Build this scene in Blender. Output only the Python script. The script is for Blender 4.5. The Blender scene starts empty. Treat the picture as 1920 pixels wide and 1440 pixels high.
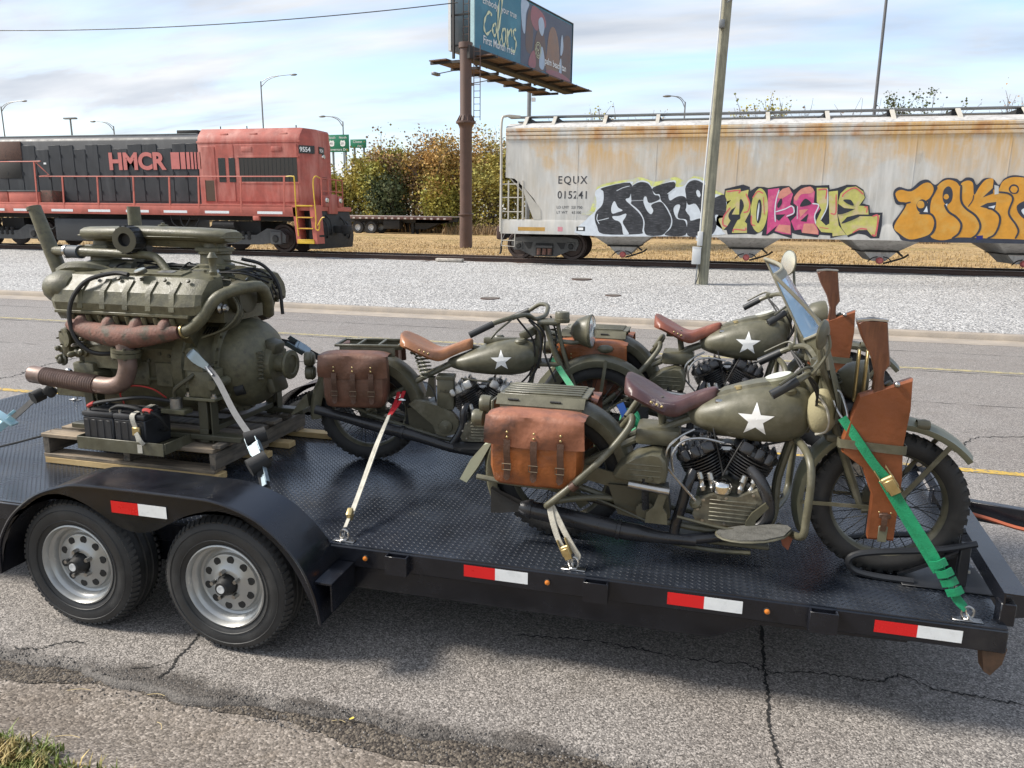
import bpy, bmesh, math, random
from math import sin, cos, pi, radians as rad
from mathutils import Vector as V, Matrix
random.seed(7)
SC = bpy.context.scene
COL = SC.collection

# ------------------------------------------------------------------ camera
cam = bpy.data.cameras.new('camera'); camo = bpy.data.objects.new('camera', cam); COL.objects.link(camo)
PITCH, YAW, ROLL, CAMH = rad(12.574), rad(14.143), rad(.738), 2.043
_f0 = V((-sin(YAW), cos(YAW), 0)); _r0 = V((cos(YAW), sin(YAW), 0)); _u0 = V((0, 0, 1))
_fw = cos(PITCH)*_f0 - sin(PITCH)*_u0; _up = sin(PITCH)*_f0 + cos(PITCH)*_u0
_r = cos(ROLL)*_r0 + sin(ROLL)*_up; _u = -sin(ROLL)*_r0 + cos(ROLL)*_up
M = Matrix((_r, _u, -_fw)).transposed().to_4x4(); M.translation = V((0, 0, CAMH))
camo.matrix_world = M
cam.sensor_width = 36; cam.lens = 1396/1920*36; cam.clip_start = .05; cam.clip_end = 3000
SC.camera = camo

# ------------------------------------------------------------------ sky, sun, exposure
SUN_EL, SUN_AZ = rad(42), rad(192)      # azimuth measured from +X towards +Y: the sun stands to the left
sun_dir = V((cos(SUN_EL)*cos(SUN_AZ), cos(SUN_EL)*sin(SUN_AZ), sin(SUN_EL)))
sl = bpy.data.lights.new('sun', 'SUN'); sl.energy = 3.6; sl.angle = rad(13.0); sl.color = (1, .94, .85)
so = bpy.data.objects.new('sun', sl); COL.objects.link(so)
so.rotation_euler = sun_dir.to_track_quat('Z', 'Y').to_euler(); so.location = (-20, 5, 30)
W = bpy.data.worlds.new('World'); SC.world = W; W.use_nodes = True
def build_world():
    nt = W.node_tree; n = nt.nodes; n.clear(); L = nt.links.new
    out = n.new('ShaderNodeOutputWorld'); bg = n.new('ShaderNodeBackground'); bg.inputs[1].default_value = .15
    sky = n.new('ShaderNodeTexSky'); sky.sky_type = 'NISHITA'; sky.sun_disc = False
    sky.sun_elevation = SUN_EL; sky.sun_rotation = pi/2 - SUN_AZ; sky.air_density = 1.0; sky.dust_density = .6; sky.ozone_density = 1.6
    tc = n.new('ShaderNodeTexCoord'); sep = n.new('ShaderNodeSeparateXYZ'); L(tc.outputs['Generated'], sep.inputs[0])
    # project the view direction onto a cloud layer: x/(z+c), y/(z+c)
    zz = n.new('ShaderNodeMath'); zz.operation = 'MAXIMUM'; L(sep.outputs[2], zz.inputs[0]); zz.inputs[1].default_value = 0
    za = n.new('ShaderNodeMath'); za.operation = 'ADD'; L(zz.outputs[0], za.inputs[0]); za.inputs[1].default_value = .16
    dx = n.new('ShaderNodeMath'); dx.operation = 'DIVIDE'; L(sep.outputs[0], dx.inputs[0]); L(za.outputs[0], dx.inputs[1])
    dy = n.new('ShaderNodeMath'); dy.operation = 'DIVIDE'; L(sep.outputs[1], dy.inputs[0]); L(za.outputs[0], dy.inputs[1])
    cmb = n.new('ShaderNodeCombineXYZ'); L(dx.outputs[0], cmb.inputs[0]); L(dy.outputs[0], cmb.inputs[1])
    mp = n.new('ShaderNodeMapping'); L(cmb.outputs[0], mp.inputs[0]); mp.inputs['Rotation'].default_value = (0, 0, rad(28)); mp.inputs['Scale'].default_value = (.55, 1.5, 1)
    mp.inputs['Location'].default_value = (1.3, .4, 0)
    nz = n.new('ShaderNodeTexNoise'); L(mp.outputs[0], nz.inputs['Vector']); nz.inputs['Scale'].default_value = 1.1; nz.inputs['Detail'].default_value = 9; nz.inputs['Roughness'].default_value = .58; nz.inputs['Distortion'].default_value = .5
    cr = n.new('ShaderNodeValToRGB'); L(nz.outputs[0], cr.inputs[0])
    cr.color_ramp.elements[0].position = .34; cr.color_ramp.elements[0].color = (0, 0, 0, 1)
    cr.color_ramp.elements[1].position = .60; cr.color_ramp.elements[1].color = (1, 1, 1, 1)
    # grey bellies in the veil
    nz2 = n.new('ShaderNodeTexNoise'); L(mp.outputs[0], nz2.inputs['Vector']); nz2.inputs['Scale'].default_value = 2.0; nz2.inputs['Detail'].default_value = 6
    cr2 = n.new('ShaderNodeValToRGB'); L(nz2.outputs[0], cr2.inputs[0])
    cr2.color_ramp.elements[0].position = .30; cr2.color_ramp.elements[0].color = (2.2, 2.45, 2.85, 1)
    cr2.color_ramp.elements[1].position = .66; cr2.color_ramp.elements[1].color = (3.7, 3.8, 3.95, 1)
    mix = n.new('ShaderNodeMix'); mix.data_type = 'RGBA'; L(cr.outputs[0], mix.inputs[0]); L(sky.outputs[0], mix.inputs[6]); L(cr2.outputs[0], mix.inputs[7])
    L(mix.outputs[2], bg.inputs[0]); L(bg.outputs[0], out.inputs[0])
build_world()
SC.view_settings.view_transform = 'Standard'; SC.view_settings.look = 'None'; SC.view_settings.exposure = .84; SC.view_settings.gamma = 1
SC.render.engine = 'CYCLES'; SC.cycles.use_denoising = True; SC.cycles.max_bounces = 6; SC.cycles.transparent_max_bounces = 8

# ------------------------------------------------------------------ materials
MATS = {}
def mat(name, col, rough=.5, metal=0, var=.12, vs=6, bump=0, bs=80, col2=None, c2=(.5, .7), c2s=3, spec=.5, c2map=None, island=0, rvar=.1):
    """procedural Principled material: base colour with fine variation, an optional second colour in patches, noise bump"""
    if name in MATS: return MATS[name]
    m = bpy.data.materials.new(name); m.use_nodes = True; nt = m.node_tree; n = nt.nodes; L = nt.links.new
    p = n['Principled BSDF']; p.inputs['Roughness'].default_value = rough; p.inputs['Metallic'].default_value = metal
    p.inputs['Specular IOR Level'].default_value = spec
    tc = n.new('ShaderNodeTexCoord')
    nz = n.new('ShaderNodeTexNoise'); L(tc.outputs['Object'], nz.inputs['Vector']); nz.inputs['Scale'].default_value = vs; nz.inputs['Detail'].default_value = 6; nz.inputs['Roughness'].default_value = .65
    r = n.new('ShaderNodeValToRGB'); L(nz.outputs[0], r.inputs[0])
    r.color_ramp.elements[0].position = .3; r.color_ramp.elements[1].position = .72
    r.color_ramp.elements[0].color = tuple(c*(1-var) for c in col)+(1,); r.color_ramp.elements[1].color = tuple(min(1, c*(1+var)) for c in col)+(1,)
    o = r.outputs[0]
    if col2:
        n2 = n.new('ShaderNodeTexNoise'); n2.inputs['Scale'].default_value = c2s; n2.inputs['Detail'].default_value = 8; n2.inputs['Roughness'].default_value = .6
        if c2map:
            mp = n.new('ShaderNodeMapping'); L(tc.outputs['Object'], mp.inputs[0]); mp.inputs['Scale'].default_value = c2map; L(mp.outputs[0], n2.inputs['Vector'])
        else: L(tc.outputs['Object'], n2.inputs['Vector'])
        r2 = n.new('ShaderNodeValToRGB'); L(n2.outputs[0], r2.inputs[0]); r2.color_ramp.elements[0].position = c2[0]; r2.color_ramp.elements[1].position = c2[1]
        mx = n.new('ShaderNodeMix'); mx.data_type = 'RGBA'; L(r2.outputs[0], mx.inputs[0]); L(o, mx.inputs[6]); mx.inputs[7].default_value = tuple(col2)+(1,); o = mx.outputs[2]
    if island:
        g = n.new('ShaderNodeNewGeometry'); hs = n.new('ShaderNodeHueSaturation'); mr = n.new('ShaderNodeMapRange'); L(g.outputs['Random Per Island'], mr.inputs[0])
        mr.inputs[3].default_value = 1-island; mr.inputs[4].default_value = 1+island; L(mr.outputs[0], hs.inputs['Value']); L(o, hs.inputs['Color']); o = hs.outputs[0]
    L(o, p.inputs['Base Color'])
    if rvar:
        mr = n.new('ShaderNodeMapRange'); L(nz.outputs[0], mr.inputs[0]); mr.inputs[1].default_value = .3; mr.inputs[2].default_value = .7
        mr.inputs[3].default_value = max(.02, rough-rvar); mr.inputs[4].default_value = min(1, rough+rvar); L(mr.outputs[0], p.inputs['Roughness'])
    if bump:
        nb = n.new('ShaderNodeTexNoise'); L(tc.outputs['Object'], nb.inputs['Vector']); nb.inputs['Scale'].default_value = bs; nb.inputs['Detail'].default_value = 4
        b = n.new('ShaderNodeBump'); b.inputs['Strength'].default_value = bump; b.inputs['Distance'].default_value = .01; L(nb.outputs[0], b.inputs['Height']); L(b.outputs[0], p.inputs['Normal'])
    MATS[name] = m; return m

OD = mat('olive drab paint', (.096, .090, .058), .42, var=.26, vs=14, bump=.08, bs=160, col2=(.17, .16, .12), c2=(.54, .76), c2s=9)
CASE = mat('oily alloy case', (.17, .16, .12), .42, .45, var=.35, vs=16, bump=.12, bs=90, col2=(.07, .062, .045), c2=(.5, .7), c2s=14)
ENG = mat('grimy engine olive', (.105, .098, .058), .5, var=.35, vs=16, bump=.2, bs=110, col2=(.060, .055, .036), c2=(.52, .75), c2s=26)
ODD = mat('dark olive paint', (.062, .058, .036), .5, var=.2, vs=12, bump=.08, bs=120)
ODL = mat('pale olive fender paint', (.135, .135, .088), .42, var=.1, vs=6)
BLK = mat('black enamel', (.024, .024, .026), .30, var=.3, vs=10, bump=.04, bs=150)
BLKM = mat('matt black', (.014, .014, .014), .62, var=.3, vs=10, bump=.1, bs=120)
RUB = mat('tyre rubber', (.022, .021, .020), .72, var=.25, vs=14, bump=.12, bs=140, col2=(.05, .047, .042), c2=(.55, .8), c2s=6)
GRIP = mat('grip rubber', (.02, .021, .022), .5, var=.2)
STEEL = mat('bare steel', (.42, .41, .39), .34, 1, var=.15, vs=20, bump=.05, bs=90)
CHROME = mat('bright nickel', (.7, .69, .67), .16, 1, var=.06, vs=10)
ALU = mat('cast aluminium', (.36, .35, .33), .42, .9, var=.2, vs=18, bump=.15, bs=120)
ZINC = mat('zinc hook', (.30, .36, .39), .5, .8, var=.12, vs=30)
BRASS = mat('aged brass', (.42, .33, .16), .4, .8, var=.2, vs=20)
LEO = mat('orange saddle leather', (.29, .090, .024), .42, var=.32, vs=14, bump=.25, bs=60, col2=(.11, .042, .022), c2=(.50, .70), c2s=7)
LEF = mat('worn flap leather', (.27, .105, .058), .5, var=.3, vs=11, bump=.25, bs=45, col2=(.06, .038, .034), c2=(.50, .68), c2s=6)
LEB = mat('brown leather', (.125, .058, .036), .48, var=.3, vs=12, bump=.22, bs=55, col2=(.19, .085, .05), c2=(.5, .7), c2s=5)
LEP = mat('plum leather', (.075, .035, .033), .4, var=.25, vs=9, bump=.16, bs=70, col2=(.11, .055, .055), c2=(.5, .75), c2s=5)
LER = mat('red brown leather', (.20, .062, .034), .42, var=.25, vs=9, bump=.16, bs=70)
LET = mat('tan leather', (.31, .135, .06), .42, var=.25, vs=9, bump=.15, bs=70, col2=(.2, .085, .04), c2=(.5, .7), c2s=5)
LES = mat('dark strap leather', (.075, .036, .022), .5, var=.3, vs=20, bump=.2, bs=90)
SCAB = mat('chestnut scabbard leather', (.21, .062, .020), .42, var=.3, vs=8, bump=.12, bs=50, col2=(.14, .045, .018), c2=(.52, .75), c2s=4)
WAL = mat('walnut stock', (.10, .036, .018), .4, var=.35, vs=5, bump=.06, bs=60, col2=(.16, .062, .028), c2=(.45, .7), c2s=6, c2map=(6, 6, 1))
CANV = mat('tan canvas', (.27, .24, .14), .85, var=.18, vs=14, bump=.2, bs=140)
CANO = mat('olive canvas', (.15, .14, .085), .8, var=.18, vs=14, bump=.2, bs=140)
PALW = mat('weathered pallet wood', (.27, .21, .145), .82, var=.35, vs=7, bump=.4, bs=30, col2=(.10, .085, .065), c2=(.45, .7), c2s=5, c2map=(1, 9, 9))
PALD = mat('grey pallet wood', (.155, .13, .10), .85, var=.35, vs=7, bump=.4, bs=30, col2=(.055, .05, .044), c2=(.45, .7), c2s=5, c2map=(9, 1, 9))
BLOND = mat('fresh pine', (.56, .40, .19), .7, var=.18, vs=6, bump=.2, bs=40, col2=(.42, .27, .11), c2=(.5, .7), c2s=4, c2map=(1, 9, 9))
RUST = mat('rusty cast iron', (.17, .082, .060), .75, var=.4, vs=18, bump=.4, bs=70, col2=(.085, .07, .05), c2=(.50, .62), c2s=13)
RUSTP = mat('rust brown pipe', (.20, .135, .11), .5, .35, var=.3, vs=16, bump=.12, bs=90, col2=(.06, .045, .04), c2=(.5, .72), c2s=8)
WHITE = mat('white paint', (.84, .84, .82), .45, var=.06)
GREY = mat('grey cabinet paint', (.52, .53, .53), .45, var=.06)
STRG = mat('green webbing', (.004, .20, .085), .55, var=.2, vs=30, bump=.3, bs=200)
STRW = mat('worn white webbing', (.42, .40, .34), .8, var=.25, vs=25, bump=.3, bs=200)
STRR = mat('red webbing', (.45, .012, .02), .6, var=.2, vs=25, bump=.3, bs=200)
STRK = mat('grey webbing', (.13, .13, .13), .7, var=.25, vs=25, bump=.3, bs=200)
STRB = mat('black webbing', (.016, .016, .016), .75, var=.3, vs=25, bump=.3, bs=200)
REDT = mat('red reflective tape', (.62, .012, .014), .3, var=.05)
WHTT = mat('white reflective tape', (.72, .74, .74), .3, var=.08, vs=18)
AMB = mat('amber lens', (.55, .17, .02), .2, var=.1)
SILV = mat('silver wheel enamel', (.40, .40, .385), .38, .5, var=.08, vs=12, bump=.03)
SIDEW = mat('trailer tyre sidewall', (.024, .024, .024), .6, var=.2, vs=10, bump=.1, bs=140, col2=(.055, .053, .05), c2=(.5, .75), c2s=5)
TRB = mat('trailer black paint', (.009, .010, .014), .22, var=.35, vs=5, bump=.03, bs=120, col2=(.03, .03, .031), c2=(.58, .8), c2s=3)
TRD = mat('dusty trailer deck steel', (.030, .036, .048), .24, .35, var=.4, vs=4, bump=.06, bs=150, col2=(.06, .058, .055), c2=(.60, .82), c2s=2.6, rvar=.10, spec=.9)
TRT = mat('tread bar steel', (.030, .034, .042), .46, .3, var=.4, vs=5, col2=(.09, .088, .084), c2=(.56, .8), c2s=2.6)
GLASS = mat('lamp glass', (.65, .72, .74), .08, .5, var=.05)
YEL = mat('yellow handrail paint', (.62, .40, .03), .5, var=.2)
LRED = mat('faded red locomotive paint', (.36, .085, .062), .62, var=.28, vs=2.2, bump=.06, bs=10, col2=(.50, .20, .16), c2=(.46, .72), c2s=1.6, c2map=(1.6, 1.6, .4))
LSILL = mat('red sill paint', (.46, .12, .085), .62, var=.2, vs=2.5, col2=(.28, .075, .05), c2=(.55, .75), c2s=2)
LBLK = mat('chalked black locomotive paint', (.020, .022, .026), .55, var=.35, vs=2, bump=.08, bs=12, col2=(.048, .051, .055), c2=(.5, .78), c2s=1.3, c2map=(3, 3, .5))
LROOF = mat('grey dusty roof paint', (.07, .078, .075), .65, var=.3, vs=2)
RUN = mat('underframe grime', (.018, .017, .016), .75, var=.4, vs=5, bump=.25, bs=20)
TRK = mat('truck frame grime', (.075, .073, .07), .75, var=.3, vs=5, bump=.2, bs=20)
WHEEL = mat('rail wheel steel', (.06, .042, .036), .55, .4, var=.3, vs=6)
RAIL = mat('rusty rail', (.075, .045, .035), .7, .2, var=.3, vs=4)
RAILT = mat('polished rail head', (.42, .40, .37), .3, .9, var=.15, vs=6)
TIE = mat('creosoted tie', (.045, .032, .026), .85, var=.35, vs=6, bump=.4, bs=20)
GLD = mat('dark window', (.012, .014, .014), .2, var=.2)
MESHG = mat('dark grille', (.02, .018, .015), .7, var=.3, vs=30, bump=.5, bs=60)
BBR = mat('brown billboard steel', (.105, .062, .048), .6, var=.18, vs=1.5)
BBK = mat('dark billboard frame', (.03, .027, .026), .7, var=.3, vs=2)
POLEW = mat('weathered utility pole', (.27, .255, .185), .85, var=.3, vs=3, bump=.5, bs=14, col2=(.15, .145, .11), c2=(.45, .68), c2s=5, c2map=(8, 8, .35))
LPOLE = mat('galvanised lamp pole', (.20, .21, .215), .5, .4, var=.1)
SGN = mat('green highway sign', (.005, .17, .085), .45, var=.06)
CONC = mat('tan kerb concrete', (.33, .28, .225), .85, var=.2, vs=2, bump=.3, bs=30, col2=(.25, .22, .19), c2=(.45, .7), c2s=1.5)
BARK = mat('bark', (.105, .078, .06), .9, var=.3, vs=6, bump=.4, bs=20)

# ------------------------------------------------------------------ mesh helpers
def spline(pts, k=6, closed=False):
    """Catmull-Rom through the points"""
    P = [V(p) for p in pts]; n = len(P); out = []
    if n < 3: return P
    seg = n if closed else n-1
    for i in range(seg):
        if closed: a, b, c, d = P[(i-1) % n], P[i], P[(i+1) % n], P[(i+2) % n]
        else:
            b, c = P[i], P[i+1]; a = P[i-1] if i else b*2-c; d = P[i+2] if i+2 < n else c*2-b
        for j in range(k):
            t = j/k
            out.append(.5*((2*b)+(c-a)*t+(2*a-5*b+4*c-d)*t*t+(3*b-a-3*c+d)*t**3))
    if not closed: out.append(P[-1])
    return out
def frame(ax):
    ax = V(ax).normalized(); h = V((0, 0, 1)) if abs(ax.z) < .9 else V((1, 0, 0))
    u = ax.cross(h).normalized(); return u, ax.cross(u).normalized()
class MB:
    def __init__(s): s.v = []; s.f = []; s.mi = []; s.m = 0
    def add(s, vs, fs):
        b = len(s.v); s.v += [V(x) for x in vs]
        for f in fs: s.f.append([i+b for i in f]); s.mi.append(s.m)
        return s
    def box(s, lo, hi, b=0, M=None):
        (x0, y0, z0), (x1, y1, z1) = lo, hi
        if b <= 0:
            vs = [(x, y, z) for x in (x0, x1) for y in (y0, y1) for z in (z0, z1)]
            fs = [(0, 1, 3, 2), (4, 6, 7, 5), (0, 4, 5, 1), (2, 3, 7, 6), (0, 2, 6, 4), (1, 5, 7, 3)]
        else:
            bm = bmesh.new(); bmesh.ops.create_cube(bm, size=1)
            for v in bm.verts: v.co = V(((x0+x1)/2+v.co.x*(x1-x0), (y0+y1)/2+v.co.y*(y1-y0), (z0+z1)/2+v.co.z*(z1-z0)))
            b = min(b, .45*min(abs(x1-x0), abs(y1-y0), abs(z1-z0)))
            bmesh.ops.bevel(bm, geom=bm.edges[:], offset=b, segments=1 if b < .008 else 2, affect='EDGES', profile=.5)
            bm.verts.index_update(); vs = [v.co.copy() for v in bm.verts]; fs = [[v.index for v in f.verts] for f in bm.faces]; bm.free()
        if M is not None: vs = [M @ V(v) for v in vs]
        return s.add(vs, fs)
    def obox(s, c, size, rot=(0, 0, 0), b=0):
        from mathutils import Euler
        M = Matrix.Translation(V(c)) @ Euler(rot).to_matrix().to_4x4(); h = V(size)/2
        return s.box(-h, h, b, M)
    def beam(s, p0, p1, w, h, up=(0, 0, 1), b=0):
        """rectangular bar from p0 to p1, w across, h along up"""
        p0, p1 = V(p0), V(p1); ax = (p1-p0); L = ax.length; ax.normalize(); up = V(up)
        sd = ax.cross(up)
        if sd.length < 1e-4: sd = ax.cross(V((1, 0, 0)))
        sd.normalize(); u = sd.cross(ax).normalized()
        M = Matrix((ax, sd, u)).transposed().to_4x4(); M.translation = (p0+p1)/2
        return s.box((-L/2, -w/2, -h/2), (L/2, w/2, h/2), b, M)
    def cyl(s, p0, p1, r0, r1=None, n=12, cap=True):
        p0, p1 = V(p0), V(p1); r1 = r0 if r1 is None else r1; u, w = frame(p1-p0); vs = []; fs = []
        for p, r in ((p0, r0), (p1, r1)):
            for i in range(n): a = 2*pi*i/n; vs.append(p+r*(cos(a)*u+sin(a)*w))
        for i in range(n): j = (i+1) % n; fs.append((i, j, n+j, n+i))
        if cap: fs.append(list(range(n))[::-1]); fs.append(list(range(n, 2*n)))
        return s.add(vs, fs)
    def tube(s, pts, r, n=8, k=6, closed=False, flat=None, caps=True, twist=None):
        P = spline(pts, k, closed) if k > 1 else [V(p) for p in pts]
        m = len(P); vs = []; fs = []; pu = None
        for i, p in enumerate(P):
            t = (P[(i+1) % m]-P[i-1]) if closed else (P[min(i+1, m-1)]-P[max(i-1, 0)])
            if t.length < 1e-9: t = V((0, 0, 1))
            t.normalize()
            if pu is None: u, _ = frame(t)
            else:
                u = pu-t*pu.dot(t)
                if u.length < 1e-6: u, _ = frame(t)
                u.normalize()
            pu = u; w = t.cross(u)
            if callable(r): rr = r(i/(m-1))
            elif isinstance(r, (list, tuple)): q = i/(m-1)*(len(r)-1); a = min(int(q), len(r)-2); rr = r[a]+(r[a+1]-r[a])*(q-a)
            else: rr = r
            for j in range(n):
                a = 2*pi*j/n; vs.append(p+rr*(cos(a)*u+sin(a)*w))
        seg = m if closed else m-1
        for i in range(seg):
            for j in range(n):
                a, b = i*n+j, i*n+(j+1) % n; c = ((i+1) % m)*n
                fs.append((a, b, c+(j+1) % n, c+j))
        if caps and not closed: fs.append(list(range(n))[::-1]); fs.append([(m-1)*n+j for j in range(n)])
        return s.add(vs, fs)
    def ribbon(s, pts, w, side, t=.003, k=6):
        """flat strap along pts, width w along side (vector or list of vectors), thickness t"""
        P = spline(pts, k) if k > 1 else [V(p) for p in pts]; m = len(P); vs = []; fs = []
        for i, p in enumerate(P):
            tg = (P[min(i+1, m-1)]-P[max(i-1, 0)]).normalized()
            if isinstance(side, list):
                q = i/(m-1)*(len(side)-1); a = min(int(q), len(side)-2); sd = V(side[a]).lerp(V(side[a+1]), q-a)
            else: sd = V(side)
            ww = w(i/(m-1)) if callable(w) else w
            sd = (sd-tg*sd.dot(tg)).normalized(); nn = tg.cross(sd)
            for a, b in ((-1, -1), (1, -1), (1, 1), (-1, 1)): vs.append(p+sd*(a*ww/2)+nn*(b*t/2))
        for i in range(m-1):
            for j in range(4): fs.append((i*4+j, i*4+(j+1) % 4, i*4+4+(j+1) % 4, i*4+4+j))
        fs.append((3, 2, 1, 0)); fs.append([(m-1)*4+j for j in range(4)])
        return s.add(vs, fs)
    def lathe(s, prof, o=(0, 0, 0), ax=(0, 0, 1), n=24, caps=False, a0=0, a1=2*pi):
        """profile of (radius, height along axis)"""
        o = V(o); ax = V(ax).normalized(); u, w = frame(ax); full = abs(a1-a0-2*pi) < 1e-6; vs = []; fs = []; m = n if full else n+1
        for r, h in prof:
            for i in range(m): a = a0+(a1-a0)*i/n; vs.append(o+ax*h+r*(cos(a)*u+sin(a)*w))
        for k in range(len(prof)-1):
            for i in range(n):
                j = (i+1) % m; fs.append((k*m+i, k*m+j, (k+1)*m+j, (k+1)*m+i))
        if caps: fs.append(list(range(m))[::-1]); fs.append([(len(prof)-1)*m+i for i in range(m)])
        return s.add(vs, fs)
    def prism(s, poly, d0, d1, ax='y'):
        """2D polygon extruded along an axis. ax y: poly=(x,z); ax x: poly=(y,z); ax z: poly=(x,y)"""
        f = {'y': lambda p, d: (p[0], d, p[1]), 'x': lambda p, d: (d, p[0], p[1]), 'z': lambda p, d: (p[0], p[1], d)}[ax]
        n = len(poly); vs = [f(p, d0) for p in poly]+[f(p, d1) for p in poly]
        fs = [list(range(n)), list(range(n, 2*n))[::-1]]+[(i, n+i, n+(i+1) % n, (i+1) % n) for i in range(n)]
        return s.add(vs, fs)
    def loft(s, rings, caps=True):
        n = len(rings[0]); vs = [p for r in rings for p in r]; fs = []
        for k in range(len(rings)-1):
            for i in range(n): j = (i+1) % n; fs.append((k*n+i, k*n+j, (k+1)*n+j, (k+1)*n+i))
        if caps: fs.append(list(range(n))[::-1]); fs.append([(len(rings)-1)*n+i for i in range(n)])
        return s.add(vs, fs)
    def ell(s, c, r, nu=14, nv=8, M=None):
        c = V(c); vs = []; fs = []
        for k in range(nv+1):
            b = -pi/2+pi*k/nv
            for i in range(nu):
                a = 2*pi*i/nu; q = V((r[0]*cos(a)*cos(b), r[1]*sin(a)*cos(b), r[2]*sin(b)))
                vs.append(c+(M @ q if M else q))
        for k in range(nv):
            for i in range(nu): j = (i+1) % nu; fs.append((k*nu+i, k*nu+j, (k+1)*nu+j, (k+1)*nu+i))
        return s.add(vs, fs)
    def mesh(s, name, mats, smooth=True, ang=38):
        me = bpy.data.meshes.new(name); me.from_pydata(s.v, [], s.f)
        for m in (mats if isinstance(mats, (list, tuple)) else [mats]): me.materials.append(m)
        if any(s.mi): me.polygons.foreach_set('material_index', s.mi)
        bm = bmesh.new(); bm.from_mesh(me); bmesh.ops.remove_doubles(bm, verts=bm.verts, dist=1e-5); bmesh.ops.recalc_face_normals(bm, faces=bm.faces); bm.to_mesh(me); bm.free()
        if smooth:
            me.polygons.foreach_set('use_smooth', [True]*len(me.polygons)); me.set_sharp_from_angle(angle=rad(ang))
        me.update(); return me
    def build(s, name, mats, parent=None, label=None, kind=None, loc=None, smooth=True, ang=38):
        o = bpy.data.objects.new(name, s.mesh(name, mats, smooth, ang)); COL.objects.link(o)
        if parent is not None: o.parent = parent
        if loc is not None: o.location = loc
        if label: o['label'] = label
        if kind: o['kind'] = kind
        return o
def bw(mb, name, mats, parent, label=None, kind=None, **k):
    """build from world coordinates under a thing that is only translated"""
    r = parent
    while r.parent is not None: r = r.parent
    o = V(r.location); mb.v = [v-o for v in mb.v]; return mb.build(name, mats, parent, label, kind, **k)
def raw(name, vs, fs, m, parent=None, kind=None, label=None, smooth=False):
    me = bpy.data.meshes.new(name); me.from_pydata(vs, [], fs); me.materials.append(m)
    if smooth: me.polygons.foreach_set('use_smooth', [True]*len(me.polygons))
    o = bpy.data.objects.new(name, me); COL.objects.link(o)
    if parent is not None: o.parent = parent
    if kind: o['kind'] = kind
    if label: o['label'] = label
    return o
def thing(name, label, cat, loc=(0, 0, 0), rz=0, group=None):
    o = bpy.data.objects.new(name, None); COL.objects.link(o); o.location = loc; o.rotation_euler = (0, 0, rz); o.empty_display_size = .1
    o['label'] = label; o['category'] = cat
    if group: o['group'] = group
    return o
def tag(o, label, cat, group=None):
    o['label'] = label; o['category'] = cat
    if group: o['group'] = group
    return o
def struct(o): o['kind'] = 'structure'; return o
def copy_of(o, parent=None, loc=None):
    c = o.copy(); COL.objects.link(c)
    if parent is not None: c.parent = parent
    if loc is not None: c.location = loc
    return c
def copy_tree(o, parent=None):
    c = o.copy(); COL.objects.link(c); c.parent = parent
    for ch in list(o.children): copy_tree(ch, c)
    return c
def text(name, body, m, size, loc, rot, parent=None, bold=0, align='LEFT', sx=1, ext=.002, label=None, shear=0, space=1):
    """flat lettering as mesh"""
    cu = bpy.data.curves.new(name, 'FONT'); cu.body = body; cu.size = size; cu.offset = bold; cu.extrude = ext; cu.align_x = align; cu.shear = shear; cu.space_character = space; cu.resolution_u = 4
    t = bpy.data.objects.new(name, cu); COL.objects.link(t); dg = bpy.context.evaluated_depsgraph_get()
    me = bpy.data.meshes.new_from_object(t.evaluated_get(dg)); bpy.data.objects.remove(t)
    for v in me.vertices: v.co.x *= sx
    me.materials.clear(); me.materials.append(m)
    o = bpy.data.objects.new(name, me); COL.objects.link(o); o.location = loc; o.rotation_euler = rot
    if parent is not None: o.parent = parent
    if label: o['label'] = label
    return o
def star(name, c, r, m, parent, ny=-1, tilt=0):
    """five-pointed star lying in the XZ plane facing -Y"""
    pts = []
    for i in range(10):
        a = pi/2+i*pi/5+tilt; q = r if i % 2 == 0 else r*.40; pts.append((c[0]+q*cos(a), c[2]+q*sin(a)))
    return MB().prism(pts, c[1], c[1]+.0015).build(name, m, parent)
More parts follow.
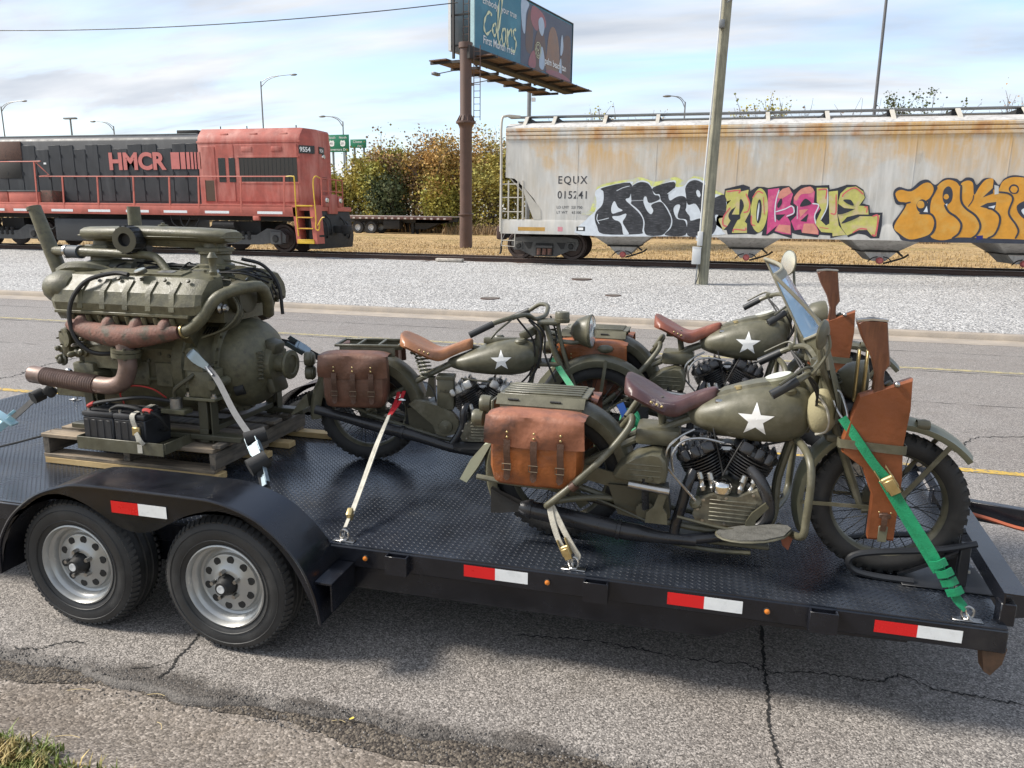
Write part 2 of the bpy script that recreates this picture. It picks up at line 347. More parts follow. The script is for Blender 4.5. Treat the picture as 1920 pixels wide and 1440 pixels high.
# ------------------------------------------------------------------ ground materials
def speckle(name, stops, scale, rough=.9, bump=.5, dist=.006, big=None, bigs=.35, bigr=(.45, .68), big2=None, big2s=2.5, big2r=(.55, .75), stretch=(1, 1, 1), fine=.25, edge=None):
    """granular surface: Voronoi grains coloured through a ramp, larger patches on top, grain bump"""
    m = bpy.data.materials.new(name); m.use_nodes = True; nt = m.node_tree; n = nt.nodes; L = nt.links.new; p = n['Principled BSDF']
    p.inputs['Roughness'].default_value = rough; p.inputs['Specular IOR Level'].default_value = .4
    tc = n.new('ShaderNodeTexCoord'); mp = n.new('ShaderNodeMapping'); L(tc.outputs['Object'], mp.inputs[0]); mp.inputs['Scale'].default_value = stretch
    wn = n.new('ShaderNodeTexNoise'); L(mp.outputs[0], wn.inputs['Vector']); wn.inputs['Scale'].default_value = scale*.7; wn.inputs['Detail'].default_value = 2
    ad = n.new('ShaderNodeMix'); ad.data_type = 'RGBA'; ad.blend_type = 'ADD'; ad.inputs[0].default_value = .6/scale; L(mp.outputs[0], ad.inputs[6]); L(wn.outputs[1], ad.inputs[7])
    vo = n.new('ShaderNodeTexVoronoi'); L(ad.outputs[2], vo.inputs['Vector']); vo.inputs['Scale'].default_value = scale
    sp = n.new('ShaderNodeSeparateColor'); L(vo.outputs['Color'], sp.inputs[0])
    cr = n.new('ShaderNodeValToRGB'); L(sp.outputs[0], cr.inputs[0]); e = cr.color_ramp.elements
    e[0].position, e[0].color = stops[0][0], tuple(stops[0][1])+(1,); e[1].position, e[1].color = stops[-1][0], tuple(stops[-1][1])+(1,)
    for q, c in stops[1:-1]: x = e.new(q); x.color = tuple(c)+(1,)
    o = cr.outputs[0]
    def over(o, col, s, r, seed):
        nz = n.new('ShaderNodeTexNoise'); L(tc.outputs['Object'], nz.inputs['Vector']); nz.inputs['Scale'].default_value = s; nz.inputs['Detail'].default_value = 7; nz.inputs['Roughness'].default_value = .62; nz.inputs['Distortion'].default_value = seed
        r2 = n.new('ShaderNodeValToRGB'); L(nz.outputs[0], r2.inputs[0]); r2.color_ramp.elements[0].position = r[0]; r2.color_ramp.elements[1].position = r[1]
        r2.color_ramp.elements[1].color = (.75, .75, .75, 1)
        mx = n.new('ShaderNodeMix'); mx.data_type = 'RGBA'; mx.blend_type = 'MULTIPLY'; L(r2.outputs[0], mx.inputs[0]); L(o, mx.inputs[6]); mx.inputs[7].default_value = tuple(col)+(1,)
        return mx.outputs[2]
    if big: o = over(o, big, bigs, bigr, .3)
    if big2: o = over(o, big2, big2s, big2r, 1.1)
    if edge:     # damp, dirt-blackened margin along the broken edge
        sy = n.new('ShaderNodeSeparateXYZ'); L(tc.outputs['Object'], sy.inputs[0])
        en = n.new('ShaderNodeTexNoise'); L(tc.outputs['Object'], en.inputs['Vector']); en.inputs['Scale'].default_value = 2.2; en.inputs['Detail'].default_value = 8; en.inputs['Roughness'].default_value = .7
        em = n.new('ShaderNodeMath'); em.operation = 'MULTIPLY_ADD'; L(en.outputs[0], em.inputs[0]); em.inputs[1].default_value = -.34; L(sy.outputs[1], em.inputs[2])
        er = n.new('ShaderNodeMapRange'); er.interpolation_type = 'SMOOTHSTEP'; L(em.outputs[0], er.inputs[0]); er.inputs[1].default_value = edge[0]-.17; er.inputs[2].default_value = edge[1]-.17; er.inputs[3].default_value = .9; er.inputs[4].default_value = 0
        ex = n.new('ShaderNodeMix'); ex.data_type = 'RGBA'; ex.blend_type = 'MULTIPLY'; L(er.outputs[0], ex.inputs[0]); L(o, ex.inputs[6]); ex.inputs[7].default_value = (.22, .205, .19, 1); o = ex.outputs[2]
    fn = n.new('ShaderNodeTexNoise'); L(mp.outputs[0], fn.inputs['Vector']); fn.inputs['Scale'].default_value = scale*2.3; fn.inputs['Detail'].default_value = 3
    fm = n.new('ShaderNodeMapRange'); L(fn.outputs[0], fm.inputs[0]); fm.inputs[1].default_value = .3; fm.inputs[2].default_value = .7; fm.inputs[3].default_value = 1-fine; fm.inputs[4].default_value = 1+fine
    hs = n.new('ShaderNodeHueSaturation'); L(o, hs.inputs['Color']); L(fm.outputs[0], hs.inputs['Value']); L(hs.outputs[0], p.inputs['Base Color'])
    b = n.new('ShaderNodeBump'); b.inputs['Strength'].default_value = bump; b.inputs['Distance'].default_value = dist; b.invert = True; L(vo.outputs['Distance'], b.inputs['Height']); L(b.outputs[0], p.inputs['Normal'])
    return m
ASPH = speckle('weathered asphalt', [(0, (.068, .061, .055)), (.3, (.155, .141, .128)), (.7, (.245, .224, .203)), (1, (.42, .385, .35))], 155, .62, .4, .004, big=(.84, .81, .79), bigs=.45, big2=(.80, .78, .75), big2s=3.2, edge=(2.50, 2.60))
GUT = speckle('exposed gutter concrete', [(0, (.095, .08, .066)), (.4, (.175, .15, .125)), (.8, (.245, .21, .178)), (1, (.36, .315, .27))], 85, .9, .6, .006, big=(.6, .55, .5), bigs=1.6, bigr=(.5, .7), big2=(.75, .7, .62), big2s=7, stretch=(1, 1.2, 1))
GRAV = speckle('pale crushed limestone', [(0, (.12, .12, .12)), (.25, (.28, .275, .268)), (.7, (.395, .388, .375)), (1, (.58, .57, .55))], 26, .9, .9, .025, big=(.86, .85, .84), bigs=.35, big2=(.80, .74, .68), big2s=1.1, big2r=(.6, .8))
DRY = speckle('dry winter grass', [(0, (.16, .10, .045)), (.5, (.36, .24, .105)), (1, (.52, .36, .17))], 9, .95, 1.0, .06, big=(.55, .62, .36), bigs=.28, bigr=(.52, .66), big2=(.72, .66, .6), big2s=1.4, stretch=(.5, 1, 1))
DIRT = speckle('kerbside dirt', [(0, (.025, .021, .018)), (.5, (.075, .062, .05)), (1, (.16, .135, .105))], 90, .95, .8, .01)
DAMP = speckle('damp broken asphalt', [(0, (.012, .012, .012)), (.4, (.04, .038, .035)), (.8, (.10, .095, .088)), (1, (.30, .29, .27))], 75, .7, 1.0, .012)
TAR = mat('tar crack', (.016, .015, .014), .9, var=.3, vs=30)
YLN = mat('worn yellow road paint', (.46, .30, .055), .8, var=.2, vs=14, col2=(.15, .14, .12), c2=(.52, .6), c2s=24)
YLP = mat('faded cream yellow road paint', (.38, .32, .16), .85, var=.2, vs=8, col2=(.17, .16, .145), c2=(.46, .6), c2s=16)

# ------------------------------------------------------------------ terrain sheets (profile across the road swept along it)
def sheet(name, prof, xs, m, noise=0, seed=1, kind='structure', smooth=True):
    rnd = random.Random(seed); vs = []; fs = []; k = len(prof)
    for i, x in enumerate(xs):
        for j, (y, z) in enumerate(prof): vs.append((x, y, z+(rnd.uniform(-noise, noise) if 0 < j < k-1 else 0)))
    for i in range(len(xs)-1):
        for j in range(k-1): a = i*k+j; fs.append((a, a+k, a+k+1, a+1))
    return raw(name, vs, fs, m, kind=kind, smooth=smooth)
XW = [-900, -300, -120]+[x for x in range(-60, 61, 3)]+[120, 300, 900]
sheet('ground', [(-300, .12), (-40, .1), (1.88, .066), (1.92, -.09), (15.1, -.09), (15.25, .0), (24.0, .44), (24.6, .50), (27.2, .52), (28.2, .55), (31, .60), (40, .64), (60, .7), (120, .9), (900, 2)], XW, DRY)
GR = [(15.22, .055), (16.2, .10), (18, .19), (20, .29), (22, .39), (23.6, .49), (24.3, .545), (25.0, .555), (26.4, .555), (27.2, .56), (27.9, .53)]
sheet('gravel_bed', GR, [-150, -100, -80]+[x*.5 for x in range(-120, 121)]+[80, 100, 150], GRAV, .012, 3)
def zgrav(y):
    for (a, za), (b, zb) in zip(GR, GR[1:]):
        if a <= y <= b: return za+(zb-za)*(y-a)/(b-a)
    return .6
# near rolled kerb and gutter, cast as one strip
sheet('gutter', [(2.75, -.034), (2.36, -.03), (2.2, -.022), (2.1, .0), (2.02, .035), (1.96, .058), (1.90, .068), (1.86, .06)], [-150]+[x*.25 for x in range(-40, 41)]+[150], GUT, .003, 5)
# asphalt with a ragged, crumbling near edge
def road():
    rnd = random.Random(11); xs = [-150, -60]+[-12+i*.03 for i in range(0, 601)]+[60, 150]; vs = []; fs = []
    ph = [rnd.uniform(0, 6) for _ in range(6)]
    for x in xs:
        e = 2.47+.035*sin(x*1.9+ph[0])+.022*sin(x*5.3+ph[1])+.012*sin(x*13+ph[2])+rnd.uniform(-.008, .008)
        if abs(x) > 12: e = 2.47
        for y, z in ((e+rnd.uniform(-.006, .006), -.033), (e+.012, -.012+rnd.uniform(-.004, .004)), (e+.045+rnd.uniform(-.01, .01), -.003), (e+.13, 0), (4.0, 0), (8.0, .012), (11.5, .008), (14.36, 0)): vs.append((x, y, z))
    k = 8
    for i in range(len(xs)-1):
        for j in range(k-1): a = i*k+j; fs.append((a, a+k, a+k+1, a+1))
    return raw('road', vs, fs, ASPH, kind='structure', smooth=True)
ROAD = road()
def zroad(y): return 0 if y < 4 else (.012*(y-4)/4 if y < 8 else (.012-.004*(y-8)/3.5 if y < 11.5 else .008*(14.36-y)/2.86))
def strip(name, y, w, m, x0, x1, step=.5, seed=1, dz=.004, wob=.004):
    rnd = random.Random(seed); vs = []; fs = []; x = x0; i = 0
    while x <= x1:
        for s in (-1, 1): yy = y+s*w/2+rnd.uniform(-wob, wob); vs.append((x, yy, zroad(yy)+dz))
        if i: fs.append((2*i-2, 2*i, 2*i+1, 2*i-1))
        x += step; i += 1
    return raw(name, vs, fs, m, ROAD)
strip('yellow_line', 6.76, .10, YLN, -100, 60, .25, 4)
strip('faded_yellow_line', 11.62, .13, YLP, -100, 60, .25, 5)
strip('paving_joint', 11.42, .018, TAR, -60, 40, .2, 6, wob=.008)
strip('paving_joint', 9.35, .012, TAR, -60, 40, .2, 7, wob=.01)
strip('paving_joint', 13.2, .014, TAR, -60, 40, .2, 8, wob=.01)
def crack(pts, w, seed, jit=.02, rag=.6):
    """irregular crack as a thin ragged ribbon"""
    rnd = random.Random(seed); P = spline([(x, y, 0) for x, y in pts], 14); vs = []; fs = []
    for i, p in enumerate(P):
        t = (P[min(i+1, len(P)-1)]-P[max(i-1, 0)]).normalized(); s = V((-t.y, t.x, 0)); q = p+s*rnd.uniform(-jit, jit)
        ww = w*rnd.uniform(1-rag, 1+rag)*(.25 if i in (0, len(P)-1) else 1)
        for k in (-1, 1): c = q+s*(k*ww/2); vs.append((c.x, c.y, zroad(c.y)+.003))
        if i: fs.append((2*i-2, 2*i, 2*i+1, 2*i-1))
    return raw('crack', vs, fs, TAR, ROAD)
crack([(-2.34, 2.95), (-2.29, 2.79), (-2.28, 2.67), (-2.25, 2.58), (-2.26, 2.50)], .010, 1, .006)
crack([(-2.28, 2.66), (-2.33, 2.58), (-2.43, 2.53)], .004, 2, .006)
crack([(.41, 4.3), (.41, 3.64), (.4, 3.4), (.4, 3.24), (.4, 3.08), (.39, 2.9), (.4, 2.76), (.42, 2.53)], .012, 3, .008)
crack([(-.8, 3.28), (-.6, 3.3), (-.39, 3.33), (-.15, 3.31), (.08, 3.3), (.31, 3.32), (.42, 3.28), (.66, 3.34), (.88, 3.34), (1.01, 3.42), (1.13, 3.35), (1.3, 3.34), (1.48, 3.33), (2.1, 3.36)], .008, 4, .012)
crack([(-8.4, 6.9), (-8.4, 7.22), (-8.36, 7.4), (-8.51, 7.78), (-8.59, 8.3), (-8.56, 8.83), (-8.68, 9.3)], .018, 5, .03)
crack([(2.2, 7.2), (2.43, 7.48), (2.68, 7.86), (2.95, 7.96), (3.4, 8.1), (4.2, 8.0)], .012, 6, .02)
crack([(-3.1, 2.53), (-2.97, 2.55), (-2.9, 2.62), (-2.8, 2.66)], .008, 7, .01)
# sunken, damp joint of dirt and loose chips where asphalt meets gutter
def edge_dirt():
    rnd = random.Random(21); mb = MB(); xs = [-6+i*.04 for i in range(251)]; vs = []; fs = []
    for i, x in enumerate(xs):
        a = 2.385+.04*sin(x*2.3)+.02*sin(x*7)+rnd.uniform(-.012, .012)
        vs += [(x, a, -.0275), (x, a+.05, -.025), (x, 2.56, -.0265)]
        if i: fs += [(3*i-3, 3*i, 3*i+1, 3*i-2), (3*i-2, 3*i+1, 3*i+2, 3*i-1)]
    raw('edge_dirt', vs, fs, DIRT, kind='stuff')
    cv = []; cf = []
    for _ in range(2600):
        x = rnd.uniform(-4.5, 2.2); y = 2.47+rnd.gauss(0, .06); r = rnd.uniform(.003, .008); b = len(cv); z = (-.028 if y < 2.46 else -.004)+r*.35
        q = [V((rnd.uniform(.6, 1), 0, 0)), V((0, rnd.uniform(.6, 1), 0)), V((0, 0, rnd.uniform(.5, .8)))]
        a = rnd.uniform(0, 6.3)
        for s in (q[0], q[1], -q[0], -q[1], q[2], -q[2]):
            cv.append((x+r*(s.x*cos(a)-s.y*sin(a)), y+r*(s.x*sin(a)+s.y*cos(a)), z+r*s.z))
        for t in ((0, 1, 4), (1, 2, 4), (2, 3, 4), (3, 0, 4), (1, 0, 5), (2, 1, 5), (3, 2, 5), (0, 3, 5)): cf.append([b+i for i in t])
    raw('loose_chips', cv, cf, mat('stone chips', (.17, .155, .14), .9, var=.2, island=.5), kind='stuff')
edge_dirt()
def blade_patch(name, boxes, n, h, m, seed, wind=.5, w=.004):
    rnd = random.Random(seed); vs = []; fs = []
    for _ in range(n):
        x0, x1, y0, y1, z = boxes[rnd.randrange(len(boxes))]; x = rnd.uniform(x0, x1); y = rnd.uniform(y0, y1); zz = z(y) if callable(z) else z
        a = rnd.uniform(0, 6.3); l = h*rnd.uniform(.4, 1.2); d = V((cos(a), sin(a), 0)); s = V((-sin(a), cos(a), 0))*w*rnd.uniform(.6, 1.3); b = len(vs); bend = rnd.uniform(.1, wind)*l
        p = V((x, y, zz))
        for k, (q, ww) in enumerate(((0, 1), (.55, .8), (1, .1))):
            c = p+d*bend*q*q+V((0, 0, l*(q-.18*q*q)))
            vs += [c-s*ww, c+s*ww]
        fs += [(b, b+1, b+3, b+2), (b+2, b+3, b+5, b+4)]
    return raw(name, vs, fs, m, kind='stuff')
LAWN = mat('lawn blade', (.14, .18, .04), .7, var=.2, island=.45, col2=(.36, .27, .10), c2=(.45, .55), c2s=9)
zv = lambda y: .064
tag(blade_patch('verge_grass', [(-4.2, -1.8, 1.55, 1.90, zv), (-4.2, -2.2, 1.7, 1.95, zv)], 9000, .06, LAWN, 31, .9), 'tufts of green and straw grass along the kerb', 'grass')
def litter():
    rnd = random.Random(8); m = mat('dry straw', (.48, .38, .2), .9)
    for x, y, a, l in ((-2.55, 2.36, .3, .05), (-2.2, 2.42, .15, .04), (-2.3, 2.05, .2, .05), (-1.35, 2.47, .1, .03), (-2.0, 2.2, -.6, .03)):
        mb = MB(); d = V((cos(a), sin(a), 0)); z = -.018 if y > 2.2 else .03
        mb.tube([V((x, y, z))-d*l, V((x+.004, y+.006, z+.004)), V((x, y, z))+d*l], .0016, 4, 3)
        tag(mb.build('straw_stalk', m), {-2.55: 'longest straw stalk lying at left of the gutter', -2.2: 'straw stalk beside the crack near right wheel', -2.3: 'straw stalk lying on the kerb above the grass', -1.35: 'short straw stalk lying beside the yellow leaf', -2.0: 'tiny slanted straw stalk in mid gutter'}[x], 'straw', 'straw stalks in the gutter')
    mb = MB(); mb.add([(-1.315, 2.49, -.014), (-1.30, 2.482, -.008), (-1.287, 2.49, -.002), (-1.297, 2.498, -.004)], [(0, 1, 2, 3)])
    tag(mb.build('fallen_leaf', mat('yellow leaf', (.62, .47, .07), .8)), 'small yellow leaf lying on the crumbling asphalt edge', 'leaf')
litter()
# far kerb and gutter
XK = [-150]+[x*1.0 for x in range(-40, 31)]+[150]
sheet('far_gutter', [(14.30, .003), (14.9, -.004), (15.0, .0)], XK, CONC, 0, 2)
kb = sheet('far_kerb', [(14.99, -.05), (15.0, .085), (15.03, .1), (15.22, .1), (15.26, .03)], XK, CONC, .004, 4)
# ------------------------------------------------------------------ railway track
TY = (25.0, 26.435); RT = .70
def track():
    t = thing('railway_track', 'rusty railway track on ties along the gravel', 'railway track', (0, 0, 0))
    for y in TY:
        mb = MB(); pr = [(-.07, 0), (.07, 0), (.07, .012), (.01, .03), (.01, .115), (.036, .125), (.036, .153), (.03, .16), (-.03, .16), (-.036, .153), (-.036, .125), (-.01, .115), (-.01, .03), (-.07, .012)]
        mb.prism([(y+a, RT-.16+b) for a, b in pr], -150, 150, 'x'); r = mb.build('rail', RAIL, t)
        MB().box((-150, y-.028, RT+.0005), (150, y+.028, RT+.003)).build('rail_head', RAILT, r)
    t0 = MB().box((-.115, 24.42, .43), (.115, 27.02, RT-.162), .012).build('tie', TIE, t)
    for i in range(-62, 44):
        if i == 0: continue
        copy_of(t0, t, (i*.55, random.uniform(-.04, .04), random.uniform(-.006, .006)))
    p0 = MB().box((-.09, -.16, 0), (.09, .16, .014)).build('tie_plate', RAIL, t, loc=(0, TY[0], RT-.163))
    for i in range(-44, 18):
        if i: copy_of(p0, t, (i*.55, TY[0], RT-.163))
track()
for (x, y, r) in ((-3.35, 21.3, .30), (-4.9, 17.2, .24), (.0-2.1, 18.4, .2)):
    z = zgrav(y); t = thing('drain_cover', {.30: 'rusty round drain cover in the gravel nearest the track', .24: 'dark round cover in gravel behind the tan saddle', .2: 'small dark cover in gravel right of the headlamp'}[r], 'drain cover', (x, y, z), 0, 'covers in the gravel')
    MB().lathe([(r, -.05), (r, .012), (r*.9, .02), (r*.88, .01), (0, .01)], n=20).build('frame_ring', RAIL, t); MB().cyl((0, 0, .0), (0, 0, .018), r*.86, n=20).build('lid', mat('dusty lid', (.12, .105, .09), .8, var=.3), t)
for (x, l, lb) in ((-8.9, .95, 'pale concrete block lying against the near rail'),):
    MBx = MB().box((x, 24.35, .56), (x+l, 24.62, .66), .02); tag(MBx.build('concrete_block', mat('pale block', (.42, .38, .33), .9, var=.4, vs=12)), lb, 'block')
# ------------------------------------------------------------------ locomotive (local frame: x along track from X=-13, y from track centre, z from rail head)
PINKL = mat('pale red lettering', (.52, .16, .14), .6, var=.12, vs=3)
def rail_wheel(parent, x, y, r, sgn=-1):
    w = MB().lathe([(0, -.02), (.09, -.02), (.1, -.05), (.13, -.05), (.15, -.01), (r*.72, .02), (r*.8, -.02), (r*.97, -.025), (r, 0), (r, .1), (r+.028, .115), (r+.02, .14), (r*.5, .14)], (x, y, r), (0, -sgn, 0), 30).build('wheel', WHEEL, parent); return w
def loco():
    t = thing('diesel_locomotive', 'black and faded red diesel locomotive with white HMCR lettering colours on the track', 'locomotive', (-13, 25.72, RT))
    t['label'] = 'black and faded red diesel locomotive standing on the railway track'
    # main hood, black
    hp = lambda w, e, tp: [(-w, 1.70), (-w, e), (-w+.06, e+.11), (-w+.30, tp), (w-.30, tp), (w-.06, e+.11), (w, e), (w, 1.70)]
    MB().prism(hp(.93, 3.99, 4.22), -19, -5.23, 'x').build('black_hood', LBLK, t)
    MB().prism([(-.66, 4.222), (-.5, 4.27), (.5, 4.27), (.66, 4.222)], -19, -5.5, 'x').build('hood_roof', LROOF, t)
    xs = [-14.6, -14.0, -13.25, -12.55, -11.92, -11.35, -10.75, -10.2, -9.62, -9.0, -8.3, -7.65, -7.0, -6.35, -5.75, -5.27]
    for i, (a, b) in enumerate(zip(xs, xs[1:])):
        zt = 3.86 if i % 3 else 3.70
        d = MB().box((a+.02, -.948, 1.78), (b-.02, -.929, zt), .006).build('hood_door', LBLK, t)
        for z in (2.05, 2.75, 3.4): MB().cyl((a+.025, -.955, z), (a+.025, -.955, z+.12), .014, n=6).build('hinge', LBLK, d)
        MB().box((b-.12, -.962, 2.60), (b-.08, -.948, 2.72), .004).build('latch', RUN, d)
    MB().box((-14.4, -.965, 3.33), (-13.2, -.925, 4.02), .01).build('radiator_grille', mat('rusty grille', (.10, .055, .04), .8, var=.4, vs=20, bump=.5, bs=60), t)
    MB().box((-14.4, -.96, 2.62), (-13.3, -.925, 3.28), .01).build('side_grille', MESHG, t)
    MB().box((-12.2, -.955, 3.15), (-12.08, -.947, 3.22)).build('notice_plate', WHITE, t)
    # lettering on the hood side
    text('hood_lettering', 'HMCR', PINKL, .83, (-9.17, -.966, 2.965), (pi/2, 0, 0), t, bold=.034, sx=1.06, ext=.004)
    ws = [(-6.42, .42)]; x = -6.40
    for i, w in enumerate((.36, .20, .13, .10, .07, .05, .035)):
        MB().box((x, -.970, 2.955), (x+w, -.9595, 3.555)).build('paint_stripe', PINKL, t); x += w+.055
    # pink end hood: sides, then chamfered corners to the end face
    def ring(x, w, wt, e, tp): return [(x, -w, 1.70), (x, -w, e), (x, -w+.07, e+.2), (x, -wt, tp), (x, wt, tp), (x, w-.07, e+.2), (x, w, e), (x, w, 1.70)]
    MB().loft([ring(-5.22, .97, .66, 3.93, 4.38), ring(-1.2, .97, .66, 3.93, 4.38), ring(-1.10, .95, .64, 3.92, 4.37), ring(-.72, .58, .45, 3.86, 4.33), ring(-.65, .48, .4, 3.82, 4.26)]).build('end_hood', LRED, t, ang=25)
    MB().box((-5.26, -.985, 3.86), (-1.05, -.968, 3.93), .006).build('eave_moulding', LRED, t)
    for a, b in ((-5.1, -4.5), (-4.5, -3.72), (-3.72, -1.16)):
        MB().box((a+.03, -.986, 1.80), (b-.03, -.969, 3.80 if b > -4 else 3.74), .006).build('end_hood_panel', LRED, t)
    g = MB().box((-3.53, -.994, 2.50), (-1.20, -.984, 3.34), .004).build('louvre', MESHG, t)
    MB().box((-3.60, -1.0, 3.34), (-1.13, -.984, 3.40), .005).build('louvre_frame', LRED, g); MB().box((-3.60, -1.0, 2.44), (-1.13, -.984, 2.50), .005).build('louvre_frame', LRED, g)
    for i in range(42):
        xx = -3.5+i*.0545; MB().box((xx, -.9965, 2.51), (xx+.014, -.993, 3.33)).build('slat', GLD, g) if i % 3 == 0 else None
    for a, b in ((-4.39, -4.10), (-3.96, -3.70)): MB().box((a, -.995, 2.49), (b, -.984, 3.34), .004).build('door_louvre', GLD, t)
    v = MB().box((-4.99, -.998, 1.81), (-4.60, -.984, 2.55), .004).build('vent', mat('brown vent mesh', (.085, .055, .035), .8, var=.4, vs=40, bump=.6, bs=80), t)
    for (x0, x1) in ((-5.03, -4.99), (-4.6, -4.56)): MB().box((x0, -1.004, 1.78), (x1, -.984, 2.58), .004).build('vent_frame', LRED, v)
    for x0 in (-3.4, -2.2): MB().box((x0, -1.0, 3.55), (x0+.42, -.968, 3.72), .01).build('hatch', LRED, t)
    for x0 in (-4.3, -3.1, -1.9): MB().box((x0, -.90, 4.06), (x0+.3, -.80, 4.2), .02).build('lifting_lug', LRED, t)
    for x0 in (-4.6, -3.5, -1.5): MB().cyl((x0, -.4, 4.36), (x0, -.4, 4.5), .02, n=6).build('vent_pin', RUN, t)
    # roof clutter behind
    MB().box((-6.5, -.4, 4.26), (-5.6, .4, 4.40), .02).build('exhaust_stack', RUN, t)
    # number board and headlamp on the end
    nb = MB().beam((-1.12, -.97, 3.62), (-.70, -.60, 3.62), .03, .27).build('number_board', GLD, t)
    text('number', '9554', WHITE, .225, (-1.085, -.965, 3.545), (pi/2, 0, math.atan2(.37, .42)), nb, bold=.004, ext=.002, sx=.85)
    nb2 = MB().box((-.655, -.40, 3.50), (-.62, -.04, 3.74), .004).build('number_board', GLD, t)
    text('number', '9554', WHITE, .16, (-.618, -.38, 3.56), (pi/2, 0, pi/2), nb2, ext=.002, sx=.8)
    MB().lathe([(0, .06), (.07, .06), (.09, 0)], (-.65, -.1, 3.42), (1, 0, 0), 12).build('end_lamp', CHROME, t)
    text('end_lettering', 'HMCR', GLD, .12, (-.645, -.2, 2.62), (pi/2, 0, pi/2), t, ext=.002)
    # deck, sill, steps
    MB().box((-19, -1.52, 1.62), (-.95, 1.52, 1.70), .01).build('walkway', LSILL, t)
    MB().box((-19, -1.53, 1.29), (-1.02, -1.44, 1.62), .01).build('side_sill', LSILL, t)
    MB().box((-19, 1.44, 1.29), (-1.02, 1.53, 1.62), .01).build('side_sill', LSILL, t)
    for x in (-14.2, -12.75, -10.95, -9.25, -7.55, -5.9, -4.15, -2.0):
        MB().box((x-.55, -1.538, 1.37), (x+.45, -1.5305, 1.46)).build('reflective_strip', WHTT, t)
    MB().box((-8.1, -1.536, 1.52), (-7.5, -1.5305, 1.60)).build('data_plate', LRED, t)
    for a, b in ((-14.5, -13.55), (-13.5, -12.03)): 
        bx = MB().box((a, -1.50, 1.70), (b, -.95, 2.10), .02).build('sand_box', LSILL, t); MB().box((a-.02, -1.52, 2.10), (b+.02, -.94, 2.15), .01).build('lid', LROOF, bx)
    MB().box((-12.02, -1.45, 1.70), (-11.48, -.95, 2.15), .02).build('battery_box', RUST, t)
    MB().box((-11.58, -1.40, .26), (-6.63, 1.40, 1.12), .06).build('fuel_tank', mat('dull black tank', (.022, .023, .026), .55, var=.3, vs=2), t)
    MB().box((-19, -.9, 1.12), (-.6, .9, 1.62)).build('underframe', RUN, t)
    MB().box((-2.75, -1.54, 1.14), (-2.5, -1.4, 1.30), .02).build('jacking_pad', LSILL, t)
    # end steps
    for x0, x1 in ((-1.06, -.98), (-.40, -.33)): MB().prism([(x0-.10, 1.70), (x1+.02, 1.70), (x1+.10, .36), (x0+.02, .36)], -1.53, -1.0).build('step_side', LSILL, t)
    for i, z in enumerate((1.64, 1.24, .86, .46)):
        MB().box((-1.0, -1.56, z), (-.36, -1.1, z+.05), .006).build('step_tread', YEL if i in (0, 3) else LSILL, t)
        MB().box((-1.0, -1.566, z+.012), (-.36, -1.56, z+.045)).build('step_edge', YEL, t)
    MB().box((-.98, -1.1, .45), (-.38, -1.06, 1.62)).build('step_back', RUN, t)
    MB().box((-1.0, -1.57, .36), (-.34, -1.5, .46), .006).build('bottom_step', YEL, t)
    # end platform, pilot and coupler
    MB().box((-1.0, -1.45, 1.50), (-.36, 1.45, 1.66), .01).build('end_platform', LSILL, t)
    MB().prism([(-.60, 1.5), (-.40, 1.5), (-.24, .62), (-.30, .17), (-.66, .17)], -1.35, 1.35).build('pilot_plow', BLKM, t)
    cp = MB().box((-.4, -.16, .72), (.15, .16, .98), .04).build('coupler', RUN, t); MB().box((.02, -.22, .68), (.33, .12, 1.02), .07).build('knuckle', RUN, cp)
    for y, z in ((-.9, 1.05), (-.6, 1.15), (.5, 1.1), (.8, 1.0)): MB().tube([(-.38, y, z+.2), (-.2, y+.02, z), (-.16, y+.05, z-.35), (-.24, y+.12, z-.5)], .03, 6).build('air_hose', BLKM, t)
    MB().box((-.46, -.75, 1.66), (-.30, -.45, 2.05), .02).build('lamp_box', LRED, t); MB().box((-.46, .3, 1.66), (-.30, .6, 2.05), .02).build('lamp_box', LRED, t); MB().box((-.44, -.42, 1.40), (-.32, .27, 2.1), .02).build('end_gate', LRED, t)
    for y in (-.6, .45): MB().lathe([(0, .05), (.08, .05), (.1, 0)], (-.30, y, 1.88), (1, 0, 0), 12).build('ditch_lamp', CHROME, t)
    for y in (-.8, -.3, .3, .8): MB().tube([(-.38, y, 1.66), (-.38, y, 2.65)], .025, 6, 1).build('end_post', LSILL, t)
    for z in (2.63, 2.2): MB().tube([(-.38, -.8, z), (-.38, .8, z)], .022, 6, 1).build('end_rail', LSILL, t)
    # yellow and red handrails
    MB().tube([(-1.35, -1.5, 2.66), (-1.08, -1.52, 2.66), (-1.02, -1.53, 2.55), (-1.0, -1.55, 1.6), (-.95, -1.55, .62)], .022, 6, 4).build('step_handrail', YEL, t)
    MB().tube([(-.38, -.9, 2.64), (-.22, -1.52, 2.66), (-.30, -1.54, 2.4), (-.24, -1.55, 1.3), (-.26, -1.55, .9), (-.14, -1.56, .85), (-.10, -1.56, 1.1)], .022, 6, 4).build('step_handrail', YEL, t)
    MB().tube([(-.16, -1.58, 1.0), (.0, -1.58, 1.25), (.1, -1.58, 1.28)], .02, 5, 3).build('uncoupling_lever', YEL, t)
    MB().tube([(-19, -1.50, 3.22), (-12.3, -1.50, 3.22), (-12.0, -1.50, 3.18), (-11.45, -1.50, 2.72), (-11.2, -1.50, 2.67), (-1.3, -1.50, 2.66)], .022, 6, 2).build('handrail', LSILL, t)
    for x, zt in ((-14.6, 3.2), (-12.1, 3.2), (-10.87, 2.66), (-9.28, 2.66), (-7.69, 2.66), (-6.14, 2.66), (-4.91, 2.66), (-3.17, 2.66), (-1.45, 2.66)):
        MB().beam((x-.04, -1.52, 1.42), (x+.02, -1.505, zt), .03, .06, (1, 0, 0)).build('handrail_post', LSILL, t)
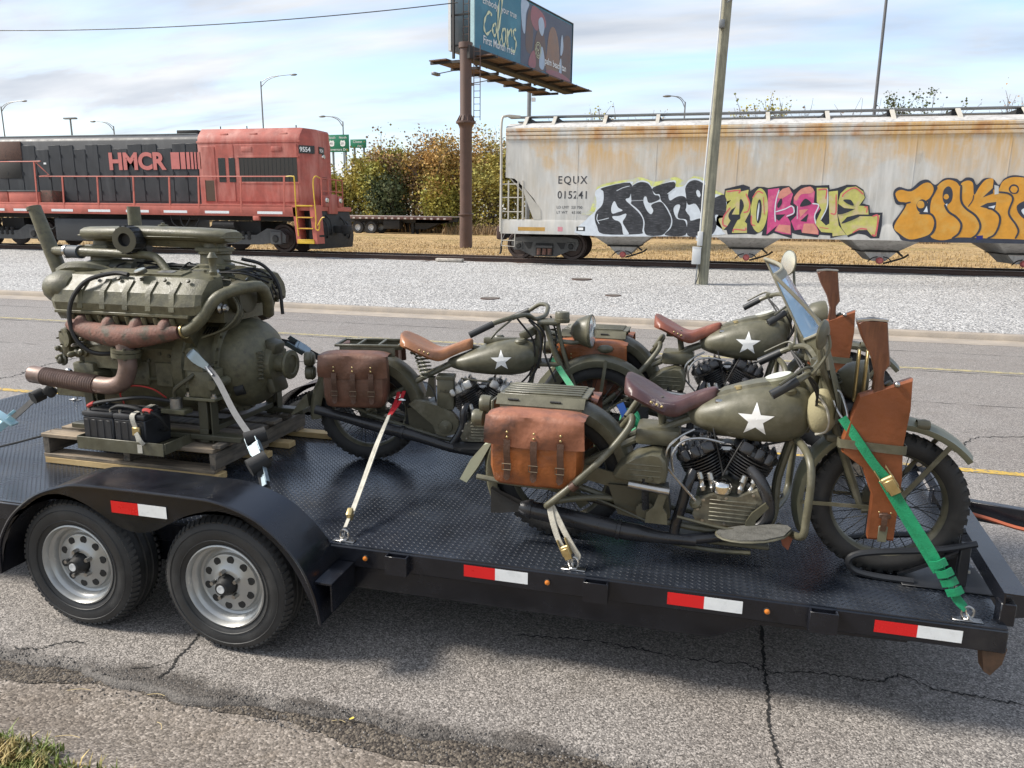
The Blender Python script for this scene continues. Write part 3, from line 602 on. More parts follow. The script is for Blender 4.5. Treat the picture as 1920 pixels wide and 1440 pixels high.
    # trucks
    for xc in (-3.4, -14.1):
        tr = MB().prism([(xc-1.75, .62), (xc-1.55, .80), (xc-1.0, .86), (xc-.55, .62), (xc+.55, .62), (xc+1.0, .86), (xc+1.55, .80), (xc+1.75, .62), (xc+1.72, .36), (xc+1.1, .34), (xc+.7, .28), (xc-.7, .28), (xc-1.1, .34), (xc-1.72, .36)], -1.22, -1.02).build('truck_frame', TRK, t)
        MB().prism([(xc-1.75, .62), (xc-1.0, .86), (xc+1.0, .86), (xc+1.75, .62), (xc+1.72, .36), (xc-1.72, .36)], 1.02, 1.22).build('truck_frame', TRK, t)
        for dx in (-1.37, 1.37):
            b = MB().box((xc+dx-.22, -1.30, .30), (xc+dx+.22, -1.0, .76), .04).build('axle_box', TRK, tr); MB().lathe([(0, .05), (.10, .05), (.14, 0)], (xc+dx, -1.30, .50), (0, -1, 0), 16).build('axle_cap', RUN, b)
            for y, s in ((-.72, -1), (.72, 1)): rail_wheel(t, xc+dx, y*1.0, .508, s)
            MB().cyl((xc+dx, -.7, .508), (xc+dx, .7, .508), .09).build('axle', RUN, t)
        for dx in (-.25, 0, .25): MB().lathe([(.07, 0), (.1, .05), (.07, .1), (.1, .15), (.07, .2), (.1, .25), (.07, .3)], (xc+dx, -1.18, .45), n=10).build('coil_spring', RUN, tr)
        MB().cyl((xc-1.1, -1.34, .98), (xc-.2, -1.34, .98), .13, n=12).build('brake_cylinder', RUN, tr)
        MB().box((xc-.55, -.9, .5), (xc+.55, .9, 1.1)).build('bolster', RUN, t)
    for x0, zz in ((-6.3, 1.0), (-5.9, .95), (-12.2, .9)): MB().tube([(x0, -1.35, 1.25), (x0+.1, -1.38, zz), (x0+.5, -1.36, zz-.2), (x0+.8, -1.3, 1.2)], .03, 6).build('brake_pipe', RUN, t)
loco()

# ------------------------------------------------------------------ covered hopper car
def hopper_mat():
    m = bpy.data.materials.new('rust streaked hopper paint'); m.use_nodes = True; nt = m.node_tree; n = nt.nodes; L = nt.links.new; p = n['Principled BSDF']; p.inputs['Roughness'].default_value = .6
    tc = n.new('ShaderNodeTexCoord'); sx = n.new('ShaderNodeSeparateXYZ'); L(tc.outputs['Object'], sx.inputs[0])
    def noise(scale, st, det=6, ro=.6, dist=0):
        mp = n.new('ShaderNodeMapping'); L(tc.outputs['Object'], mp.inputs[0]); mp.inputs['Scale'].default_value = st
        z = n.new('ShaderNodeTexNoise'); L(mp.outputs[0], z.inputs['Vector']); z.inputs['Scale'].default_value = scale; z.inputs['Detail'].default_value = det; z.inputs['Roughness'].default_value = ro; z.inputs['Distortion'].default_value = dist; return z.outputs[0]
    def rampf(o, a, b, lo=0, hi=1):
        r = n.new('ShaderNodeMapRange'); L(o, r.inputs[0]); r.inputs[1].default_value = a; r.inputs[2].default_value = b; r.inputs[3].default_value = lo; r.inputs[4].default_value = hi; return r.outputs[0]
    def mul(a, b):
        r = n.new('ShaderNodeMath'); r.operation = 'MULTIPLY'; L(a, r.inputs[0]); L(b, r.inputs[1]); return r.outputs[0]
    def mix(f, a, col):
        r = n.new('ShaderNodeMix'); r.data_type = 'RGBA'; L(f, r.inputs[0]); r.inputs[7].default_value = tuple(col)+(1,)
        if isinstance(a, tuple): r.inputs[6].default_value = a+(1,)
        else: L(a, r.inputs[6])
        return r.outputs[2]
    o = mix(rampf(noise(3, (2, 2, .35)), .36, .66), (.47, .455, .42), (.60, .58, .54))
    o = mix(rampf(noise(3, (5, 5, .12), 4), .58, .74, 0, .5), o, (.66, .645, .62))
    # rust blooms that start under the roof seam and run down
    hi = rampf(sx.outputs[2], 1.9, 3.7); blo = rampf(noise(.75, (.8, 1, .6), 7, .62, .5), .41, .54)
    o = mix(mul(mul(hi, blo), rampf(noise(6, (2, 2, .25)), .3, .6, .45, .95)), o, (.58, .35, .12))
    lo = rampf(noise(.7, (1.1, 1, .3), 7, .6, .3), .54, .70, 0, .4); o = mix(lo, o, (.50, .40, .25))
    top = rampf(sx.outputs[2], 3.72, 3.8); o = mix(mul(mul(top, rampf(sx.outputs[2], 4.14, 4.08)), rampf(noise(1.3, (1, 1, .6), 6), .5, .62, 0, .8)), o, (.42, .20, .07))
    o = mix(rampf(noise(2, (1.2, 1, .4), 9, .7), .62, .72, 0, .5), o, (.26, .25, .23))
    L(o, p.inputs['Base Color']); return m
HOP = hopper_mat(); HOPB = mat('beige hopper steel', (.46, .43, .37), .6, var=.12, vs=1.5, col2=(.35, .27, .18), c2=(.56, .75), c2s=1.4)
HOPS = mat('streaked hopper chute steel', (.50, .485, .46), .6, var=.2, vs=2.5, col2=(.30, .285, .265), c2=(.5, .72), c2s=3, c2map=(3, 3, .5))
STEN = mat('stencil black', (.045, .045, .05), .6, var=.3, vs=30)
GR_M = {'h': mat('lime overspray', (.60, .62, .20), .6, var=.25, vs=6, col2=(.5, .5, .46), c2=(.45, .6), c2s=4), 'w': mat('white spray paint', (.62, .66, .70), .5, var=.1, vs=8), 'k': mat('streaky black spray paint', (.030, .031, .036), .5, var=.6, vs=3, col2=(.10, .10, .11), c2=(.52, .68), c2s=5, c2map=(1, 1, 6)), 'n': mat('black outline spray', (.022, .024, .034), .5, var=.3),
        'l': mat('lime spray paint', (.50, .47, .13), .5, var=.16, vs=6, col2=(.55, .44, .24), c2=(.5, .65), c2s=4), 'p': mat('magenta spray paint', (.55, .065, .20), .5, var=.16, vs=6, col2=(.62, .15, .24), c2=(.5, .65), c2s=4), 'o': mat('peach spray paint', (.62, .25, .19), .5, var=.16, vs=6), 'r': mat('coral spray line', (.60, .11, .12), .5, var=.1), 'd': mat('blue black spray paint', (.030, .036, .055), .5, var=.3), 'y': mat('orange yellow spray paint', (.60, .275, .028), .5, var=.14, vs=4, col2=(.58, .33, .07), c2=(.5, .68), c2s=3), 'b': mat('blue patch', (.012, .016, .14), .5), 's': mat('scraped grey', (.5, .5, .48), .6)}
GRAF1 = [
    ('h', 0, [(-3.58,1.63),(-3.44,2.13),(-3.3,2.39),(-2.35,2.57),(-2.05,2.62),(-1.58,2.49),(-1.02,2.63),(-0.7,2.51),(-0.42,2.66),(-0.09,2.55),(0.2,2.25),(0.54,2.04),(0.56,1.51),(-3.57,1.46)]),
    ('w', 0, [(-3.82,0.83),(-3.7,1.33),(-3.44,1.59),(-3.41,1.93),(-3.46,2.15),(-3.26,2.32),(-2.35,2.5),(-2.3,2.4),(-2.05,2.53),(-1.79,2.47),(-1.66,2.34),(-1.03,2.54),(-0.98,2.34),(-0.72,2.38),(-0.6,2.55),(-0.38,2.59),(-0.12,2.47),(0.1,2.14),(0.27,2.12),(0.54,2.0),(0.54,1.49),(0.36,1.38),(0.49,1.05),(0.19,0.9)]),
    ('k', 0, [(-3.24,2.3),(-2.38,2.46),(-2.36,2.05),(-2.47,1.98),(-2.48,1.92),(-2.31,1.77),(-2.09,1.58),(-1.95,1.4),(-1.91,1.23),(-1.93,1.01),(-2.01,0.9),(-3.15,0.88),(-3.36,1.12),(-3.44,1.36),(-3.4,1.57),(-3.23,1.76),(-3.18,1.98),(-3.2,2.19)]),
    ('w', 0, [(-2.84,1.9),(-2.72,1.71),(-2.57,1.62),(-2.72,1.56),(-2.89,1.52),(-2.93,1.7)]),
    ('w', 0, [(-2.88,1.43),(-2.67,1.45),(-2.46,1.52),(-2.47,1.41),(-2.55,1.26),(-2.46,1.09),(-2.34,0.89),(-2.51,0.88),(-2.57,1.13),(-2.66,1.27),(-2.82,1.33)]),
    ('k', 0, [(-2.31,1.92),(-2.34,2.28),(-2.22,2.42),(-2.05,2.48),(-1.85,2.45),(-1.72,2.32),(-1.62,2.11),(-1.48,2.07),(-1.46,1.95),(-1.76,1.85),(-1.85,2.03),(-1.92,2.03),(-1.94,1.9),(-1.88,1.73),(-1.79,1.59),(-1.68,1.51),(-1.62,1.63),(-1.69,1.79),(-1.42,1.89),(-1.26,1.74),(-1.13,1.53),(-1.06,1.36),(-1.08,1.15),(-1.18,1.0),(-1.34,0.87),(-1.75,0.86),(-1.87,1.01),(-1.87,1.27),(-1.98,1.52),(-2.14,1.69),(-2.31,1.82)]),
    ('k', 0, [(-1.66,2.32),(-1.06,2.49),(-1.01,2.28),(-1.18,2.14),(-1.13,1.93),(-0.93,2.04),(-0.74,2.06),(-0.63,1.95),(-0.62,1.62),(-0.51,1.47),(-0.46,1.33),(-0.15,1.38),(-0.14,0.89),(-0.54,0.89),(-0.58,1.33),(-0.82,1.39),(-0.87,1.49),(-0.81,1.78),(-0.93,1.8),(-1.01,1.66),(-0.89,1.39),(-0.63,1.31),(-0.6,0.89),(-1.22,0.88),(-1.06,1.09),(-1.02,1.32),(-1.11,1.57),(-1.25,1.78),(-1.4,1.93),(-1.46,2.11),(-1.59,2.13)]),
    ('k', 0, [(-0.66,2.1),(-0.69,2.3),(-0.6,2.47),(-0.42,2.54),(-0.21,2.47),(-0.01,2.29),(0.11,2.0),(0.49,2.1),(0.54,1.51),(0.25,1.51),(0.31,1.17),(0.17,0.9),(-0.14,0.89),(-0.16,1.48),(-0.35,1.83),(-0.58,1.81)]),
    ('w', 0, [(-0.24,2.16),(-0.22,2.1),(-0.23,2.06),(-0.25,2.03),(-0.28,2.04),(-0.32,2.07),(-0.34,2.12),(-0.36,2.18),(-0.35,2.22),(-0.33,2.25),(-0.3,2.24),(-0.26,2.21)]),
    ('w', 0, [(-0.54,1.66),(-0.54,1.62),(-0.56,1.59),(-0.58,1.58),(-0.61,1.59),(-0.63,1.62),(-0.64,1.66),(-0.63,1.7),(-0.62,1.73),(-0.59,1.74),(-0.57,1.73),(-0.55,1.7)]),
    ('w', 0.022, [(-3.35,1.5),(-3.37,1.34),(-3.29,1.19)]),
    ('w', 0.02, [(-3.35,1.29),(-3.17,1.33),(-2.99,1.38)]),
    ('w', 0.018, [(-2.79,2.21),(-2.58,2.31),(-2.38,2.36)]),
    ('w', 0.018, [(-2.32,1.91),(-1.93,1.93)]),
    ('w', 0.022, [(-1.22,2.12),(-1.12,2.2),(-1.01,2.29)]),
]
GRAF2 = [
    ('n', -1, [(0.26,1.25),(0.46,1.82),(0.48,2.28),(1.0,2.41),(1.2,2.34),(1.21,2.21),(1.4,2.35),(1.61,2.34),(1.72,2.31),(2.08,2.37),(2.31,2.37),(2.45,2.26),(2.64,2.4),(2.9,2.41),(3.05,2.38),(3.42,2.4),(3.44,2.27),(3.66,2.32),(3.9,2.41),(4.15,2.4),(4.36,2.27),(4.44,2.04),(4.37,1.88),(4.57,1.83),(4.6,1.62),(4.94,1.63),(4.96,1.26),(4.93,0.9),(4.7,0.89),(4.54,0.99),(4.34,1.02),(4.08,0.91),(4.04,0.99),(3.6,0.87),(3.59,0.95),(3.29,0.97),(3.24,0.89),(2.67,0.96),(2.51,1.01),(2.52,0.85),(1.99,1.0),(1.84,0.92),(1.65,0.92),(1.67,1.05),(1.46,0.94),(1.2,0.96),(0.66,0.93),(0.62,1.06),(0.38,1.09)]),
    ('l', -1, [(0.51,2.23),(0.94,2.29),(0.93,2.2),(1.17,2.26),(1.16,2.07),(1.28,1.78),(1.25,1.59),(1.13,1.32),(1.2,1.26),(1.22,0.99),(0.78,0.98),(0.81,1.12),(0.92,1.37),(0.72,1.36),(0.64,1.2),(0.52,1.06),(0.29,1.22),(0.3,1.44),(0.47,1.69),(0.69,1.96),(0.5,1.89)]),
    ('n', 0, [(0.97,1.99),(1.07,1.78),(0.99,1.53),(0.98,1.4),(0.77,1.32),(0.64,1.47),(0.71,1.66),(0.84,1.77)]),
    ('l', -1, [(0.84,2.12),(0.93,2.15),(0.95,1.53),(0.74,1.53),(0.84,1.77)]),
    ('l', 0, [(1.77,1.65),(1.75,1.37),(1.69,1.15),(1.59,1.02),(1.49,1.03),(1.38,1.16),(1.31,1.39),(1.28,1.67),(1.3,1.95),(1.36,2.17),(1.46,2.29),(1.56,2.28),(1.67,2.15),(1.74,1.93)]),
    ('n', 0, [(1.59,1.63),(1.58,1.45),(1.55,1.32),(1.51,1.28),(1.48,1.33),(1.45,1.46),(1.44,1.64),(1.45,1.81),(1.47,1.94),(1.51,1.98),(1.55,1.93),(1.58,1.8)]),
    ('w', 0, [(1.52,1.62),(1.51,1.48),(1.5,1.38),(1.49,1.35),(1.48,1.39),(1.47,1.49),(1.47,1.62),(1.48,1.75),(1.49,1.85),(1.5,1.89),(1.51,1.85),(1.52,1.75)]),
    ('p', -1, [(1.72,2.27),(2.04,2.31),(2.01,2.16),(2.14,2.29),(2.31,2.34),(2.44,2.13),(2.38,1.84),(2.52,1.76),(2.51,1.55),(2.34,1.47),(2.44,1.33),(2.49,0.96),(2.25,0.98),(2.01,1.06),(2.07,1.22),(1.79,0.95),(1.78,1.59)]),
    ('o', -1, [(2.01,2.16),(2.14,2.29),(2.31,2.34),(2.4,2.18),(2.14,2.0),(2.03,2.02)]),
    ('o', -1, [(2.12,1.25),(2.44,1.23),(2.47,0.98),(2.03,1.07)]),
    ('n', 0, [(2.02,1.84),(2.12,2.02),(2.15,1.86),(2.06,1.73)]),
    ('n', -1, [(2.01,1.54),(2.28,1.55),(2.11,1.36),(2.03,1.41)]),
    ('p', -1, [(2.47,2.05),(2.65,2.29),(2.9,2.36),(3.04,2.21),(3.04,1.9),(3.15,1.85),(3.24,1.72),(3.1,1.53),(3.12,1.34),(3.25,1.08),(3.26,0.97),(2.79,1.02),(2.76,1.12),(2.58,1.09),(2.45,1.36),(2.59,1.52),(2.59,1.79),(2.48,1.87)]),
    ('o', 0, [(2.48,2.05),(2.65,2.28),(2.9,2.35),(3.01,2.24),(2.92,2.16),(2.67,2.13),(2.55,1.95)]),
    ('o', -1, [(2.79,1.02),(2.82,1.29),(3.1,1.29),(3.24,1.08),(3.25,0.98)]),
    ('o', -1, [(2.65,1.68),(2.91,1.71),(2.7,1.47)]),
    ('n', 0, [(2.66,1.79),(2.79,2.01),(2.98,1.87),(2.82,1.8)]),
    ('n', -1, [(2.71,1.36),(2.92,1.58),(2.89,1.34)]),
    ('l', -1, [(3.08,2.32),(3.38,2.32),(3.41,1.8),(3.27,1.4),(3.44,1.24),(3.53,1.3),(3.42,2.21),(3.67,2.24),(3.72,1.56),(3.79,1.25),(4.02,0.98),(3.65,0.93),(3.64,1.03),(3.33,1.05),(3.13,1.29),(3.27,1.69),(3.12,1.92)]),
    ('l', -1, [(3.7,1.88),(3.75,2.16),(3.91,2.33),(4.15,2.36),(4.36,2.22),(4.42,2.04),(4.29,1.82),(4.53,1.8),(4.57,1.57),(4.28,1.57),(3.99,1.49),(3.86,1.3),(4.34,1.52),(4.68,1.52),(4.88,1.56),(4.86,1.26),(4.85,0.95),(4.72,0.97),(4.58,1.13),(4.36,1.12),(4.05,0.96),(3.88,1.17),(3.73,1.56),(4.19,1.72),(3.89,1.75)]),
    ('n', 0, [(3.84,1.98),(4.04,1.98),(4.14,1.82),(3.95,1.88)]),
    ('n', 0, [(3.86,1.3),(4.02,1.47),(4.34,1.53),(4.15,1.41)]),
    ('n', 0, [(3.72,1.67),(3.92,1.68),(4.19,1.73),(3.93,1.6),(3.75,1.57)]),
    ('r', 0.038, [(0.54,2.2),(0.91,2.24),(0.89,2.15)]),
    ('r', 0.038, [(0.68,1.74),(0.51,1.47),(0.5,1.23),(0.62,1.17)]),
    ('r', 0.038, [(1.1,2.15),(1.23,1.86),(1.2,1.64),(1.07,1.59)]),
    ('r', 0.036, [(1.3,2.02),(1.44,2.21),(1.6,2.15)]),
    ('r', 0.036, [(1.61,2.05),(1.68,1.54)]),
    ('r', 0.033, [(1.31,1.51),(1.33,1.26),(1.44,1.21)]),
    ('w', 0.033, [(2.04,2.26),(1.98,1.97),(1.97,1.65),(2.01,1.33)]),
    ('w', 0.033, [(1.99,1.62),(2.24,1.7),(2.44,1.79),(2.51,1.6),(2.31,1.49)]),
    ('w', 0.033, [(3.0,1.87),(3.18,1.82),(3.1,1.53),(3.15,1.29)]),
    ('w', 0.027, [(2.59,1.79),(2.62,1.42)]),
    ('w', 0.03, [(3.38,2.29),(3.42,1.8),(3.28,1.4)]),
    ('r', 0.036, [(3.12,2.26),(3.35,2.27),(3.36,2.0)]),
    ('r', 0.036, [(3.81,2.06),(3.85,2.16),(4.11,2.32),(4.37,2.14)]),
    ('r', 0.036, [(3.63,2.14),(3.67,1.61),(3.53,1.59)]),
    ('r', 0.044, [(4.68,1.52),(4.83,1.52),(4.82,1.0),(4.72,1.0)]),
    ('r', 0.036, [(4.19,1.04),(4.38,1.16),(4.58,1.15)]),
    ('r', 0.033, [(3.27,1.19),(3.52,1.15)]),
    ('r', 0.033, [(4.43,1.78),(4.51,1.78),(4.51,1.62)]),
    ('r', 0.033, [(0.82,1.01),(0.84,1.09),(1.16,1.07),(1.17,1.15)]),
]
GRAF3 = [
    ('d', 0, [(5.24,1.28),(5.38,1.58),(5.49,1.84),(5.29,1.86),(5.19,2.05),(5.17,2.23),(5.3,2.35),(5.59,2.29),(5.82,2.51),(6.02,2.55),(6.18,2.43),(6.27,2.43),(6.45,2.59),(6.74,2.58),(6.86,2.51),(6.99,2.61),(7.17,2.58),(7.28,2.41),(7.43,2.58),(7.66,2.58),(7.83,2.41),(7.94,2.58),(8.14,2.67),(8.42,2.64),(8.66,2.57),(9.28,2.42),(9.5,1.47),(9.51,0.88),(7.4,0.82),(5.74,0.82),(5.44,0.98)]),
    ('y', 0, [(5.22,2.17),(5.35,2.27),(5.63,2.23),(5.92,2.45),(6.1,2.45),(6.2,2.29),(6.15,2.04),(6.09,1.96),(6.13,1.65),(6.29,1.51),(6.33,1.31),(6.27,1.07),(6.07,0.95),(5.74,0.88),(5.46,1.04),(5.29,1.26),(5.55,1.86),(5.33,1.95)]),
    ('y', 0, [(6.28,0.99),(6.4,1.25),(6.2,1.63),(6.18,1.98),(6.29,2.38),(6.51,2.55),(6.75,2.49),(6.86,2.37),(6.9,2.47),(7.05,2.53),(7.18,2.45),(7.25,2.14),(7.36,2.37),(7.49,2.55),(7.67,2.57),(7.7,2.3),(7.84,2.3),(7.92,2.51),(8.15,2.62),(8.53,2.58),(9.12,2.36),(9.33,1.47),(9.32,0.97),(8.28,0.94),(7.64,0.95),(7.02,0.96),(6.66,0.88),(6.44,0.89)]),
    ('d', 0, [(6.71,2.11),(6.7,1.98),(6.65,1.9),(6.59,1.87),(6.52,1.91),(6.47,2.01),(6.45,2.13),(6.46,2.26),(6.51,2.34),(6.57,2.37),(6.64,2.33),(6.69,2.23)]),
    ('y', 0, [(6.62,2.08),(6.61,2.05),(6.59,2.02),(6.56,2.01),(6.52,2.02),(6.49,2.05),(6.48,2.08),(6.49,2.12),(6.51,2.15),(6.54,2.16),(6.58,2.15),(6.6,2.12)]),
    ('w', -1, [(6.54,1.87),(6.6,1.9),(6.6,1.79)]),
    ('d', 0, [(6.11,1.82),(6.1,1.73),(6.05,1.66),(5.98,1.63),(5.9,1.66),(5.84,1.73),(5.81,1.82),(5.82,1.91),(5.87,1.98),(5.94,2.01),(6.02,1.98),(6.08,1.92)]),
    ('y', 0, [(6.01,1.86),(6.01,1.81),(5.98,1.77),(5.93,1.76),(5.88,1.77),(5.84,1.81),(5.82,1.86),(5.83,1.92),(5.86,1.96),(5.91,1.97),(5.95,1.96),(5.99,1.92)]),
    ('w', -1, [(6.01,1.66),(6.08,1.83),(6.13,1.65)]),
    ('d', -1, [(7.44,1.82),(7.61,1.92),(7.83,1.95),(7.83,1.75),(7.63,1.77)]),
    ('w', -1, [(7.64,1.81),(7.82,1.86),(7.79,1.76)]),
    ('d', 0, [(8.34,2.3),(8.34,2.23),(8.3,2.18),(8.24,2.17),(8.17,2.18),(8.12,2.23),(8.09,2.3),(8.1,2.36),(8.14,2.41),(8.2,2.43),(8.27,2.41),(8.32,2.36)]),
    ('y', 0, [(8.31,2.29),(8.3,2.25),(8.28,2.21),(8.23,2.2),(8.19,2.21),(8.15,2.25),(8.13,2.29),(8.14,2.34),(8.16,2.37),(8.21,2.38),(8.25,2.37),(8.29,2.34)]),
    ('d', 0, [(8.36,1.86),(8.58,2.0),(8.83,1.94),(8.9,1.46),(8.62,1.48),(8.42,1.65)]),
    ('w', 0, [(8.48,1.73),(8.68,1.81),(8.81,1.65),(8.65,1.54)]),
    ('d', -1, [(7.47,2.07),(7.7,2.34),(7.72,2.18)]),
    ('b', -1, [(7.45,1.01),(7.62,1.03),(7.63,0.92),(7.47,0.9)]),
    ('s', -1, [(7.72,2.41),(7.83,2.38),(7.86,2.17),(7.76,2.15)]),
    ('d', 0.056, [(6.28,2.35),(6.21,2.16),(6.14,2.02),(6.04,1.94)]),
    ('d', 0.056, [(5.91,1.62),(6.21,1.6),(6.35,1.39),(6.34,1.11),(6.18,0.95)]),
    ('d', 0.056, [(6.53,1.87),(6.66,1.67),(6.88,1.52),(7.03,1.32),(7.0,1.08),(6.84,0.92)]),
    ('d', 0.056, [(6.89,2.41),(6.94,1.99),(7.09,1.77),(7.37,1.56),(7.52,1.29),(7.46,1.05),(7.3,0.91)]),
    ('d', 0.026, [(7.24,2.14),(7.23,1.99),(7.14,1.81)]),
    ('d', 0.052, [(7.63,1.78),(7.78,1.74),(7.96,1.57),(7.99,1.34),(7.91,1.06),(7.74,0.94)]),
    ('d', 0.048, [(7.85,2.22),(8.1,2.18),(8.23,2.03),(8.18,1.65),(8.4,1.34),(8.49,1.15),(8.44,0.95)]),
    ('d', 0.045, [(5.24,1.93),(5.43,1.88),(5.65,1.93)]),
]
def paint(name, items, t, label):
    keys = sorted({c for c, _, _ in items}); mb = MB(); y0 = -1.5835; done = []
    for i, (c, w, pts) in enumerate(items):
        bb = (min(p[0] for p in pts), max(p[0] for p in pts), min(p[1] for p in pts), max(p[1] for p in pts))
        lv = 1+max([l for b, l, k in done if k != c and b[0] < bb[1] and b[1] > bb[0] and b[2] < bb[3] and b[3] > bb[2]], default=-1)   # coats of paint: each lies on those under it
        done.append((bb, lv, c)); mb.m = keys.index(c); y = y0-lv*.002-i*.00003
        if w > 0: 
            P = spline([(x, y, z) for x, z in pts], 6); vs = []; fs = []
            for k, p in enumerate(P):
                tg = (P[min(k+1, len(P)-1)]-P[max(k-1, 0)]).normalized(); s = V((-tg.z, 0, tg.x))*w/2*(.6 if k in (0, len(P)-1) else 1); vs += [p-s, p+s]
                if k: fs.append((2*k-2, 2*k, 2*k+1, 2*k-1))
            mb.add(vs, fs)
        else:
            P = [V((x, y, z)) for x, z in pts] if w < 0 else spline([(x, y, z) for x, z in pts], 4, True)
            mb.add(P, [list(range(len(P)))])
    return mb.build(name, [GR_M[k] for k in keys], t, label, smooth=False)
def hopper():
    t = thing('hopper_car', 'pale grey covered hopper railcar streaked with rust and covered in graffiti', 'railcar', (0, 25.72, RT))
    XL, XR = -6.39, 12.9
    # body: side outline with swept end cut-outs, extruded across, then roof
    side = [(XL, 2.62), (XL+.30, 2.58), (XL+.62, 2.30), (XL+.95, 1.95), (XL+1.14, 1.62), (XL+1.20, 1.28)]
    body = side+[(XR-(x-XL), z) for x, z in side[::-1]]+[(XR, 3.78), (XL, 3.78)]
    MB().prism(body, -1.56, 1.56).build('hopper_body', HOP, t)
    for i, z in enumerate((3.78, 3.90, 4.02)):
        MB().prism([(-1.565, z), (-1.60, z+.02), (-1.60, z+.085), (-1.565, z+.115), (1.565, z+.115), (1.60, z+.085), (1.60, z+.02), (1.565, z)], XL, XR, 'x').build('roof_seam', HOP, t)
    MB().prism([(-1.58, 4.135), (-1.50, 4.20), (-1.0, 4.34), (-.4, 4.40), (.4, 4.40), (1.0, 4.34), (1.5, 4.20), (1.58, 4.135)], XL, XR, 'x').build('roof', HOPS, t)
    # weld seams / side panels
    for x in (-4.05, -1.62, .78, 3.2, 5.62, 8.0, 10.4): MB().box((x-.012, -1.566, 1.3), (x+.012, -1.5605, 3.775)).build('weld_seam', HOP, t)
    # slope sheet inside the end cut-out
    for s, x0 in ((1, XL), (-1, XR)):
        MB().add([(x0, -1.5, 2.7), (x0, 1.5, 2.7), (x0+s*1.5, 1.5, 1.25), (x0+s*1.5, -1.5, 1.25), (x0, -1.5, 2.75), (x0, 1.5, 2.75), (x0+s*1.55, 1.5, 1.25), (x0+s*1.55, -1.5, 1.25)], [(0, 1, 2, 3), (7, 6, 5, 4), (0, 3, 7, 4), (1, 5, 6, 2)]).build('slope_sheet', HOPB, t)
        MB().box((min(x0+s*.2, x0+s*2.2), -.5, .60), (max(x0+s*.2, x0+s*2.2), .5, .86)).build('centre_sill', RUN, t)
        MB().prism([(x0+s*.95, 1.30), (x0+s*1.2, 1.30), (x0+s*1.18, 1.62), (x0+s*.62, 2.30), (x0+s*.56, 2.27)], -1.57, -1.5).build('corner_gusset', HOPB, t)
    # side sill with a rolled top
    for y0, y1 in ((-1.58, -1.35), (1.35, 1.58)):
        o = -1 if y0 < 0 else 1
        MB().prism([(y0, .84), (y1, .84), (y1, 1.30), (y0+.02 if o < 0 else y0, 1.30), (y0, 1.22)] if o < 0 else [(y0, .84), (y1, .84), (y1, 1.22), (y1-.02, 1.30), (y0, 1.30)], XL-.16, XR+.16, 'x').build('side_sill', HOP, t)
    MB().box((XL-.16, -1.35, 1.24), (XL+1.6, 1.35, 1.29)).build('end_deck', HOPB, t); MB().box((XR-1.6, -1.35, 1.24), (XR+.16, 1.35, 1.29)).build('end_deck', HOPB, t)
    # outlet hoppers
    for xc in (-2.58, 1.29, 5.16, 9.03):
        h = MB().loft([[(xc-.95, -1.4, .84), (xc+.95, -1.4, .84), (xc+.95, 1.4, .84), (xc-.95, 1.4, .84)], [(xc-.50, -.80, .50), (xc+.50, -.80, .50), (xc+.50, .80, .50), (xc-.50, .80, .50)]]).build('chute', HOPS, t)
        MB().loft([[(xc-.46, -.82, .48), (xc+.46, -.82, .48), (xc+.46, .82, .48), (xc-.46, .82, .48)], [(xc-.18, -.74, .20), (xc+.18, -.74, .20), (xc+.18, .74, .20), (xc-.18, .74, .20)]]).build('outlet_pan', HOPS, h)
        MB().box((xc-.52, -.9, .475), (xc+.52, .9, .505)).build('outlet_flange', RUN, h)
        MB().lathe([(0, .05), (.06, .05), (.085, .03), (.10, 0), (.10, -.12)], (xc, -.92, .22), (0, -1, 0), 18).build('outlet_cap', mat('red cap', (.50, .13, .12), .6, var=.3, vs=14), h)
        for s in (-1, 1): MB().tube([(xc+s*.08, -.9, .34), (xc+s*.22, -.92, .30), (xc+s*.34, -.9, .18)], .018, 6, 4).build('cap_bail', RUN, h)
        MB().beam((xc+.45, -.86, .5), (xc+.62, -.86, .36), .06, .05).build('gate_bracket', RUN, h); MB().tube([(xc+.1, -.9, .14), (xc+.6, -.86, .3), (xc+.78, -.86, .42)], .03, 6, 3).build('outlet_pipe', RUN, h)
    # running board on brackets
    MB().box((XL-.12, -.86, 4.55), (XR+.12, -.44, 4.585)).build('running_board', LPOLE, t); MB().box((XL-.12, .44, 4.55), (XR+.12, .86, 4.585)).build('running_board', LPOLE, t)
    for i, x in enumerate((-5.85, -4.92, -3.29, -1.66, 0, 1.58, 3.25, 5.01, 6.73, 8.4, 10, 11.6)):
        MB().prism([(-1.42, 4.19), (-1.34, 4.22), (-.80, 4.55), (-.92, 4.55)], x-.055, x+.055, 'x').build('board_bracket', HOPB, t)
        MB().prism([(1.42, 4.19), (1.34, 4.22), (.80, 4.55), (.92, 4.55)], x-.055, x+.055, 'x').build('board_bracket', HOPB, t)
        MB().box((x-.03, -.8, 4.38), (x+.03, .8, 4.55)).build('board_strut', RUN, t)
    # end ladder, corner posts, grab irons
    for s, x0 in ((1, XL), (-1, XR)):
        for y in (-1.56, 1.53):
            MB().tube([(x0-s*.15, y, .9), (x0-s*.15, y, 3.0), (x0-s*.15, y, 4.3), (x0-s*.02, y*.93, 4.52), (x0+s*.3, y*.6, 4.56)], .042, 6, 4).build('corner_post', HOPB, t)
        for dx in (.10, .42, .58): MB().box((x0+s*dx-.022, -1.575, 1.3), (x0+s*dx+.022, -1.53, 2.52)).build('ladder_rail', HOPB, t)
        for z in (2.41, 1.99, 1.54): MB().tube([(x0-s*.15, -1.56, z), (x0+s*(.58 if z < 2.3 else .42), -1.56, z)], .018, 6, 1).build('ladder_rung', HOPB, t)
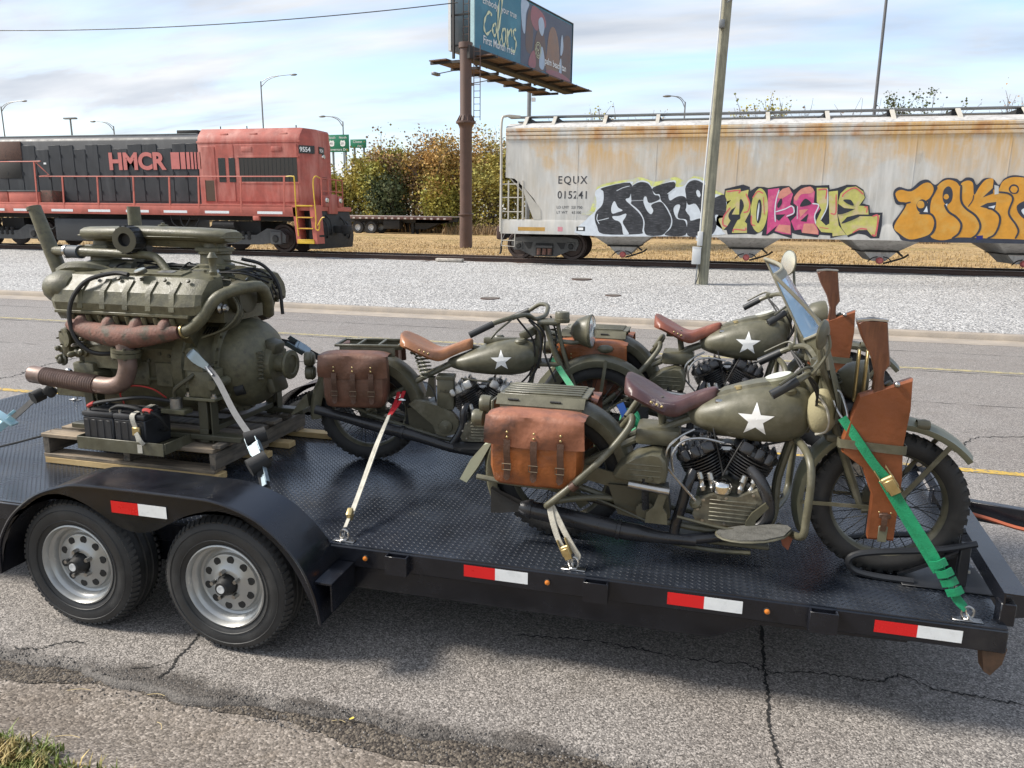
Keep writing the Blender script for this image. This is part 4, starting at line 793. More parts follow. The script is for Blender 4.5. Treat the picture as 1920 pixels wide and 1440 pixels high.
        MB().tube([(x0-s*.12, -1.56, .86), (x0-s*.12, -1.56, .45), (x0+s*.32, -1.56, .42), (x0+s*.34, -1.56, .86)], .016, 6, 1).build('sill_step', HOPB, t)
        MB().tube([(x0-s*.12, -1.56, .62), (x0+s*.33, -1.56, .62)], .016, 6, 1).build('sill_step', HOPB, t)
        c = MB().box((min(x0-s*.2, x0-s*.62), -.16, .66), (max(x0-s*.2, x0-s*.62), .16, .98), .04).build('coupler', RUN, t); MB().box((min(x0-s*.34, x0-s*.68), -.22, .60), (max(x0-s*.34, x0-s*.68), .12, 1.06), .07).build('knuckle', mat('rusty knuckle', (.07, .038, .03), .8, var=.3), c)
        MB().tube([(x0-s*.3, -.4, .8), (x0-s*.42, -.42, .5), (x0-s*.45, -.4, .2), (x0-s*.5, -.38, .12)], .035, 6).build('air_hose', BLKM, t)
        # trucks
        xc = x0+s*1.21
        for y, q in ((-.87, -1), (.87, 1)):
            f = MB().prism([(xc-1.15, .52), (xc-1.1, .68), (xc-.75, .74), (xc+.75, .74), (xc+1.1, .68), (xc+1.15, .52), (xc+1.05, .30), (xc+.85, .30), (xc+.38, -.02+.12), (xc-.38, .10), (xc-.85, .30), (xc-1.05, .30)], y-.09, y+.09).build('truck_side_frame', TRK, t)
            for dx in (-.56, .56): MB().prism([(xc+dx-.16, .56), (xc+dx+.16, .56), (xc+dx+.1*(1 if dx > 0 else 1), .36), (xc+dx, .34)], y+q*.09, y+q*.094).build('frame_opening', RUN, f)
            MB().box((xc-.30, y+q*.085, .14) if q > 0 else (xc-.30, y-.10, .14), (xc+.30, y+.10, .54) if q > 0 else (xc+.30, y-.085, .54)).build('spring_nest', RUN, f)
            for dx in (-.18, 0, .18): MB().cyl((xc+dx, y+q*.12, .16), (xc+dx, y+q*.12, .36), .075, n=10).build('coil_spring', RUST, f)
            MB().box((xc-.28, min(y, y+q*.19), .38), (xc+.28, max(y, y+q*.19), .46), .01).build('bolster_end', TRK, f)
            for dx in (-.89, .89):
                b = MB().box((xc+dx-.14, y-.12, .30), (xc+dx+.14, y+.12, .58), .03).build('axle_box', TRK, f); MB().lathe([(0, .04), (.07, .04), (.1, 0)], (xc+dx, y+q*.12, .44), (0, q, 0), 14).build('axle_cap', RUN, b)
                rail_wheel(t, xc+dx, q*.72, .457, q)
                if q < 0: MB().cyl((xc+dx, -.7, .457), (xc+dx, .7, .457), .08).build('axle', RUN, t)
    MB().box((-.1, -.7, .55), (.2, -.3, .84)).build('brake_valve', RUN, t)
    # markings
    for body_, z, sz, x, sp in (('EQUX', 2.43, .33, -4.67, 1.25), ('015241', 1.97, .33, -4.67, 1.12)):
        text('stencil_lettering', body_, STEN, sz, (x, -1.563, z), (pi/2, 0, 0), t, sx=.92, ext=.001, space=sp, bold=.004)
    text('stencil_lettering', 'LD LMT  220700', STEN, .115, (-4.69, -1.563, 1.66), (pi/2, 0, 0), t, ext=.001, space=1.05)
    text('stencil_lettering', 'LT WT    65300', STEN, .115, (-4.69, -1.563, 1.50), (pi/2, 0, 0), t, ext=.001, space=1.05)
    MB().box((-5.95, -1.583, .94), (-5.05, -1.5805, 1.06)).build('ochre_patch', mat('ochre patch', (.48, .27, .06), .6, var=.2, vs=8), t)
    MB().box((-4.63, -1.583, .94), (-4.47, -1.5805, 1.08)).build('pink_decal', mat('pink decal', (.6, .25, .28), .6), t)
    pl = MB().box((-4.02, -1.588, .96), (-3.74, -1.5805, 1.10), .003).build('data_plate', RUN, t); MB().box((-3.96, -1.590, .99), (-3.80, -1.588, 1.07)).build('data_card', WHITE, pl)
    paint('graffiti', GRAF1, t, 'black and white bubble graffiti with lime halo'); paint('graffiti', GRAF2, t, 'lime and magenta graffiti with black outline'); paint('graffiti', GRAF3, t, 'orange bubble graffiti with dark blue outline')
hopper()
# ------------------------------------------------------------------ billboard
def billboard():
    cx, cy = -11.05, 34.5
    t = thing('billboard', 'tall monopole billboard with a blue tanning advert above the hopper car', 'billboard', (cx, cy, .58))
    W2 = lambda x, y, z: V((x-cx, y-cy, z-.58))
    MB().lathe([(.30, 0), (.30, 1.55), (.36, 1.56), (.36, 1.62), (.285, 1.63), (.285, 5.45), (.34, 5.6), (.40, 5.68), (.46, 5.69), (.46, 5.77), (.36, 5.79), (.30, 5.95), (.27, 6.1), (.265, 8.9), (.32, 8.92), (.32, 9.15), (0, 9.15)], n=28).build('column', BBR, t)
    for i in range(12):
        a = i*pi/6; MB().prism([(.27, 5.80), (.44, 5.78), (.29, 6.05)], -.012, .012).build('flange_gusset', BBR, t).rotation_euler = (0, 0, a)
    # ladder on the right of the column
    for dx in (.42, .72): MB().cyl((dx, -.12, 5.8), (dx, -.12, 9.0), .02, n=6).build('ladder_rail', BBR, t)
    for i in range(11): MB().cyl((.42, -.12, 5.95+i*.28), (.72, -.12, 5.95+i*.28), .014, n=5).build('ladder_rung', BBR, t)
    th = math.atan2(9.9, 2.75); d = V((cos(th), sin(th), 0)); nrm = V((sin(th), -cos(th), 0)); L, H = 10.27, 3.15
    P1 = W2(-10.80, 35.0, 9.60)
    blue = mat('teal advert print', (.035, .165, .25), .5, var=.12, vs=1, col2=(.055, .23, .33), c2=(.5, .7), c2s=.7); cream = mat('cream print', (.62, .66, .45), .5, var=.05); wht = mat('white print', (.72, .74, .76), .5, var=.03)
    def quad(u0, u1, v0, v1, off, th_, name, m, parent=t):
        mb = MB(); a = P1+d*u0+nrm*off; b = P1+d*u1+nrm*off; vs = []
        for o in (0, -th_):
            for p, v in ((a, v0), (b, v0), (b, v1), (a, v1)): vs.append(p+nrm*o+V((0, 0, v)))
        mb.add(vs, [(0, 1, 2, 3), (7, 6, 5, 4), (0, 4, 5, 1), (1, 5, 6, 2), (2, 6, 7, 3), (3, 7, 4, 0)]); return mb.build(name, m, parent, smooth=False)
    face = quad(0, L, 0, H, 0, .12, 'advert_panel', blue)
    quad(-.06, L+.06, -.07, 0, .03, .2, 'panel_trim', mat('pale teal trim', (.30, .45, .48), .5), t); quad(-.06, L+.06, H, H+.07, .03, .2, 'panel_trim', BBK, t); quad(-.07, 0, -.07, H+.07, .03, .2, 'panel_trim', mat('pale teal trim', (.3, .45, .48), .5), t); quad(L, L+.07, -.07, H+.07, .03, .2, 'panel_trim', BBK, t)
    def poly(pts, m, off, name='print'):
        P = spline([P1+d*(u*L)+nrm*off+V((0, 0, v*H)) for u, v in pts], 4, True); return MB().add(P, [list(range(len(P)))]).build(name, m, face, smooth=False)
    def line(pts, w, m, off):
        P = spline([P1+d*(u*L)+nrm*off+V((0, 0, v*H)) for u, v in pts], 7); vs = []; fs = []
        for k, p in enumerate(P):
            tg = (P[min(k+1, len(P)-1)]-P[max(k-1, 0)]).normalized(); s = tg.cross(nrm)*w*(.5+.25*sin(k*.9))*(.4 if k in (0, len(P)-1) else 1); vs += [p-s, p+s]
            if k: fs.append((2*k-2, 2*k, 2*k+1, 2*k-1))
        MB().add(vs, fs).build('script_stroke', m, face, smooth=False)
    sk = [mat('tan skin print', (.24, .15, .11), .5, var=.2, vs=2), mat('deep skin print', (.13, .085, .075), .5, var=.25, vs=2), mat('slate blue print', (.075, .085, .13), .5, var=.2, vs=2), mat('coral print', (.30, .12, .14), .5, var=.2, vs=2), mat('pale blue print', (.38, .48, .62), .5, var=.12, vs=2)]
    quad(.42*L, .995*L, .03*H, .975*H, .004, .003, 'picture_print', sk[2], face)
    poly([(.42, .97), (.43, .6), (.46, .5), (.47, .8), (.50, .97)], sk[4], .008); poly([(.47, .3), (.48, .72), (.51, .9), (.545, .6), (.53, .25)], sk[1], .008)
    poly([(.53, .95), (.52, .75), (.58, .62), (.68, .74), (.66, .9), (.58, .97)], sk[3], .010); poly([(.55, .05), (.56, .4), (.60, .66), (.66, .62), (.69, .3), (.67, .05)], sk[1], .012)
    poly([(.70, .04), (.70, .4), (.73, .74), (.79, .78), (.84, .5), (.84, .04)], sk[0], .010); poly([(.84, .05), (.86, .4), (.90, .72), (.97, .75), (.985, .4), (.97, .05)], sk[1], .012)
    poly([(.61, .64), (.60, .8), (.64, .86), (.665, .74), (.645, .58)], sk[4], .016); poly([(.615, .1), (.625, .36), (.65, .40), (.675, .2), (.66, .06)], sk[4], .016); poly([(.855, .42), (.86, .66), (.875, .74), (.89, .56), (.875, .42)], sk[4], .016); poly([(.845, .05), (.85, .3), (.868, .34), (.875, .12)], sk[4], .016)
    poly([(.50, .05), (.52, .22), (.56, .3), (.58, .12), (.56, .03)], sk[3], .014); poly([(.70, .03), (.74, .10), (.86, .11), (.97, .06), (.97, .02)], sk[3], .018)
    R3 = (pi/2, 0, th)
    def btx(body_, u, v, size, m, off=.012, **k): return text('print_lettering', body_, m, size, P1+d*(u*L)+nrm*off+V((0, 0, v*H)), R3, face, ext=.002, **k)
    btx('Embody', .066, .655, .42, wht); btx('your true', .232, .655, .42, wht, sx=.9); btx('First Month Free', .072, .115, .50, wht, bold=.006, sx=.86)
    btx('palm beach tan', .672, .165, .47, wht, .03, bold=.008, sx=.92)
    C = [[(.145, .62), (.125, .66), (.09, .56), (.078, .42), (.10, .34), (.14, .42)], [(.165, .52), (.15, .45), (.165, .36), (.185, .42), (.18, .52), (.165, .53)], [(.205, .45), (.235, .86), (.225, .97), (.205, .80), (.198, .45), (.21, .28), (.225, .36)], [(.25, .52), (.235, .42), (.25, .28), (.27, .36), (.268, .5), (.25, .52)], [(.288, .54), (.285, .36), (.29, .27), (.295, .45), (.32, .55), (.33, .45)], [(.37, .58), (.345, .55), (.352, .46), (.372, .40), (.36, .26), (.335, .24), (.33, .30)]]
    for s in C: line([(u, v-.085) for u, v in s], .10, cream, .02)
    for r in (.042, .03): line([(.60+r*.75*cos(a*.6), .33+r*2.9*sin(a*.6)) for a in range(12)], .03, cream, .03)
    line([(.58, .36), (.60, .33), (.615, .38)], .03, cream, .03); line([(.60, .26), (.60, .33), (.585, .30)], .03, cream, .03)
    # rear panel, frame between the two faces
    Q = W2(-11.95, 35.05, 9.55); bm = MB(); d2 = V((cos(th+.03), sin(th+.03), 0)); n2 = V((-sin(th), cos(th), 0))
    vs = [Q+V((0, 0, v))+d2*u+n2*o for o in (0, .14) for u, v in ((0, 0), (L, 0), (L, 3.2), (0, 3.2))]
    bm.add(vs, [(0, 1, 2, 3), (7, 6, 5, 4), (0, 4, 5, 1), (1, 5, 6, 2), (2, 6, 7, 3), (3, 7, 4, 0)]).build('rear_panel', GREY, t)
    for u in (.05, 2, 4, 6, 8, 10):
        for o, p in ((-.18, P1), (.0, Q)):
            a = p+d*u+(nrm*o if p is P1 else nrm*.12); MB().beam(a-V((0, 0, .35)), a+V((0, 0, 3.1)), .10, .10, d).build('upright', BBK, t)
        for z in (.2, 1.5, 2.9): MB().beam(P1+d*u-nrm*.2+V((0, 0, z)), Q+d2*u+V((0, 0, z)), .07, .07).build('cross_brace', BBK, t)
    for o in (.3, .6): MB().cyl(P1-nrm*o+V((0, 0, -.4)), P1-nrm*o+V((0, 0, 3.1)), .02, n=6).build('inner_ladder_rail', BBR, t)
    for i in range(10): MB().cyl(P1-nrm*.3+V((0, 0, i*.32)), P1-nrm*.6+V((0, 0, i*.32)), .014, n=5).build('inner_ladder_rung', BBR, t)
    MB().beam(W2(-11.05, 34.3, 9.3), W2(-11.05, 34.3, 9.3)+d*10.9, .55, .55).build('torsion_beam', BBK, t)
    # catwalks and outriggers
    for nm, base, s, w in (('front', P1, nrm, .95), ('rear', Q, -nrm, 1.0)):
        a = base+s*.12-V((0, 0, .38)); 
        for k in range(3):
            o = s*(w*(k+.5)/3); MB().beam(a+o-d*.2, a+o+d*10.9, w/3-.03, .05).build('catwalk_plank', BBR, t)
        for u in (.1, 1.8, 3.5, 5.2, 6.9, 8.6, 10.2): MB().beam(a+d*u-s*.6-V((0, 0, .1)), a+d*u+s*(w+.1)-V((0, 0, .06)), .09, .12).build('outrigger', BBK, t)
        for u in (2.2, 5.3, 8.6):
            if nm == 'front' or u > 8: continue
            e = a+d*u+s*(w+1.3); MB().tube([a+d*u+s*w, e-V((0, 0, .1))], .025, 5, 1).build('lamp_arm', BBK, t); MB().obox(e-V((0, 0, .1)), (.5, .22, .14), (0, 0, th), .02).build('flood_lamp', mat('flood lamp', (.16, .16, .17), .4, .5), t)
billboard()

# ------------------------------------------------------------------ utility pole with meter boxes
def utility():
    t = thing('utility_pole', 'leaning weathered wooden utility pole with meter boxes in the gravel', 'utility pole', (0, 21.1, .33))
    MB().tube([(0, 0, -.3), (.035, 0, 2), (.085, 0, 4.5), (.148, 0, 7.2), (.19, 0, 9.4)], [.150, .142, .132, .124, .118], 16, 4).build('pole_shaft', POLEW, t)
    bx = MB().box((-.31, -.30, .56), (-.08, -.04, 1.0), .012).build('meter_cabinet', GREY, t); MB().box((-.315, -.305, .995), (-.075, -.035, 1.015), .005).build('cabinet_lid', GREY, bx)
    m2 = MB().box((-.20, -.28, 1.05), (-.06, -.04, 1.42), .012).build('disconnect_box', GREY, t); MB().cyl((-.24, -.2, 1.25), (-.20, -.2, 1.25), .07, n=14).build('meter_glass', CHROME, m2)
    MB().tube([(-.14, -.16, 1.40), (-.12, -.16, 3), (-.02, -.15, 6), (.03, -.14, 8.4)], .024, 6, 3).build('conduit', GREY, t)
    MB().tube([(-.16, -.15, .56), (-.17, -.15, .2), (-.20, -.16, -.1)], .02, 6, 3).build('conduit', LPOLE, t); MB().tube([(-.12, -.16, .56), (-.10, -.17, .3), (-.18, -.2, .0)], .014, 6, 3).build('cable', BLKM, t)
    MB().tube([(.13, -.1, 7.05), (.5, -.12, 7.25), (.9, -.14, 7.3)], .03, 6, 3).build('lamp_arm', LPOLE, t); MB().obox((.05, -.16, 6.55), (.14, .16, .2), (0, 0, 0), .03).build('photo_cell', LPOLE, t)
utility()
# overhead cable
P0, P1 = V((-34.5, 32, 10.72)), V((-10.6, 32, 10.74))
mb = MB(); mb.tube([P0.lerp(P1, k/8)-V((0, 0, .30*4*(k/8)*(1-k/8))) for k in range(9)], .022, 5, 3); tag(mb.build('overhead_cable', BLKM), 'thin black overhead cable sagging across the sky at upper left', 'cable')

# ------------------------------------------------------------------ highway lamps, mast, signs
def lamp(x, y, zt, dirx, label, arm=2.6, r=.09, mlen=None):
    t = thing('street_lamp', label, 'street lamp', (x, y, .7), 0, 'highway lamps beyond the trees')
    h = zt-.7; MB().cyl((0, 0, 0), (0, 0, h-.6), r*1.3, r*.8, n=8).build('lamp_post', LPOLE, t)
    MB().tube([(0, 0, h-1.2), (dirx*arm*.25, 0, h-.45), (dirx*arm*.6, 0, h-.1), (dirx*arm, 0, h)], r*.5, 6, 4).build('lamp_arm', LPOLE, t)
    MB().tube([(0, 0, h-.7), (dirx*arm*.3, 0, h-.2), (dirx*arm*.6, 0, h-.06)], r*.4, 6, 3).build('brace_arm', LPOLE, t)
    MB().ell((dirx*(arm+.3), 0, h-.02), (.45, .16, .12), 10, 6).build('lamp_head', LPOLE, t)
lamp(-50.0, 80, 17.4, 1, 'tall street lamp arching right behind the locomotive hood', 3.9)
lamp(-40.0, 80, 12.9, -1, 'street lamp arching left above the green highway sign', 2.2)
lamp(-70.4, 80, 12.9, -1, 'street lamp arching left over the black locomotive hood', 2.6)
lamp(-86.9, 80, 15.5, 1, 'street lamp arm reaching in at the far left edge', 3.4)
lamp(-2.8, 80, 14.1, -1, 'street lamp arching left just above the hopper car roof', 1.5)
def floodmast():
    t = thing('flood_mast', 'distant pole with a flat bar of lamps above locomotive roof', 'light mast', (-76.6, 80, .7)); MB().cyl((0, 0, 0), (0, 0, 12.6), .14, .1, n=8).build('mast_shaft', LPOLE, t); MB().box((-.9, -.2, 12.5), (.9, .2, 12.7), .03).build('lamp_bar', LPOLE, t)
floodmast()
mb = MB(); mb.cyl((7.35, 40, .6), (7.28, 40, 15), .085, .06, n=10); tag(mb.build('flag_mast', mat('dark steel mast', (.12, .12, .125), .5, .3)), 'tall thin grey mast rising behind the hopper car roof', 'mast')
t = thing('sign_pole', 'grey tubular pole behind the right end of the billboard', 'pole', (-12.86, 55, .6)); MB().cyl((0, 0, 0), (0, 0, 11), .17, .15, n=12).build('pole_shaft', LPOLE, t); MB().box((.2, -.1, 9.6), (.45, .1, 9.85)).build('junction_box', GREY, t)
def hsign(x0, x1, z0, z1, label, lines, y=75):
    t = thing('highway_sign', label, 'road sign', ((x0+x1)/2, y, .7), 0, 'green highway signs'); w = (x1-x0)/2; h0 = z0-.7; h1 = z1-.7
    MB().box((-w, -.06, h0), (w, .0, h1), .01).build('sign_panel', SGN, t)
    for s in (-.6, .6): MB().cyl((w*s, .15, 0), (w*s, .15, h1), .12, n=8).build('sign_post', LPOLE, t)
    for body_, dx, dz, sz in lines: text('sign_lettering', body_, WHITE, sz, (-w+dx, -.068, h0+dz), (pi/2, 0, 0), t, ext=.003)
    return t, w, h0
t, w, h0 = hsign(-39.3, -36.85, 8.6, 10.35, 'green highway sign with two route shields beside locomotive end', [('South', .12, 1.35, .34), ('North', 1.32, 1.35, .34), ('Governors Dr', .05, .14, .36)])
for x, bd in ((.22, '431'), (1.48, '231')):
    sh = MB().prism([(-w+x, h0+.62), (-w+x+.25, h0+.55), (-w+x+.5, h0+.62), (-w+x+.55, h0+.95), (-w+x+.45, h0+1.18), (-w+x+.25, h0+1.12), (-w+x+.05, h0+1.18), (-w+x-.05, h0+.95)], -.072, -.062).build('route_shield', WHITE, t)
    text('shield_number', bd, BLKM, .30, (-w+x+.02, -.078, h0+.76), (pi/2, 0, 0), sh, ext=.002, sx=.85)
hsign(-36.7, -34.9, 9.0, 9.85, 'smaller green highway sign half hidden by the tree tops', [('Clinton', .3, .5, .34), ('Ave', .8, .1, .3)])
# ------------------------------------------------------------------ parked flatbed trailers far behind
def flatbed(x, y, L, label, flip=1):
    t = thing('flatbed_trailer', label, 'flatbed trailer', (x, y, .66), 0, 'flatbed trailers beyond the track')
    deck = mat('bleached deck boards', (.48, .43, .40), .8, var=.35, vs=3); red = mat('red deck edge', (.13, .07, .06), .7, var=.6, vs=4)
    for i in range(4): MB().box((0, -1.2+i*.62, 1.36), (L, -1.2+i*.62+.58, 1.44), .01).build('deck_board', deck, t)
    MB().box((-.05, -1.26, 1.16), (L+.05, -1.2, 1.40), .01).build('deck_edge', red, t); MB().box((0, -.5, .9), (L*.95, .5, 1.3)).build('chassis_beam', RUN, t)
    for i in range(int(L/.55)): MB().box((i*.55+.1, -1.275, 1.18), (i*.55+.3, -1.26, 1.3)).build('stake_pocket', deck, t)
    for k, wx in enumerate((.5, 1.65)):
        for yy in (-1.1, .8):
            w = MB().lathe([(.25, -.02), (.46, -.02), (.5, .05), (.5, .2), (.46, .28), (.2, .28)], (wx+.5, yy, .5), (0, 1, 0), 22).build('wheel', RUB, t); MB().lathe([(0, .06), (.1, .06), (.14, .03), (.2, .08), (.27, .0)], (wx+.5, yy, .5), (0, 1, 0), 18).build('rim', GREY, w)
    MB().box((3.2, -1.1, .4), (4.6, -.4, 1.1), .04).build('tool_box', RUN, t); MB().prism([(L-3.2, 1.3), (L, 1.3), (L, 1.0), (L-1.2, .9), (L-2.4, .4), (L-3.4, .4)], -.5, .5).build('gooseneck', RUN, t)
    for s in (-.6, .4): MB().box((L-3.6, s, 0), (L-3.4, s+.15, .9)).build('landing_leg', RUN, t)
flatbed(-28.2, 57.5, 9.0, 'black flatbed trailer with bleached deck parked before the trees')
flatbed(-29.5, 60.8, 8.6, 'farther flatbed trailer deck showing behind the first one')

# ------------------------------------------------------------------ trees
def leafm(n, c, c2): return mat(n, tuple(k*.98 for k in c), .8, var=.2, vs=.8, island=.3, col2=c2, c2=(.42, .62), c2s=.55)
LM = [leafm('yellow green leaves', (.40, .34, .06), (.22, .23, .05)), leafm('orange brown leaves', (.42, .24, .07), (.34, .25, .07)), leafm('olive leaves', (.29, .265, .06), (.40, .31, .065)), leafm('dark evergreen leaves', (.05, .07, .025), (.08, .09, .03)), leafm('russet leaves', (.36, .22, .12), (.30, .22, .11))]
def tree(x, y, h, spread, lm, n, label, seed, low=.05, twig=.3, ls=.21, cat='tree', z0=.68):
    h *= 1.0
    rnd = random.Random(seed); t = thing('autumn_tree', label, cat, (x, y, z0), 0, 'trees beyond the track'); tips = []; mb = MB()
    def grow(p, d, l, r, lev):
        q = p+d*l; m = p.lerp(q, .5)+V((rnd.uniform(-1, 1), rnd.uniform(-1, 1), rnd.uniform(-.4, .4)))*l*.09
        mb.tube([p, m, q], [r, r*.8, r*.55], 5 if lev else 7, 2, caps=False)
        for k in range(3): tips.append((p.lerp(q, .4+.3*k), lev))
        if lev < 3:
            for _ in range(rnd.choice((3, 4)) if lev < 2 else 3):
                a = rnd.uniform(0, 6.3); e = rnd.uniform(.35, .95); nd = (d+V((cos(a)*e*spread, sin(a)*e*spread, rnd.uniform(-.15, .35)))).normalized()
                grow(p.lerp(q, rnd.uniform(.45, 1)), nd, l*rnd.uniform(.55, .8), r*.5, lev+1)
    for _ in range(rnd.choice((3, 4))):
        a = rnd.uniform(0, 6.3); grow(V((cos(a)*.3, sin(a)*.3, 0)), V((cos(a)*.25*spread, sin(a)*.25*spread, 1)).normalized(), h*rnd.uniform(.30, .40), h*.014, 0)
    mb.build('trunk', BARK, t, smooth=False)
    zm = max(p.z for p, _ in tips); k = h/zm
    tips = [(V((p.x, p.y, p.z)), l) for p, l in tips if l > 0]
    vs = []; fs = []
    cl = [(tips[rnd.randrange(len(tips))][0], rnd.uniform(.25, .7)*(1 if low < .1 else .5)) for _ in range(90)]
    for i in range(n):
        if rnd.random() < .24 and low < .1:
            a = rnd.uniform(0, 6.3); q = h*.26*rnd.random()**.5; c, s = V((q*cos(a), q*sin(a), rnd.uniform(.02, .5)*h)), .35
        elif rnd.random() < .62: c, s = cl[rnd.randrange(len(cl))]
        else: c, s = tips[rnd.randrange(len(tips))][0], .4 if low < .1 else .16
        p = c+V((rnd.gauss(0, s), rnd.gauss(0, s), rnd.gauss(0, s*.8)))
        if p.z < low*h or (p.z > h*(1-twig) and rnd.random() < .55): 
            if p.z < low*h: p.z = rnd.uniform(0, h*.4); p.x *= 1.3; p.y *= 1.3
            else: continue
        a = V((rnd.gauss(0, 1), rnd.gauss(0, 1), rnd.gauss(0, 1))).normalized(); u, w = frame(a); q = ls*rnd.uniform(.4, 1.4); b = len(vs)
        vs += [p-u*q*.5, p+w*q*.32, p+u*q*.5, p-w*q*.32]; fs.append((b, b+1, b+2, b+3))
    raw('crown', vs, fs, lm, t); 
    o = t.children
    s = h/zm
    t.scale = (1, 1, s*1.02)
    return t
G = 'bushy tree beyond the flatbed trailers'
tree(-32.4, 63, 5.4, 1.1, LM[0], 11000, 'yellow green bushy tree right beside locomotive end', 1)
tree(-30.0, 64, 6.3, 1.1, LM[2], 11000, 'olive green bushy tree second right of the locomotive', 2)
tree(-27.6, 62.5, 7.0, 1.15, LM[0], 11000, 'yellow green tree behind the middle of the flatbed', 3)
tree(-25.2, 64, 8.6, 1.05, LM[4], 11000, 'russet bare-topped tree behind right of the flatbed', 4, twig=.42)
tree(-22.8, 63, 8.3, 1.1, LM[1], 11000, 'orange brown tree just left of billboard column', 5, twig=.36)
tree(-20.4, 64, 9.0, 1.05, LM[1], 11000, 'tallest orange tree directly behind billboard column', 6, twig=.3)
tree(-18.2, 62.5, 8.8, 1.1, LM[2], 11000, 'olive tree between billboard column and hopper car', 7)
tree(-26.4, 61.6, 4.6, 1.3, LM[3], 8000, 'low dark green bush behind the flatbed wheels', 8, twig=.1)
tree(-21.5, 61.6, 4.2, 1.4, LM[0], 8000, 'low yellow bush behind the flatbed gooseneck', 9, twig=.1)
tree(-16.0, 64, 7.6, 1.1, LM[2], 11000, 'olive tree partly hidden by hopper car ladder', 10)
tree(-34.8, 65, 5.2, 1.1, LM[0], 8000, 'pale yellow tree mostly hidden by locomotive end', 11)
for i, (x, h, m, lb, nl) in enumerate(((-8.6, 10.2, LM[0], 'thin yellow tree tops above left third of hopper roof', 1500), (-4.9, 10.4, LM[1], 'orange tree top beside the utility pole above hopper roof', 1500), (3.9, 10.5, LM[0], 'yellow twiggy tree top right of the utility pole', 1300), (7.4, 10.3, LM[4], 'bare twiggy tree top left of the thin mast', 160), (11.0, 10.4, LM[4], 'bare russet tree top behind the thin mast', 200), (14.6, 10.8, LM[3], 'dark green tree top above right of hopper roof', 2600), (18.8, 10.4, LM[4], 'bare twiggy tree top at the far right', 160))):
    tree(x, 60, h-.45, .95, m, int(nl*1.5), lb, 40+i, low=.2, twig=.15, ls=.17)
# far wood that closes the view
def far_wood():
    rnd = random.Random(5); vs = []; fs = []
    for _ in range(16000):
        x = rnd.uniform(-150, 110); y = rnd.uniform(96, 112); top = 5.5+1.6*sin(x*.13)+1.1*sin(x*.41+1)+.8*sin(x*1.1); z = .8+abs(rnd.gauss(.45, .3))*top; z = min(z, .8+top*1.1)
        a = V((rnd.gauss(0, 1), rnd.gauss(0, 1), rnd.gauss(0, 1))).normalized(); u, w = frame(a); q = rnd.uniform(.5, 1.0); p = V((x, y, z)); b = len(vs)
        vs += [p-u*q*.5, p+w*q*.4, p+u*q*.5, p-w*q*.4]; fs.append((b, b+1, b+2, b+3))
    return raw('far_wood', vs, fs, leafm('far wood leaves', (.19, .13, .06), (.13, .115, .05)), kind='stuff')
tag(far_wood(), 'hazy autumn wood along the horizon', 'wood')
# straw weeds under the trees
tag(blade_patch('dry_weeds', [(-36, -12, 60.0, 62.5, .66), (-20, 16, 56, 61, .66)], 9000, 1.0, mat('dry weed', (.25, .17, .09), .9, var=.3, island=.4), 77, .5, .03), 'dry brown weeds at the foot of the trees', 'weeds')
tag(blade_patch('dry_grass', [(-30, 14, 28.2, 36, .57), (-30, 14, 32, 48, .62)], 26000, .12, mat('straw grass blade', (.36, .25, .11), .9, var=.2, island=.35), 78, .8, .012), 'straw coloured grass behind the railway track', 'grass')
